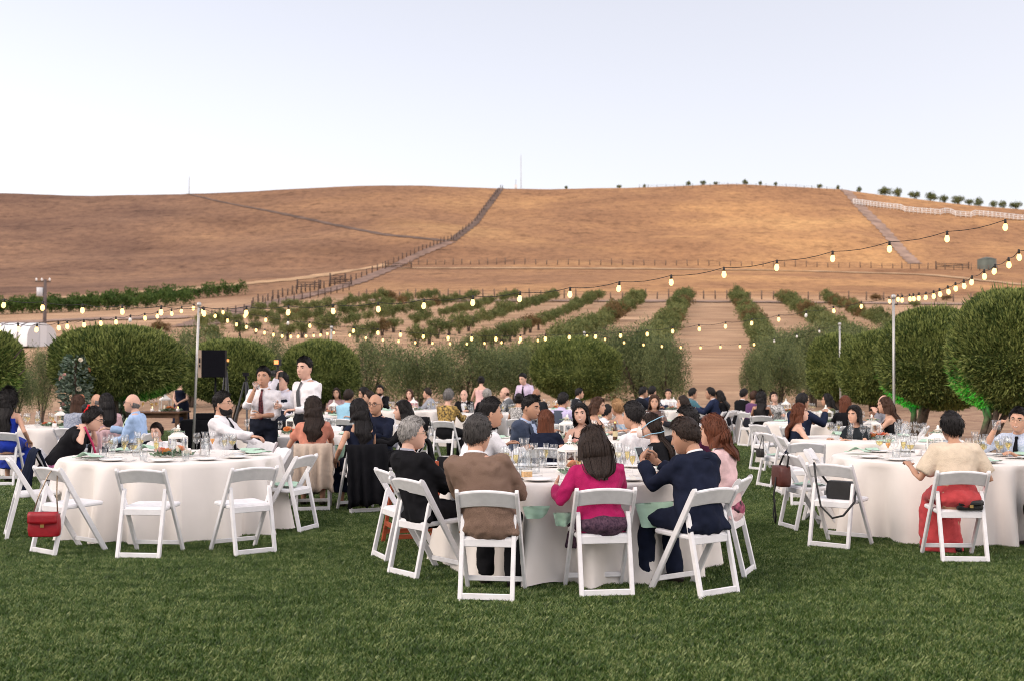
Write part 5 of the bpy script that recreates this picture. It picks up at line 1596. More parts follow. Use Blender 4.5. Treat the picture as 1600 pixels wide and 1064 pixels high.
    # ---- face
    def face(x, z, out=0.0):
        n_ = np.array([[x / .076, 0, z / .118]]); n_[0, 1] = math.sqrt(max(0, 1 - n_[0, 0] ** 2 - n_[0, 2] ** 2))
        return head_def(n_)[0] * hs_ + np.array((0, out, 0))
    facing = math.cos(R(yaw + twist * .6 + hp[0]))       # -1 towards the camera
    if facing < .55:
        for sg in (-1, 1):
            m2 = MB(); c = face(sg * .031, .012, .0005)
            m2.ball((0, 0, 0), (.0135, .006, .0062), 10, 6); m2.v[-1] = hw(m2.v[-1] + c)
            m2.ball((0, 0, 0), (.0072, .005, .0064), 8, 5, mi=1); m2.v[-1] = hw(m2.v[-1] + c + (0, .0025, 0))
            part('eye', m2, [eye_w, eye_d])
            m2 = MB(); m2.tube([hw(face(sg * (.014 + .012 * q), .030 + .004 * math.sin(q * 1.4), .002)) for q in (0, 1, 2, 3)], [.0030, .0054, .0048, .0022], 5); part('eyebrow', m2, hair_m('dark' if hc_ in ('blonde', 'auburn') else hc_))
        w_ = .026 if smile else .021
        m2 = MB(); q = np.linspace(-1, 1, 9)
        cu = .008 if smile else -.001
        m2.tube([hw(face(w_ * u, -.056 + cu * u * u, .001)) for u in q], [.0018] + [(.0034 if not smile else .005) * (1 - .5 * abs(u)) for u in q[1:-1]] + [.0018], 6)
        part('mouth', m2, lip_m)
        if smile:
            m2 = MB(); m2.tube([hw(face(w_ * .72 * u, -.0555 + cu * u * u, .0045)) for u in q], [(.001, .001)] + [.0036 * (1 - .4 * abs(u)) for u in q[1:-1]] + [(.001, .001)], 6); part('teeth', m2, teeth_m)
    if glasses:
        gm = frame_m if glasses == 'dark' else frame_g
        m2 = MB(); yf = .104
        for sg in (-1, 1):
            a = np.linspace(0, 2 * math.pi, 15)
            m2.tube([hw(((sg * .033 + .024 * math.cos(q)) * hs_, yf - .010 * abs(math.cos(q)) * (1 if math.cos(q) * sg > 0 else 0), (.010 + .018 * math.sin(q)))) for q in a], .0022, 5, cap=False)
            m2.tube([hw((sg * .058, yf - .012, .014)), hw((sg * .079, .05, .014)), hw((sg * .080, -.015, .010)), hw((sg * .078, -.03, -.005))], .0020, 5)
        m2.tube([hw((-.010, yf, .014)), hw((0, yf + .003, .017)), hw((.010, yf, .014))], .002, 5)
        part('spectacles', m2, gm)
    if not stand and chair_on:
        chair((X, Yw, 0), yaw if cyaw is None else cyaw, seat_label or ('white folding chair under the ' + (who or label)), s < 75, 1.0)
    PEOPLE[key] = dict(o=o, hw=hw, Hr=Hr, arms=arms, fr=fr, k=k, part=part, sec=sec, infl=infl, loc=Vector((X, Yw, 0)), yaw=R(yaw), Hc=Hc)
    return o
def world_pt(key, p):
    q = PEOPLE[key]; v = Vector(p) * q['k']; v.rotate(Euler((0, 0, q['yaw']))); return v + q['loc']

# ------------------------------------------------------------------ the guests, nearest first
NAVY = (.012, .016, .034); BLACK = (.010, .010, .012); WHITE = (.80, .78, .80); CHAR = (.022, .023, .028); SUITBL = (.045, .062, .105); BROWNT = (.17, .105, .075)
MAG = (.42, .010, .105); SALM = (.60, .24, .165); CORAL = (.47, .055, .060); CREAM = (.66, .55, .42); LBLUE = (.36, .50, .74); LAV = (.56, .50, .72); PINK = (.66, .42, .43); SKYB = (.34, .60, .76); COBALT = (.010, .035, .33); PLUM = (.07, .015, .04)
# --- front centre table
person('a1', 'person in dark suit and spectacles seated sideways at front centre table, looking right', 634, 651, 200, -52, lean=-2, curve=8, head=(-22, 4, 0), L=(-.10, .30, .66), Rr=(.12, .30, .66), skin='light', hair=('short', 'white'),
       top=('jacket', BLACK), shirt=(.36, .36, .42), tie=(.05, .06, .10), glasses='wire', who='person in dark suit and spectacles', cpx=(628, 904, -50), bottom=('trousers', BLACK))
person('a2', 'person in brown tweed jacket seated with back to camera at front centre table', 737, 648, 214, -14, lean=2, curve=12, twist=-6, head=(-14, 8, 0), L=(-.14, .36, .84), Rr=(.10, .30, .86), skin='mid', hair=('short', 'pepper'),
       top=('jacket', ((.125, .078, .056), (.235, .150, .108), 170)), who='person in brown tweed jacket', cpx=(759, 943, -8), bottom=('trousers', BLACK), glasses='wire', build=1.14, headk=1.15)
person('a3', 'person in magenta sweater seated with back to camera, left hand reaching out', 928, 662, 205, 8, 'f', lean=6, curve=6, head=(6, 6, -4), L=(-.30, .20, .80), Rr=(.12, .38, .80), skin='mid', hair=('long', 'dark'), hairlen=.37, hairw=1.28, headk=1.13,
       build=1.15, top=('sweater', MAG), bottom=('skirt', ((.03, .012, .03), (.10, .05, .08), 60), .30), who='person in magenta sweater', curlL=.2, cpx=(949, 936, 8), pnL=(1, 0, -.3), collar=False)
person('a4', 'person in navy suit bent over a smartphone at front centre table', 1082, 652, 200, 42, lean=8, curve=12, head=(26, 18, 0), L=(-.10, .42, .92), Rr=(.05, .42, .92), skin='tan', hair=('short', 'dark'),
       top=('jacket', NAVY), who='person holding a smartphone', cpx=(1125, 934, 36), bottom=('trousers', NAVY), pnL=(1, .2, .3), pnR=(-1, .2, .2), curlL=.8, curlR=.8)
person('a5', 'person in pale pink blazer half hidden behind the navy suit with smartphone', 1118, 646, 186, 66, 'f', lean=4, curve=8, head=(4, 8, 0), skin='mid', hair=('wavy', 'auburn'), hairlen=.41, top=('jacket', (.72, .50, .50)), bottom=('skirt', ((.02, .012, .016), (.5, .12, .2), 22), .34), who='person in pale pink blazer', cpx=(1172, 900, 66))
person('a6', 'person in plum jacket with boutonniere turned left at front centre table', 1074, 634, 160, 92, lean=6, curve=8, head=(4, 6, 0), skin='mid', hair=('short', 'black'), top=('jacket', PLUM), shirt=(.03, .02, .03), who='person in plum jacket', L='lap', Rr='lap')
person('a7', 'person in black top with face mask straps across dark ponytail', 1016, 643, 164, 62, 'f', lean=6, curve=10, head=(16, 4, 0), skin='light', hair=('pony', 'dark'), top=('blouse', BLACK), who='person wearing a face mask', bottom=('skirt', BLACK, .3), L='lap', Rr='lap')
person('a8', 'person in white shirt looking away left, beside the masked guest', 990, 627, 158, 34, lean=4, curve=8, head=(12, 4, 0), skin='mid', hair=('short', 'black'), top=('shirt', WHITE), who='person in white shirt beside the mask', L='lap', Rr='lap')
person('a9', 'person in white shirt leaning on front centre table behind the tweed jacket', 766, 622, 157, -58, lean=14, curve=12, head=(-14, 4, 0), L=(-.12, .40, .82), Rr=(.10, .48, .80), skin='tan', hair=('fade', 'black'), top=('shirt', WHITE), who='person in white shirt behind the tweed jacket')
# --- front left table
person('b1', 'person in black top with red hair tie bending over front left table', 146, 633, 140, -72, 'f', lean=22, curve=22, head=(-8, 26, 0), L=(-.16, .30, .95), Rr=(.20, .22, .96), skin='light', hair=('updo', 'black'), top=('blouse', BLACK), sleeve='short', glasses='dark', bottom=('skirt', ((.012, .014, .05), (.65, .20, .38), 18), .30), who='person with red hair tie', seat_label='white folding chair under the person with red hair tie')
person('b2', 'small child with dark hair seen behind the flowers of front left table', 246, 660, 128, 170, 'f', lean=4, curve=6, head=(0, 6, 0), skin='light', hair=('crop', 'dark'), top=('shirt', (.72, .70, .72)), who='small child behind the flowers', collar=False, L='table', Rr='table')
# --- table beside the standing pair
person('c1', 'bearded person in white shirt and black tie leaning back in folding chair', 348, 612, 126, -104, lean=-14, curve=10, head=(8, -2, 0), L=(-.16, .36, .66), Rr=(.18, .40, .80), skin='mid', hair=('fade', 'black'), beard=True, glasses='wire', tie=BLACK, top=('shirt', WHITE), who='bearded person in white shirt')
person('c2', 'person in peach blouse with long dark hair, back to camera', 490, 618, 130, 10, 'f', lean=8, curve=6, head=(4, 4, 0), L=(-.24, .36, .80), Rr='table', skin='tan', hair=('wavy', 'dark'), top=('blouse', SALM), sleeve='short', bottom=('skirt', (.45, .14, .10), .2), who='person in peach blouse', collar=False)
person('c3', 'person in navy dress with ruffled shoulders, back to camera', 561, 622, 132, 24, 'f', lean=6, curve=6, head=(6, 2, 0), skin='tan', hair=('wavy', 'black'), top=('dress', NAVY), sleeve='cap', bottom=('skirt', NAVY, .2), who='person in navy ruffled dress', L='side', Rr='table')
person('c4', 'person in navy shirt and dark spectacles facing camera', 587, 614, 120, 158, lean=4, curve=8, head=(4, 4, 0), skin='tan', hair=('bald', 'black'), glasses='dark', top=('shirt', NAVY), who='person in navy shirt facing camera')
person('c5', 'person with shoulder-length dark hair in profile, facing left behind the white-haired guest', 630, 624, 124, 96, 'f', lean=2, curve=8, head=(4, 2, 0), skin='light', hair=('long', 'black'), top=('blouse', BLACK), who='person in profile behind the dark suit', bottom=('skirt', BLACK, .3))
person('c6', 'standing person in white shirt and floral tie drinking from a glass', 412, 573, 116, 176, stand=True, lean=0, curve=2, head=(0, -2, 0), L=(-.03, .24, 1.06), Rr=(.06, .24, 1.40), skin='tan', hair=('fade', 'black'), sleeve='rolled', tie=((.008, .008, .010), (.22, .05, .06), 45), top=('shirt', WHITE), bottom=('trousers', (.015, .018, .03)), curlR=.8, pnR=(-.3, -.5, -.2), pnL=(.3, -1, 0))
person('c7', 'standing person in white shirt and grey tie holding a small glass', 476, 558, 117, 142, stand=True, lean=2, curve=4, head=(12, 2, 0), L=(-.06, .28, 1.06), Rr=(.24, .26, 1.10), skin='light', hair=('fade', 'black'), top=('shirt', WHITE), tie=(.08, .085, .09), bottom=('trousers', CHAR), curlR=.8, curlL=.8, pnR=(-1, 0, -.1), build=1.06)
person('c8', 'photographer in dark vest behind the drinking guest, camera raised', 441, 584, 104, 150, stand=True, lean=4, curve=6, head=(0, 8, 0), L=(.10, .30, 1.55), Rr=(-.06, .30, 1.60), skin='light', hair=('short', 'black'), top=('shirt', (.70, .68, .76)), bottom=('trousers', BLACK), ztop=1.66)
# --- far left table
person('d1', 'person in cobalt blue dress with long black hair cut off by left edge', 14, 608, 106, 6, 'f', lean=4, curve=6, head=(-4, 2, 0), skin='mid', hair=('curly', 'black'), top=('dress', COBALT), sleeve='none', bottom=('skirt', COBALT, .2), who='person in cobalt blue dress', L='edge', Rr='side')
person('d2', 'person in grey-blue patterned dress with short brown hair, back to camera', 123, 616, 98, -18, 'f', lean=4, curve=10, head=(-6, 4, 0), skin='mid', hair=('bob', 'brown'), top=('blouse', ((.16, .19, .27), (.42, .45, .52), 60)), sleeve='short', bottom=('skirt', (.2, .23, .3), .2), who='person in grey-blue patterned dress', collar=False)
person('d3', 'bald person in spectacles mostly hidden behind the long-haired guest in pink', 152, 614, 86, 60, lean=4, curve=8, head=(10, 4, 0), skin='mid', hair=('bald', 'grey'), glasses='wire', top=('shirt', (.5, .5, .55)), who='bald person behind the pink jacket')
person('d4', 'person in dusty pink jacket with long straight black hair', 167, 613, 104, 30, 'f', lean=4, curve=8, head=(6, 4, 0), skin='mid', hair=('long', 'black'), top=('blouse', (.60, .40, .42)), bottom=('skirt', BLACK, .3), who='person in dusty pink jacket')
person('d5', 'bald person in light blue shirt and dark spectacles facing left', 208, 614, 108, 86, lean=2, curve=8, head=(4, 2, 0), skin='light', hair=('bald', 'grey'), glasses='dark', top=('shirt', LBLUE), who='bald person in light blue shirt', L='lap', Rr='table')
person('d6', 'standing person in dark navy dress by the wooden table', 283, 588, 62, 176, 'f', stand=True, lean=0, curve=2, skin='light', hair=('long', 'auburn'), top=('dress', NAVY), sleeve='cap', bottom=('skirt', NAVY, .45), L='lap', Rr='lap', ztop=1.66)
# --- table behind the front centre table
person('e1', 'smiling person in blue blazer with folded arms', 829, 618, 131, -118, lean=4, curve=8, head=(-2, 8, -6), L=(.06, .30, .84), Rr=(-.08, .28, .86), skin='tan', hair=('fade', 'black'), top=('jacket', SUITBL), shirt=(.45, .55, .75), smile=True, who='smiling person in blue blazer')
person('e2', 'person in navy jacket with chestnut bob, back to camera', 853, 639, 135, -8, 'f', lean=4, curve=6, head=(-6, 2, 0), skin='mid', hair=('bob', 'auburn'), top=('jacket', NAVY), who='person with chestnut bob', bottom=('trousers', NAVY))
person('e3', 'smiling person with black straps and long dark hair facing camera', 907, 628, 133, 164, 'f', lean=4, curve=6, head=(6, 2, 6), skin='light', hair=('long', 'black'), top=('tank', BLACK), sleeve='none', smile=True, who='smiling person with black straps', bottom=('skirt', BLACK, .3))
person('e4', 'person in lavender shirt and slate vest seen from behind', 880, 613, 90, -34, lean=6, curve=8, head=(-10, 4, 0), skin='tan', hair=('short', 'black'), top=('shirt', LAV), who='person in lavender shirt and vest')
person('e5', 'person with brown fringe looking right beside the smiling guest', 934, 619, 106, -112, 'f', lean=4, curve=8, head=(0, 8, 0), skin='mid', hair=('long', 'brown'), top=('dress', BLACK), sleeve='none', who='person with brown fringe', bottom=('skirt', BLACK, .3))
# --- third table back
person('f1', 'person with blonde hair and bare shoulders in pale blue print dress', 965, 623, 104, 22, 'f', lean=4, curve=8, head=(14, 2, 0), skin='mid', hair=('crop', 'blonde'), top=('dress', ((.70, .66, .62), (.16, .34, .52), 24)), sleeve='none', who='person in pale blue print dress', bottom=('skirt', ((.70, .66, .62), (.16, .34, .52), 24), .3))
person('f2', 'person with long brown hair facing camera at third table back', 1022, 616, 86, 176, 'f', skin='mid', hair=('wavy', 'brown'), top=('blouse', (.12, .07, .06)), who='person facing camera with long brown hair', smile=True)
person('f3', 'person with long straight dark hair facing left at third table back', 1067, 617, 90, 82, 'f', skin='mid', hair=('long', 'dark'), top=('blouse', (.02, .02, .025)), who='person with long straight hair facing left')
person('f4', 'person in white shirt bending beside the guest with fringe', 948, 632, 96, -60, lean=16, curve=14, skin='mid', hair=('short', 'black'), top=('shirt', WHITE), who='person bending in white shirt')
person('f5', 'person in navy suit facing left by the foot of the alley', 1110, 605, 66, 66, lean=8, curve=12, skin='tan', hair=('short', 'black'), top=('jacket', (.018, .026, .06)), who='person in navy suit by the alley')
person('f6', 'person in black with dark hair beside the navy suit by the alley', 1124, 609, 66, 60, 'f', lean=6, curve=8, skin='mid', hair=('long', 'black'), top=('blouse', BLACK), who='person in black by the alley')
person('f7', 'person in dark jacket, left of two facing right at the back', 1005, 604, 62, -74, skin='tan', hair=('short', 'black'), top=('jacket', (.012, .014, .022)), who='left one of two facing right')
person('f8', 'person in navy jacket, right of two facing right at the back', 1019, 603, 61, -50, skin='mid', hair=('short', 'black'), top=('jacket', (.02, .03, .07)), who='right one of two facing right')
# --- back tables, left half
person('g1', 'person in black top with gold flowers and grey hair, back to camera', 701, 607, 84, -20, 'f', lean=4, curve=8, skin='light', hair=('crop', 'grey'), top=('blouse', ((.012, .012, .014), (.55, .36, .10), 30)), who='person in gold-flowered top', bottom=('trousers', BLACK))
person('g2', 'bald person in black suit and bow tie facing camera', 725, 608, 66, 172, skin='light', hair=('bald', 'grey'), top=('jacket', BLACK), bow=True, who='person in bow tie')
person('g3', 'standing person in blush dress with dark updo, back to camera', 752, 588, 62, 10, 'f', stand=True, lean=6, curve=6, head=(-20, 12, 0), skin='light', hair=('updo', 'black'), top=('dress', (.72, .46, .44)), sleeve='none', bottom=('skirt', (.72, .46, .44), .1), ztop=1.62)
person('g4', 'white-haired person in black jacket, back to camera', 761, 607, 72, 4, skin='light', hair=('short', 'white'), top=('jacket', BLACK), who='white-haired person in black jacket')
person('g5', 'person in grey suit facing left at the back', 789, 604, 64, 96, skin='light', hair=('bald', 'brown'), top=('jacket', (.12, .13, .14)), who='person in grey suit at the back')
person('g6', 'standing person in lavender shirt and black tie leaning over back table', 817, 584, 64, 152, stand=True, lean=8, curve=14, head=(-6, 14, 0), L='front', Rr='front', skin='light', hair=('fade', 'black'), top=('shirt', (.64, .54, .70)), tie=BLACK, bottom=('trousers', BLACK), ztop=1.68)
person('g7', 'person in black and white print dress with dark updo, back to camera', 811, 613, 80, -6, 'f', skin='mid', hair=('updo', 'black'), top=('blouse', ((.02, .02, .02), (.7, .68, .66), 40)), sleeve='cap', bottom=('skirt', BLACK, .3), who='person in black and white print dress')
person('g8', 'bald person in dark jacket, back to camera', 838, 606, 72, 0, skin='deep', hair=('bald', 'black'), top=('jacket', CHAR), who='bald person in dark jacket')
person('g9', 'person in sky blue shirt, back to camera, behind the peach blouse', 545, 608, 80, -18, lean=6, curve=8, skin='tan', hair=('short', 'dark'), top=('shirt', SKYB), who='person in sky blue shirt')
person('g10', 'person with long dark hair facing camera beside the sky blue shirt', 526, 605, 62, 178, 'f', skin='mid', hair=('long', 'dark'), top=('blouse', (.4, .25, .25)), who='person facing camera beside the sky blue shirt', smile=True)
person('g11', 'person with dark hair, head bowed, right of the sky blue shirt', 569, 604, 72, 110, 'f', head=(0, 12, 0), skin='mid', hair=('wavy', 'black'), top=('blouse', BLACK), who='person with bowed head')
person('g12', 'bearded person in dark suit facing camera at back left table', 594, 601, 58, 172, skin='tan', hair=('short', 'black'), beard=True, top=('jacket', BLACK), tie=BLACK, who='bearded person in dark suit')
person('g13', 'person with dark hair between the navy shirt and the sky blue shirt', 577, 610, 80, 100, skin='mid', hair=('short', 'dark'), top=('shirt', (.03, .04, .09)), who='person between navy and sky blue shirts')
# --- second tables on the right
person('h1', 'person in navy sleeveless dress with auburn hair, face turned right', 1249, 629, 116, -92, 'f', lean=2, curve=8, head=(-10, -4, 0), skin='light', hair=('wavy', 'auburn'), top=('dress', NAVY), sleeve='none', bottom=('skirt', NAVY, .2), who='person in navy sleeveless dress', L='lap', Rr='edge')
person('h2', 'person in dark navy suit raising a hand, behind the auburn-haired guest', 1253, 614, 96, -48, lean=6, curve=8, head=(-10, 2, 0), L='table', Rr=(.20, .42, .98), skin='tan', hair=('short', 'black'), top=('jacket', (.014, .02, .045)), who='person in dark navy suit raising a hand')
person('h3', 'person in black jacket with reddish bob, back to camera', 1320, 617, 94, -6, 'f', lean=4, curve=8, skin='mid', hair=('bob', 'auburn'), top=('jacket', BLACK), who='person in black jacket with reddish bob')
person('h4', 'person in dark dress with short wavy black hair, looking left', 1334, 632, 118, 126, 'f', lean=8, curve=12, head=(6, 4, 0), skin='mid', hair=('bob', 'black'), top=('blouse', (.02, .025, .03)), sleeve='short', who='person with short wavy black hair', bottom=('skirt', BLACK, .3), collar=False)
person('h5', 'person in black strappy dress with long brown hair, facing left', 1383, 619, 102, 72, 'f', lean=4, curve=8, L='table', Rr='chin', skin='mid', hair=('long', 'brown'), top=('tank', BLACK), sleeve='none', who='person in black strappy dress', bottom=('skirt', BLACK, .2))
person('h6', 'bald person in grey shirt behind the strappy dress', 1381, 616, 90, 96, L='chin', Rr='table', skin='light', hair=('bald', 'grey'), top=('shirt', (.22, .22, .25)), who='bald person in grey shirt')
person('h7', 'person in black suit, leftmost at back right table', 1162, 607, 64, -58, skin='mid', hair=('short', 'black'), top=('jacket', BLACK), who='leftmost person in black suit')
person('h8', 'person in purple top beside the black suit at back right table', 1178, 610, 68, -64, 'f', skin='mid', hair=('crop', 'brown'), top=('blouse', (.12, .05, .14)), who='person in purple top')
person('h9', 'person in black halter dress with long black hair, back to camera', 1189, 611, 74, -14, 'f', skin='tan', hair=('curly', 'black'), top=('dress', BLACK), sleeve='none', who='person in black halter dress', bottom=('skirt', BLACK, .1))
person('h10', 'laughing person in black and white top with head thrown back', 1209, 612, 70, 172, 'f', lean=-4, curve=4, head=(8, -18, 8), skin='light', hair=('crop', 'dark'), top=('blouse', ((.02, .02, .02), (.75, .74, .72), 34)), smile=True, who='laughing person')
# --- front right table
person('i1', 'person in cream shawl and coral dress with short black hair, back to camera', 1488, 643, 172, 2, 'f', lean=10, curve=8, head=(8, 4, 0), L=(-.30, .26, .80), Rr=(.30, .26, .80), skin='tan', hair=('crop', 'black'), top=('shawl', CREAM), sleeve='shawl', bottom=('skirt', CORAL, .02), who='person in cream shawl', cpx=(1509, 882, -3), skirtw=.86, collar=False, build=1.08, glasses='wire')
person('i2', 'smiling person in light blue shirt and black tie raising a tumbler at right edge', 1590, 636, 150, 138, lean=4, curve=8, head=(4, 2, -4), L=(-.06, .30, .80), Rr=(.15, .30, 1.08), skin='mid', hair=('short', 'black'), glasses='wire', tie=BLACK, sleeve='rolled', top=('shirt', ((.42, .50, .66), (.62, .68, .78), 90)), smile=True, who='smiling person in light blue shirt', pnR=(-1, 0, -.2), curlR=.8)
person('i3', 'person in dark skirt at the right edge, only lap and arm in view', 1668, 655, 172, 34, 'f', lean=6, curve=8, skin='tan', hair=('long', 'black'), top=('blouse', (.02, .03, .03)), bottom=('skirt', (.010, .014, .016), .34), who='person cut off by the right edge', L='lap', Rr='lap', sleeve='short')
# --- a few more at the far tables
person('k1', 'person in teal shirt facing right, left of the pair by the alley', 1082, 606, 62, -70, skin='tan', hair=('short', 'black'), top=('shirt', (.06, .16, .20)), who='person in teal shirt')
person('k2', 'person in white shirt facing camera at the foot of the alley', 1044, 607, 58, 170, skin='mid', hair=('short', 'dark'), top=('shirt', WHITE), who='person in white shirt at the foot of the alley')
person('k3', 'person in charcoal jacket facing right below the lone clipped tree', 905, 606, 60, -80, skin='mid', hair=('short', 'black'), top=('jacket', CHAR), who='person in charcoal jacket below the clipped tree')
person('k4', 'person in rose dress facing camera at back left table', 640, 607, 60, 168, 'f', skin='light', hair=('long', 'brown'), top=('blouse', (.50, .16, .20)), who='person in rose dress')
person('k5', 'person in grey shirt facing left at back left table', 668, 606, 60, 84, skin='mid', hair=('short', 'dark'), top=('shirt', (.30, .32, .36)), who='person in grey shirt at back left table')
person('k6', 'person in olive dress at third right table, facing left', 1292, 614, 80, 78, 'f', skin='tan', hair=('long', 'black'), top=('blouse', (.10, .11, .05)), who='person in olive dress')
# dress under the shawl
q = PEOPLE['i1']; m2 = MB()
ang = np.linspace(0, 2 * math.pi, 22, endpoint=False); rr = []
for h in np.linspace(-.05, .30, 8):
    p_, sd_, f_, u_ = q['fr'](h); w_, d_, yo_ = q['sec'](h); rr.append(p_ + f_ * yo_ + np.outer(np.cos(ang) * (w_ * 1.08 + .012), sd_) + np.outer(np.sin(ang) * (d_ * 1.08 + .012), f_))
m2.rings(rr); soften(q['part']('dress_bodice', m2, cloth_m(CORAL)), .014, .01)
# slate vest over the lavender shirt, dark vest of the photographer
for key, col in (('e4', (.06, .075, .11)), ('c8', (.014, .018, .03))):
    q = PEOPLE[key]; m2 = MB(); rr = []
    for h in np.linspace(-.02, .445, 9):
        p_, sd_, f_, u_ = q['fr'](h); w_, d_, yo_ = q['sec'](h); w_ = min(w_, .165); rr.append(p_ + f_ * yo_ + np.outer(np.cos(ang) * (w_ + .020), sd_) + np.outer(np.sin(ang) * (d_ + .022), f_))
    m2.rings(rr, False); q['part']('vest', m2, cloth_m(col))
# ruffled shoulders, hair ties, mask, corsages, napkin bib
q = PEOPLE['b1']; m2 = MB(); a = np.linspace(0, 2 * math.pi, 20)
m2.tube([q['hw']((.040 * math.cos(t), -.088 + .006 * math.sin(5 * t), .055 + .042 * math.sin(t))) for t in a], [.012 + .004 * math.sin(7 * t) for t in a], 7); q['part']('hair_tie', m2, mat('red_velvet', (.55, .012, .015), .7, .2, 20))
m2 = MB(); m2.tube([world_pt('b1', (0, 0, 0)) * 0 + Vector(q['arms'][1][3]) + Vector((0, .02, .02)), Vector(q['arms'][1][3]) + Vector((.02, .10, -.15)), Vector(q['arms'][1][3]) + Vector((0, .16, -.36))], .012, 6); q['part']('lanyard', m2, mat('pink_strap', (.42, .02, .09), .6))
q = PEOPLE['a7']; m2 = MB()
rows = []
for z_, w_ in ((.006, .030), (-.02, .055), (-.05, .060), (-.085, .045), (-.10, .02)):
    rows.append([q['hw']((w_ * u, .128 - .055 * u * u - (.02 if z_ > 0 or z_ < -.09 else 0), z_)) for u in np.linspace(-1, 1, 9)])
m2.rings(np.array(rows), False, closed=False); q['part']('face_mask', m2, mat('mask_paper', (.74, .62, .58), .8, .06, 20))
for z0, z1 in ((.0, .075), (-.07, -.06)):
    m2 = MB(); m2.tube([q['hw'](v) for v in ((-.06, .08, z0 - .02), (-.093, 0, (z0 + z1) / 2), (-.06, -.09, z1), (0, -.122, z1 + .01), (.06, -.09, z1), (.093, 0, (z0 + z1) / 2), (.06, .08, z0 - .02))], .0045, 6); q['part']('mask_strap', m2, mat('mask_elastic', (.30, .52, .66), .7))
for key, sg in (('a1', -1), ('a6', -1)):
    q = PEOPLE[key]; p_, sd_, f_, u_ = q['fr'](.36); w_, d_, yo_ = q['sec'](.36)
    c = p_ + sd_ * .10 * sg + f_ * (d_ + q['infl'] + .02)
    b = tag(obj('boutonniere', SPR[1], None, world_pt(key, c), (R(70), 0, q['yaw']), .22), 'rose boutonniere pinned to the %s' % ('dark suit of the spectacled guest' if key == 'a1' else 'plum jacket'), 'boutonniere')
    obj('rose', ROSES['blush'], b, (0, 0, .08), None, 2.6); obj('rose', ROSES['cream'], b, (.12, .05, .05), None, 1.8)
q = PEOPLE['d5']; m2 = MB(); rows = []
for h, wd in ((.45, .05), (.36, .085), (.26, .11), (.16, .12)):
    p_, sd_, f_, u_ = q['fr'](h); w_, d_, yo_ = q['sec'](h)
    rows.append([p_ + sd_ * u * wd + f_ * (yo_ + d_ + .05 - .03 * u * u + .006 * math.sin(u * 9)) for u in np.linspace(-1, 1, 9)])
m2.rings(np.array(rows), False, closed=False); q['part']('napkin_bib', m2, mat('pale_green_bib', (.52, .66, .46), .8, .06, 9))
# --- things held in hands
p_ = world_pt('a4', np.array(PEOPLE['a4']['arms'][-1][3]) + (.05, .085, .05))
ph = thing('smartphone', 'smartphone in pale case held by the guest in navy suit', 'smartphone', p_, (R(62), 0, R(36)))
mb = MB(); mb.box((0, 0, 0), (.074, .150, .009)); obj('case', mb.mesh('case', [mat('phone_case', (.55, .66, .66), .4)], False), ph)
mb = MB(); mb.box((0, 0, .0055), (.068, .142, .002)); obj('screen', mb.mesh('screen', [mat('phone_screen', (.02, .025, .03), .1)], False), ph)
h_ = np.array(PEOPLE['c6']['arms'][1][3]); p_ = world_pt('c6', h_ + (-.06, .07, .03)); o = glassware('tumbler', p_, 'tipped tumbler at the lips of the drinking guest', None, W_TUMB); o.rotation_euler = (R(-60), 0, R(176)); o.scale = (1.1,) * 3
h_ = np.array(PEOPLE['c7']['arms'][1][3]); p_ = world_pt('c7', h_ + (-.035, .085, -.02)); glassware('tumbler', p_, 'small tumbler in the hand of the standing guest in grey tie', None, W_TUMB)
h_ = np.array(PEOPLE['i2']['arms'][1][3]); p_ = world_pt('i2', h_ + (-.04, .08, -.02)); o = glassware('tumbler', p_, 'tumbler of iced water raised by the smiling guest at right edge', None, W_TUMB); o.scale = (1.15,) * 3
# photographer's camera with flash
p_ = at(434, 583, PEOPLE['c8']['loc'].y - .25)
g = thing('photo_camera', 'black camera with raised flash above the drinking guest', 'camera', p_, R(150))
mb = MB(); mb.box((0, 0, 0), (.14, .07, .10)); obj('camera_body', mb.mesh('camera_body', [mat('camera_black', (.015, .015, .016), .5)], False), g)
mb = MB(); mb.tube([(0, .03, 0), (0, .14, 0)], [.038, .042], 14); obj('lens', mb.mesh('lens', [mat('camera_black', (0, 0, 0))]), g)
mb = MB(); mb.tube([(0, 0, .05), (0, 0, .12)], .02, 8); mb.box((0, 0, .16), (.09, .06, .10)); obj('flash', mb.mesh('flash', [mat('camera_black', (0, 0, 0))], False), g)
mb = MB(); mb.box((0, .036, .165), (.075, .012, .06)); obj('flash_head', mb.mesh('flash_head', [emit('flash_amber', (1.0, .30, .10), 2.2)], False), g)
mb = MB(); mb.tube([(0, 0, -.05), (-.02, .02, -.18), (-.03, .03, -.36)], [.022, .020, .018], 8); obj('grip', mb.mesh('grip', [mat('camera_black', (0, 0, 0))]), g)

# ================================================================== empty chairs
def chair_px(px, py, yaw, label):
    """chair whose rear feet stand around pixel px, py"""
    g = ground(px, py)
    return chair((g.x - math.sin(R(yaw)) * .262, g.y + math.cos(R(yaw)) * .262, 0), yaw, label)
def chair_s(px, s, yaw, label):
    return chair(spot(px, s), yaw, label, s < 75)
cA = chair_px(66, 869, -38, 'empty white folding chair with red handbag hanging from its back')
cB = chair_px(8, 842, -64, 'empty white folding chair cut off by the left edge of the picture')
cC = chair_px(215, 876, -5, 'empty white folding chair facing straight into the front left table')
cD = chair_px(400, 869, 38, 'empty white folding chair turned left at the front left table')
cE = chair_px(483, 831, 72, 'empty white folding chair seen side-on right of the front left table')
chair_s(392, 128, 150, 'empty white folding chair on the far right side of front left table')
chair_s(414, 140, 118, 'empty white folding chair tucked between front left table and its neighbour')
cZ = chair_px(592, 876, -66, 'empty white folding chair left of the guest in dark suit and spectacles')
cF = chair_px(1294, 859, -40, 'empty white folding chair with black crossbody bag on its seat')
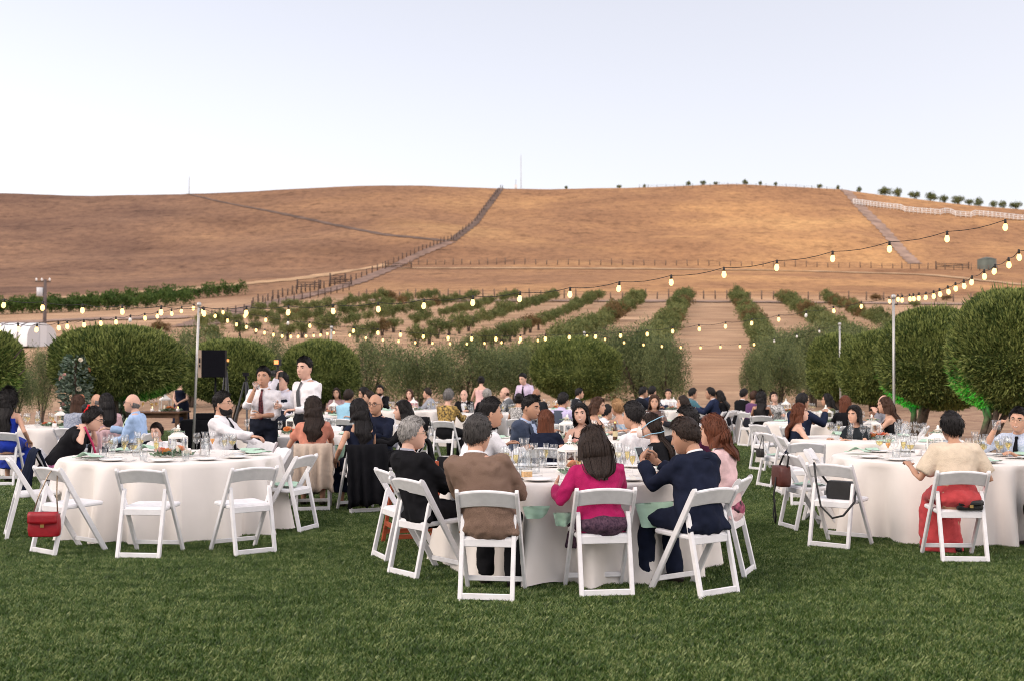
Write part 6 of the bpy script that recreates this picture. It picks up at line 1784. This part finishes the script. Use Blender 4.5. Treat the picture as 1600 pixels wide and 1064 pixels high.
cG = chair_px(1230, 828, -78, 'empty white folding chair with brown handbag hung on its back')
cH = chair_px(1193, 762, -72, 'empty white folding chair left of the one with the brown handbag')
chair_s(1258, 126, -12, 'empty white folding chair with its back to camera at second right table')
chair_s(1294, 142, -112, 'empty white folding chair squeezed between the two right-hand tables')
chair_s(1200, 92, -62, 'empty white folding chair behind the chair left of the brown handbag')
chair_s(1222, 86, -20, 'empty white folding chair in front of the auburn-haired guest in navy')
chair_s(1424, 95, 62, 'empty white folding chair right of the strappy black dress')
chair_s(1146, 62, 80, 'empty white folding chair right of the pair by the alley')
cJ = chair_s(664, 78, -24, 'empty white folding chair with black jacket near the gold-flowered top')
chair_s(626, 66, 24, 'empty white folding chair at the left back table')
chair_s(1015, 68, -30, 'empty white folding chair beside the pair facing right at the back')
chair_s(920, 72, 20, 'empty white folding chair below the lone clipped tree')
chair_s(500, 78, 20, 'empty white folding chair behind the standing guest in grey tie')
chair_s(505, 96, 150, 'empty white folding chair right of the standing guest in grey tie')

# ================================================================== coats, bags and napkins on chairs
def draped(cloc, yaw, col, label, back=.42, front=.22, w=.235, seed=0, name='draped_jacket', cat='jacket'):
    n, k = 25, 18
    path = [(-.150, .80 - .02 - front)] + [(-.150 - .085 * t, .80 - .02 - front * (1 - t)) for t in (.4, .8)] + [(-.225, .798), (-.245, .806), (-.265, .795)] + [(-.272 - .05 * t, .795 - back * t) for t in (.15, .35, .55, .8, 1.0)]
    path = np.array(path); t = np.linspace(0, len(path) - 1, k)
    py_ = np.interp(t, range(len(path)), path[:, 0]); pz_ = np.interp(t, range(len(path)), path[:, 1])
    U = np.linspace(-1, 1, n); P = np.zeros((k, n, 3))
    for i in range(k):
        fall = max(0, (i - k * .4) / k)
        P[i, :, 0] = U * w * (1 + .10 * fall * np.sin(3 * i)); P[i, :, 1] = py_[i] - .030 * (1 - U * U) - fall * .16 * (.5 + .5 * np.sin(U * 13 + seed + i * .07 + 1.2 * np.sin(U * 4 + seed))); P[i, :, 2] = pz_[i] - fall * .09 * np.sin(U * 4 + seed) ** 2
    o = tag(obj(name, grid_mesh(name, P, [cloth_m(col)]), None, cloc, R(yaw)), label, cat)
    m = o.modifiers.new('thick', 'SOLIDIFY'); m.thickness = .014; m.offset = 1
    m = o.modifiers.new('folds', 'DISPLACE'); m.texture = clouds; m.strength = .03; m.texture_coords = 'LOCAL'
    return o
def cl(key, yaw=None): return PEOPLE[key]['loc'], math.degrees(PEOPLE[key]['yaw']) if yaw is None else yaw
draped(*cl('c2'), (.50, .40, .32), 'beige knit jacket over the chair of the peach blouse', .50, .1, .225, 1)
draped(*cl('c3'), (.008, .008, .010), 'long black coat over the chair of the navy ruffled dress', .66, .12, .245, 2)
draped(*cl('c5'), (.008, .008, .010), 'black coat over the chair behind the white-haired guest', .60, .12, .245, 9)
draped(*cl('a9', -20), (.010, .010, .012), 'shiny black padded jacket bunched behind the tweed jacket', .50, .2, .28, 3)
draped(cJ.location, -24, (.010, .010, .012), 'black jacket hanging on the chair by the gold-flowered top', .40, .15, .24, 4)
draped(*cl('b1', -60), (.010, .014, .030), 'dark navy jacket over the chair of the red hair tie', .42, .2, .24, 5)
draped(*cl('c1'), (.012, .012, .014), 'black jacket over the chair of the bearded guest', .40, .15, .24, 6)
draped(*cl('a8', 40), (.72, .68, .70), 'white cardigan over the chair beside the masked guest', .3, .15, .22, 7)
draped(*cl('d4', 30), (.62, .42, .44), 'dusty pink wrap over the chair of the long-haired guest', .34, .15, .22, 8)
def bag(cobj_loc, yaw, local, size, col, label, strap, flap=True, rot=0.0, name='handbag', rough=.4):
    g = thing(name, label, 'handbag', cobj_loc, R(yaw))
    w, d, h = size; c = np.array(local)
    m = mat('leather_' + str(col), col, rough, .12, 30, .25, 160, spec=.5)
    mb = MB(); rr = []
    for z, q in ((-.5, .86), (-.46, .96), (-.2, 1.02), (.2, .98), (.44, .92), (.5, .78)):
        a = np.linspace(0, 2 * math.pi, 24, endpoint=False); ca, sa = np.cos(a), np.sin(a)
        rr.append(np.stack([np.sign(ca) * np.abs(ca) ** .35 * w / 2 * q, np.sign(sa) * np.abs(sa) ** .5 * d / 2 * (1.05 - abs(z) * .25), np.full(24, z * h)], 1) + c)
    mb.rings(rr); obj('bag_body', mb.mesh('bag_body', [m]), g)
    if flap:
        rows = []
        for t in np.linspace(0, 1, 7):
            y_ = -d / 2 * min(1, t * 3) - .008; z_ = h * .5 + .008 - h * .55 * max(0, t - .2)
            rows.append([(c[0] + u * w * .47, c[1] + y_ - .003 * math.sin(3 * u), c[2] + z_ - .012 * (1 - u * u) * (t > .9)) for u in np.linspace(-1, 1, 9)])
        mb = MB(); mb.rings(np.array(rows), False, closed=False); fl = obj('flap', mb.mesh('flap', [m]), g)
        fl.modifiers.new('thick', 'SOLIDIFY').thickness = .006
        mb = MB(); mb.box((c[0], c[1] - d / 2 - .016, c[2] - h * .02), (.03, .006, .025)); obj('clasp', mb.mesh('clasp', [gold], False), g)
    if strap is not None:
        mb = MB(); mb.tube(np.array(strap[0]), strap[1], 6); obj('strap', mb.mesh('strap', [m if len(strap) < 3 else strap[2]]), g)
    return g
RED = (.30, .006, .014)
_v = Vector((.16, -.335, 0)); _v.rotate(Euler((0, 0, R(-38))))
bag(cA.location + _v, 4, (0, 0, .30), (.27, .09, .20), RED, 'red quilted handbag hanging from a folding chair by its chain', ([(-.10, 0, .39), (-.06, .03, .55), (0, .075, .72), (.035, .10, .785), (.07, .10, .74), (.09, .03, .55), (.11, 0, .39)], .006, mat('chain_metal', (.35, .27, .20), .35, .4, 90, metal=.8)))
bag(cF.location, -40, (.02, -.02, .53), (.27, .10, .17), (.008, .008, .009), 'black crossbody bag sitting on a white folding chair', ([(-.10, -.05, .60), (-.14, -.20, .74), (-.13, -.262, .79), (-.10, -.285, .62), (-.05, -.30, .40), (.06, -.30, .30), (.16, -.29, .33), (.23, -.20, .45), (.17, -.02, .58)], .010), False)
bag(cG.location, -78, (-.02, -.315, .56), (.26, .13, .21), (.10, .025, .018), 'dark brown leather handbag hung on a folding chair', ([(-.10, -.30, .65), (-.06, -.27, .76), (0, -.25, .80), (.06, -.27, .76), (.09, -.30, .65)], .010, mat('black_leather_strap', (.012, .011, .011), .5)), False)
mb = MB(); mb.tube([(.0, -.38, .55), (-.02, -.40, .35), (.03, -.40, .15), (.0, -.39, .08), (-.03, -.40, .16), (.0, -.395, .32)], .009, 6)
o = tag(obj('bag_strap', mb.mesh('bag_strap', [mat('black_leather_strap', (0, 0, 0))]), None, cG.location, R(-78)), 'long black strap trailing down from the brown handbag', 'strap')
bag(PEOPLE['i1']['loc'], -3, (.07, -.165, .485), (.22, .07, .07), (.012, .012, .013), 'black clutch purse lying on the chair behind the cream shawl', None, True, name='clutch_purse')
g_ = ground(562, 777)
bag((g_.x, g_.y, 0), 10, (0, 0, .09), (.20, .09, .18), (.50, .40, .33), 'small beige bag standing on the grass beside the long black coat', ([(-.09, 0, .17), (-.07, .02, .50), (-.03, .03, .62), (.06, .02, .45), (.09, 0, .17)], .006), True)
bag(cH.location, -72, (-.02, -.30, .50), (.15, .07, .12), (.02, .017, .016), 'small black bag hung behind the brown handbag chair', ([(-.06, -.29, .55), (-.02, -.25, .79), (.05, -.29, .55)], .006), False)
def lap(p, rot, i, label, sc=1.0):
    tag(obj('napkin', NAPLAP[i], None, p, rot, sc), label, 'napkin', 'mint napkins hanging from laps')
lap(at(838, 790, 8.31), (0, 0, R(14)), 0, 'mint napkin swag right of the tweed jacket', (.46, .5, .26))
lap(at(880, 800, 8.28), (0, 0, R(8)), 1, 'mint napkin corner at the left of the magenta sweater', (.42, .5, .34))
lap(at(1022, 784, 8.36), (0, R(-6), R(-20)), 0, 'large mint napkin hanging by the smartphone holder', (.64, .6, .52))
lap(at(542, 694, 13.4), (0, 0, R(10)), 1, 'mint napkin hanging between the peach blouse and the navy dress', .8)
for c_, yw, lb in ((cE, 72, 'mint napkin on the seat of the side-on empty chair'), (cG, -78, 'mint napkin on the seat of the brown handbag chair'), (cH, -72, 'mint napkin on the chair left of the brown handbag')):
    tag(obj('napkin', NAPS[0], None, c_.location + Vector((0, 0, .462)), R(yw + 20), 1.3), lb, 'napkin', 'mint napkins on empty chairs')

# wooden high chair at the left of the front centre table
hc = spot(648, 166); terr = mat('terracotta_wood', (.36, .075, .030), .5, .25, 8, stretch=(1, 1, 6))
g = thing('high_chair', 'terracotta stained wooden high chair behind the white chairs', 'high chair', hc, R(20))
for sx in (-1, 1):
    for sy in (-1, 1):
        mb = MB(); mb.bar((sx * .25, sy * .22, 0), (sx * .17, sy * .15, .56), .035, .03, up=(0, 1, 0), bev=.004); obj('leg', mb.mesh('leg', [terr], False), g)
for sy in (-1, 1):
    mb = MB(); mb.bar((-.235, sy * .205, .12), (.235, sy * .205, .12), .022, .04); obj('stretcher', mb.mesh('stretcher', [terr], False), g)
for sx in (-1, 1):
    mb = MB(); mb.bar((sx * .225, -.2, .2), (sx * .225, .2, .2), .022, .04); obj('stretcher', mb.mesh('stretcher', [terr], False), g)
mb = MB(); mb.box((0, 0, .575), (.38, .34, .025)); obj('seat', mb.mesh('seat', [terr], False), g)
for sx in (-1, 1):
    mb = MB(); mb.bar((sx * .17, -.15, .58), (sx * .17, -.17, .80), .03, .03, up=(0, 1, 0)); obj('back_post', mb.mesh('back_post', [terr], False), g)
mb = MB(); mb.bar((-.17, -.165, .76), (.17, -.165, .76), .02, .06); obj('back_rail', mb.mesh('back_rail', [terr], False), g)

# ================================================================== bottles and food
def bottle(p, label, col=(.06, .022, .008), sc=1.0):
    mb = MB(); mb.lathe([(.001, .0), (.030, .0), (.032, .01), (.032, .13), (.028, .155), (.013, .185), (.012, .225), (.014, .23), (.014, .24), (.001, .24)], 14)
    o = tag(obj('beer_bottle', mb.mesh('beer_bottle', [mat('brown_glass', col, .1, spec=.6)]), None, p, 0, sc), label, 'bottle')
    mb = MB(); mb.lathe([(.0325, .045), (.0328, .05), (.0328, .11), (.0325, .115)], 14); obj('paper_label', mb.mesh('paper_label', [mat('bottle_paper', (.6, .5, .3), .7)]), o)
    mb = MB(); mb.lathe([(.0145, .215), (.015, .242), (.001, .244)], 10); obj('cap', mb.mesh('cap', [gold]), o)
t8 = TABLES['T8']; bottle(Vector((t8.x + .62, t8.y - .3, TH + .002)), 'brown beer bottle on the table behind the magenta sweater')
t15 = TABLES['T15']; bottle(Vector((t15.x - .3, t15.y - .2, TH + .002)), 'dark bottle on the table behind the standing guest', (.03, .008, .02))
t2 = TABLES['T2']
def cake(p, label):
    mb = MB(); mb.box((0, 0, .0), (.075, .055, .045)); o = tag(obj('cake_slice', mb.mesh('cake_slice', [mat('sponge', (.62, .40, .20), .9, .2, 60, .4, 90)], False), None, p, .4), label, 'cake')
    mb = MB(); mb.box((0, 0, .026), (.078, .058, .008)); obj('icing', mb.mesh('icing', [mat('icing', (.8, .74, .62), .5)], False), o)
pl = at(823, 747, 9.05); pl.z = TH + .003
tag(obj('side_plate', PLATE, None, pl), 'white plate with cake slice beside the tweed jacket', 'plate'); cake(pl + Vector((0, 0, .034)), 'square of golden cake on the plate beside the tweed jacket')
cake(Vector((TABLES['T5'].x - .1, TABLES['T5'].y - .8, TH + .03)), 'golden bread piece on the table beside the standing pair')
# carafes and flowers that show clearly at the front centre table
q = at(819, 716, 9.2); q.z = TH + .002
o = glassware('carafe', q, 'tall carafe right behind the tweed jacket on front centre table', None, W_CAR); o.scale = (1.25,) * 3

# ================================================================== loudspeaker, stands, gear
d_ = 20.5; c = at(332, 568, d_)
spk = mat('speaker_black', (.010, .010, .012), .6, .1, 20, spec=.12); grille = mat('speaker_grille', (.007, .007, .010), .8, .4, 120, spec=.05)
tanm = mat('speaker_side', (.36, .27, .20), .5, .1, 8)
g = thing('loudspeaker', 'black rectangular loudspeaker with tan side panel on a stand', 'loudspeaker', c, R(8))
mb = MB(); mb.box((.015, .14, 0), (.42, .30, .50)); obj('cabinet', mb.mesh('cabinet', [spk], False), g)
mb = MB(); mb.box((.025, -.016, 0), (.40, .012, .48)); obj('grille', mb.mesh('grille', [grille], False), g)
mb = MB(); mb.box((-.225, .06, 0), (.06, .16, .50)); sp = obj('side_panel', mb.mesh('side_panel', [tanm], False), g)
for z_, h_ in ((.06, .09), (-.04, .045)):
    mb = MB(); mb.box((-.225, -.024, z_), (.022, .012, h_)); obj('slot', mb.mesh('slot', [spk], False), sp)
g = thing('speaker_stand', 'black tripod stand under the loudspeaker', 'stand', (c.x + .02, d_ + .14, 0))
mb = MB(); mb.tube([(0, 0, .35), (0, 0, c.z - .25)], .018, 8); obj('pole', mb.mesh('pole', [spk]), g)
for k in range(3):
    a = k * 2.094 + .4
    mb = MB(); mb.tube([(0, 0, .75), (.5 * math.cos(a), .5 * math.sin(a), .01)], .013, 6); obj('leg', mb.mesh('leg', [spk]), g)
    mb = MB(); mb.tube([(0, 0, .38), (.30 * math.cos(a), .30 * math.sin(a), .30)], .008, 5); obj('brace', mb.mesh('brace', [spk]), g)
def light_stand(px, ytop, d, label, sp=.32, lamp=False, yoff=0):
    t = at(px, ytop, d); g = thing('light_stand', label, 'stand', (t.x, d, 0), yoff)
    for k in range(3):
        a = k * 2.094 + .9
        mb = MB(); mb.tube([(.02 * math.cos(a), .02 * math.sin(a), t.z - .05), (sp * .55 * math.cos(a), sp * .55 * math.sin(a), t.z * .45), (sp * math.cos(a), sp * math.sin(a), .01)], [.018, .016, .012], 6); obj('leg', mb.mesh('leg', [mat('tripod_grey', (.05, .05, .052), .4, metal=.3)]), g)
    mb = MB(); mb.tube([(0, 0, t.z - .5), (0, 0, t.z + .06)], .016, 8); obj('column', mb.mesh('column', [spk]), g)
    mb = MB(); mb.box((0, 0, t.z + .08), (.09, .08, .06)); obj('head', mb.mesh('head', [spk], False), g)
    mb = MB(); mb.tube([(0, 0, t.z + .06), (.10, -.22, t.z - .04)], .008, 5); obj('pan_handle', mb.mesh('pan_handle', [spk]), g)
    if lamp:
        mb = MB(); mb.box((.03, -.05, t.z + .16), (.07, .04, .05)); obj('video_light', mb.mesh('video_light', [emit('amber_lamp', (1, .35, .12), 1.6)], False), g)
    return g
light_stand(384, 592, 19, 'tripod leaning behind the bearded guest', .42)
light_stand(353, 576, 21.5, 'thin light stand with amber lamp beside the loudspeaker', .2, True)
# draped gear table below the loudspeaker
gp = at(318, 648, 23)
g = thing('gear_table', 'low table under black cloth below the loudspeaker', 'table', (gp.x, gp.y, 0))
mb = MB(); rr = []
for z_, q_ in ((.72, .9), (.70, 1.0), (.3, 1.05), (.02, 1.1)):
    a = np.linspace(0, 2 * math.pi, 40, endpoint=False); ca, sa = np.cos(a), np.sin(a)
    rr.append(np.stack([np.sign(ca) * np.abs(ca) ** .3 * .42 * q_ + (0 if z_ > .6 else .02) * np.sin(a * 9), np.sign(sa) * np.abs(sa) ** .3 * .3 * q_, np.full(40, z_)], 1))
mb.rings(rr[::-1]); obj('black_cloth', mb.mesh('black_cloth', [cloth_m((.010, .010, .012))]), g)
mb = MB(); mb.box((.05, 0, .79), (.4, .3, .12)); obj('mixer', mb.mesh('mixer', [spk], False), g)
# wooden sweetheart table
d_ = 27; lx, rx = at(176, 643, d_).x, at(290, 643, d_).x
wood = mat('farm_table_wood', (.15, .075, .040), .55, .35, 3, .3, 30, stretch=(1, 8, 8))
g = thing('farm_table', 'brown wooden farm table in front of the widest clipped tree', 'table', ((lx + rx) / 2, d_, 0))
W2 = (rx - lx) / 2
for k in range(4):
    mb = MB(); mb.bar((-W2, -.33 + k * .22, .75), (W2, -.33 + k * .22, .75), .214, .035, bev=.004); obj('plank', mb.mesh('plank', [wood], False), g)
for sx in (-1, 1):
    for sy in (-1, 1):
        mb = MB(); mb.bar((sx * (W2 - .1), sy * .34, 0), (sx * (W2 - .1), sy * .34, .73), .085, .085, up=(0, 1, 0), bev=.008); obj('leg', mb.mesh('leg', [wood], False), g)
for sy in (-1, 1):
    mb = MB(); mb.bar((-W2 + .14, sy * .34, .67), (W2 - .14, sy * .34, .67), .03, .10); obj('apron', mb.mesh('apron', [wood], False), g)
def on(px, dy=0): 
    v = at(px, 643, d_ + dy); return Vector((v.x, d_ + dy, .770))
for px, kd, lb in ((223, 'flute', 'leftmost tall flute on the wooden farm table'), (237, 'wine', 'wine glass on the wooden farm table'), (244, 'flute', 'flute behind the wine glass on the wooden farm table')):
    o = glassware(kd, on(px, .1), lb, None, W_WINE if kd == 'wine' else W_FLUTE); o.scale = (1.3,) * 3
lantern(on(258, .1), .5, 'white candle lantern on the wooden farm table', 1.35)
bouquet(on(268, -.1), 'coral and orange roses on the wooden farm table', 3, 5, .14, 1.2, ('coral', 'orange', 'blush'))
for px, lb in ((238, 'yellow glowing votive candle by the wine glass'), (278, 'yellow glowing votive candle at the right end of farm table')):
    o = tag(obj('votive_candle', VOT, None, on(px, -.25), 0, 1.2), lb, 'candle'); mb = MB(); mb.lathe([(.001, .066), (.006, .075), (.004, .09), (.001, .1)], 8); obj('flame', mb.mesh('flame', [emit('candle_flame', (1, .75, .25), 7)]), o)
# floral pillar and its lower twin
pl_leaf = mat('pillar_leaf', (.05, .085, .055), .5, vscale=5, col2=(.22, .28, .21), island=.7, spec=.4)
def pillar(px, ytop, d, w, label, seed, nr):
    t = at(px, ytop, d); H_ = t.z; r = np.random.default_rng(seed)
    g = thing('floral_pillar', label, 'flowers', (t.x, d, 0))
    mb = MB(); mb.tube([(0, 0, 0), (0, 0, H_ - .1)], .03, 8); mb.box((0, 0, .02), (.4, .4, .04)); obj('post', mb.mesh('post', [wood_dark], False), g)
    n = int(2600 * w / .3); z_ = r.random(n) * H_; rad = w * (.55 + .45 * np.sin(z_ / H_ * math.pi * .8 + .5)) * (1 + .25 * np.sin(z_ * 5)); a = r.random(n) * 6.283; q_ = r.random(n) ** .5
    c_ = np.stack([np.cos(a) * rad * q_, np.sin(a) * rad * q_ * .8, z_], 1)
    dd = np.stack([np.cos(a), np.sin(a), r.normal(.1, .6, n)], 1)
    obj('foliage', quads('foliage', leafq(c_, dd, .07 + .06 * r.random(n), .022, r), [pl_leaf]), g)
    cols = ('blush', 'peach', 'cream', 'white', 'blush')
    for i in range(nr):
        zz = H_ * (.25 + .72 * (i + r.random()) / nr); a = -1.57 + r.normal(0, .9); ww = w * (.9 + .1 * math.sin(zz * 5))
        obj('rose', ROSES[cols[i % 5]], g, (math.cos(a) * ww, math.sin(a) * ww * .8, zz), (R(70), 0, a + 1.57), float(r.uniform(.75, 1.15)))
pillar(118, 556, 22.4 - 1.6, .27, 'tall floral pillar of roses and leaves before the widest clipped tree', 5, 13)
pillar(192, 606, 25.5, .18, 'shorter floral pillar of orange roses behind the bald guest in blue', 6, 6)
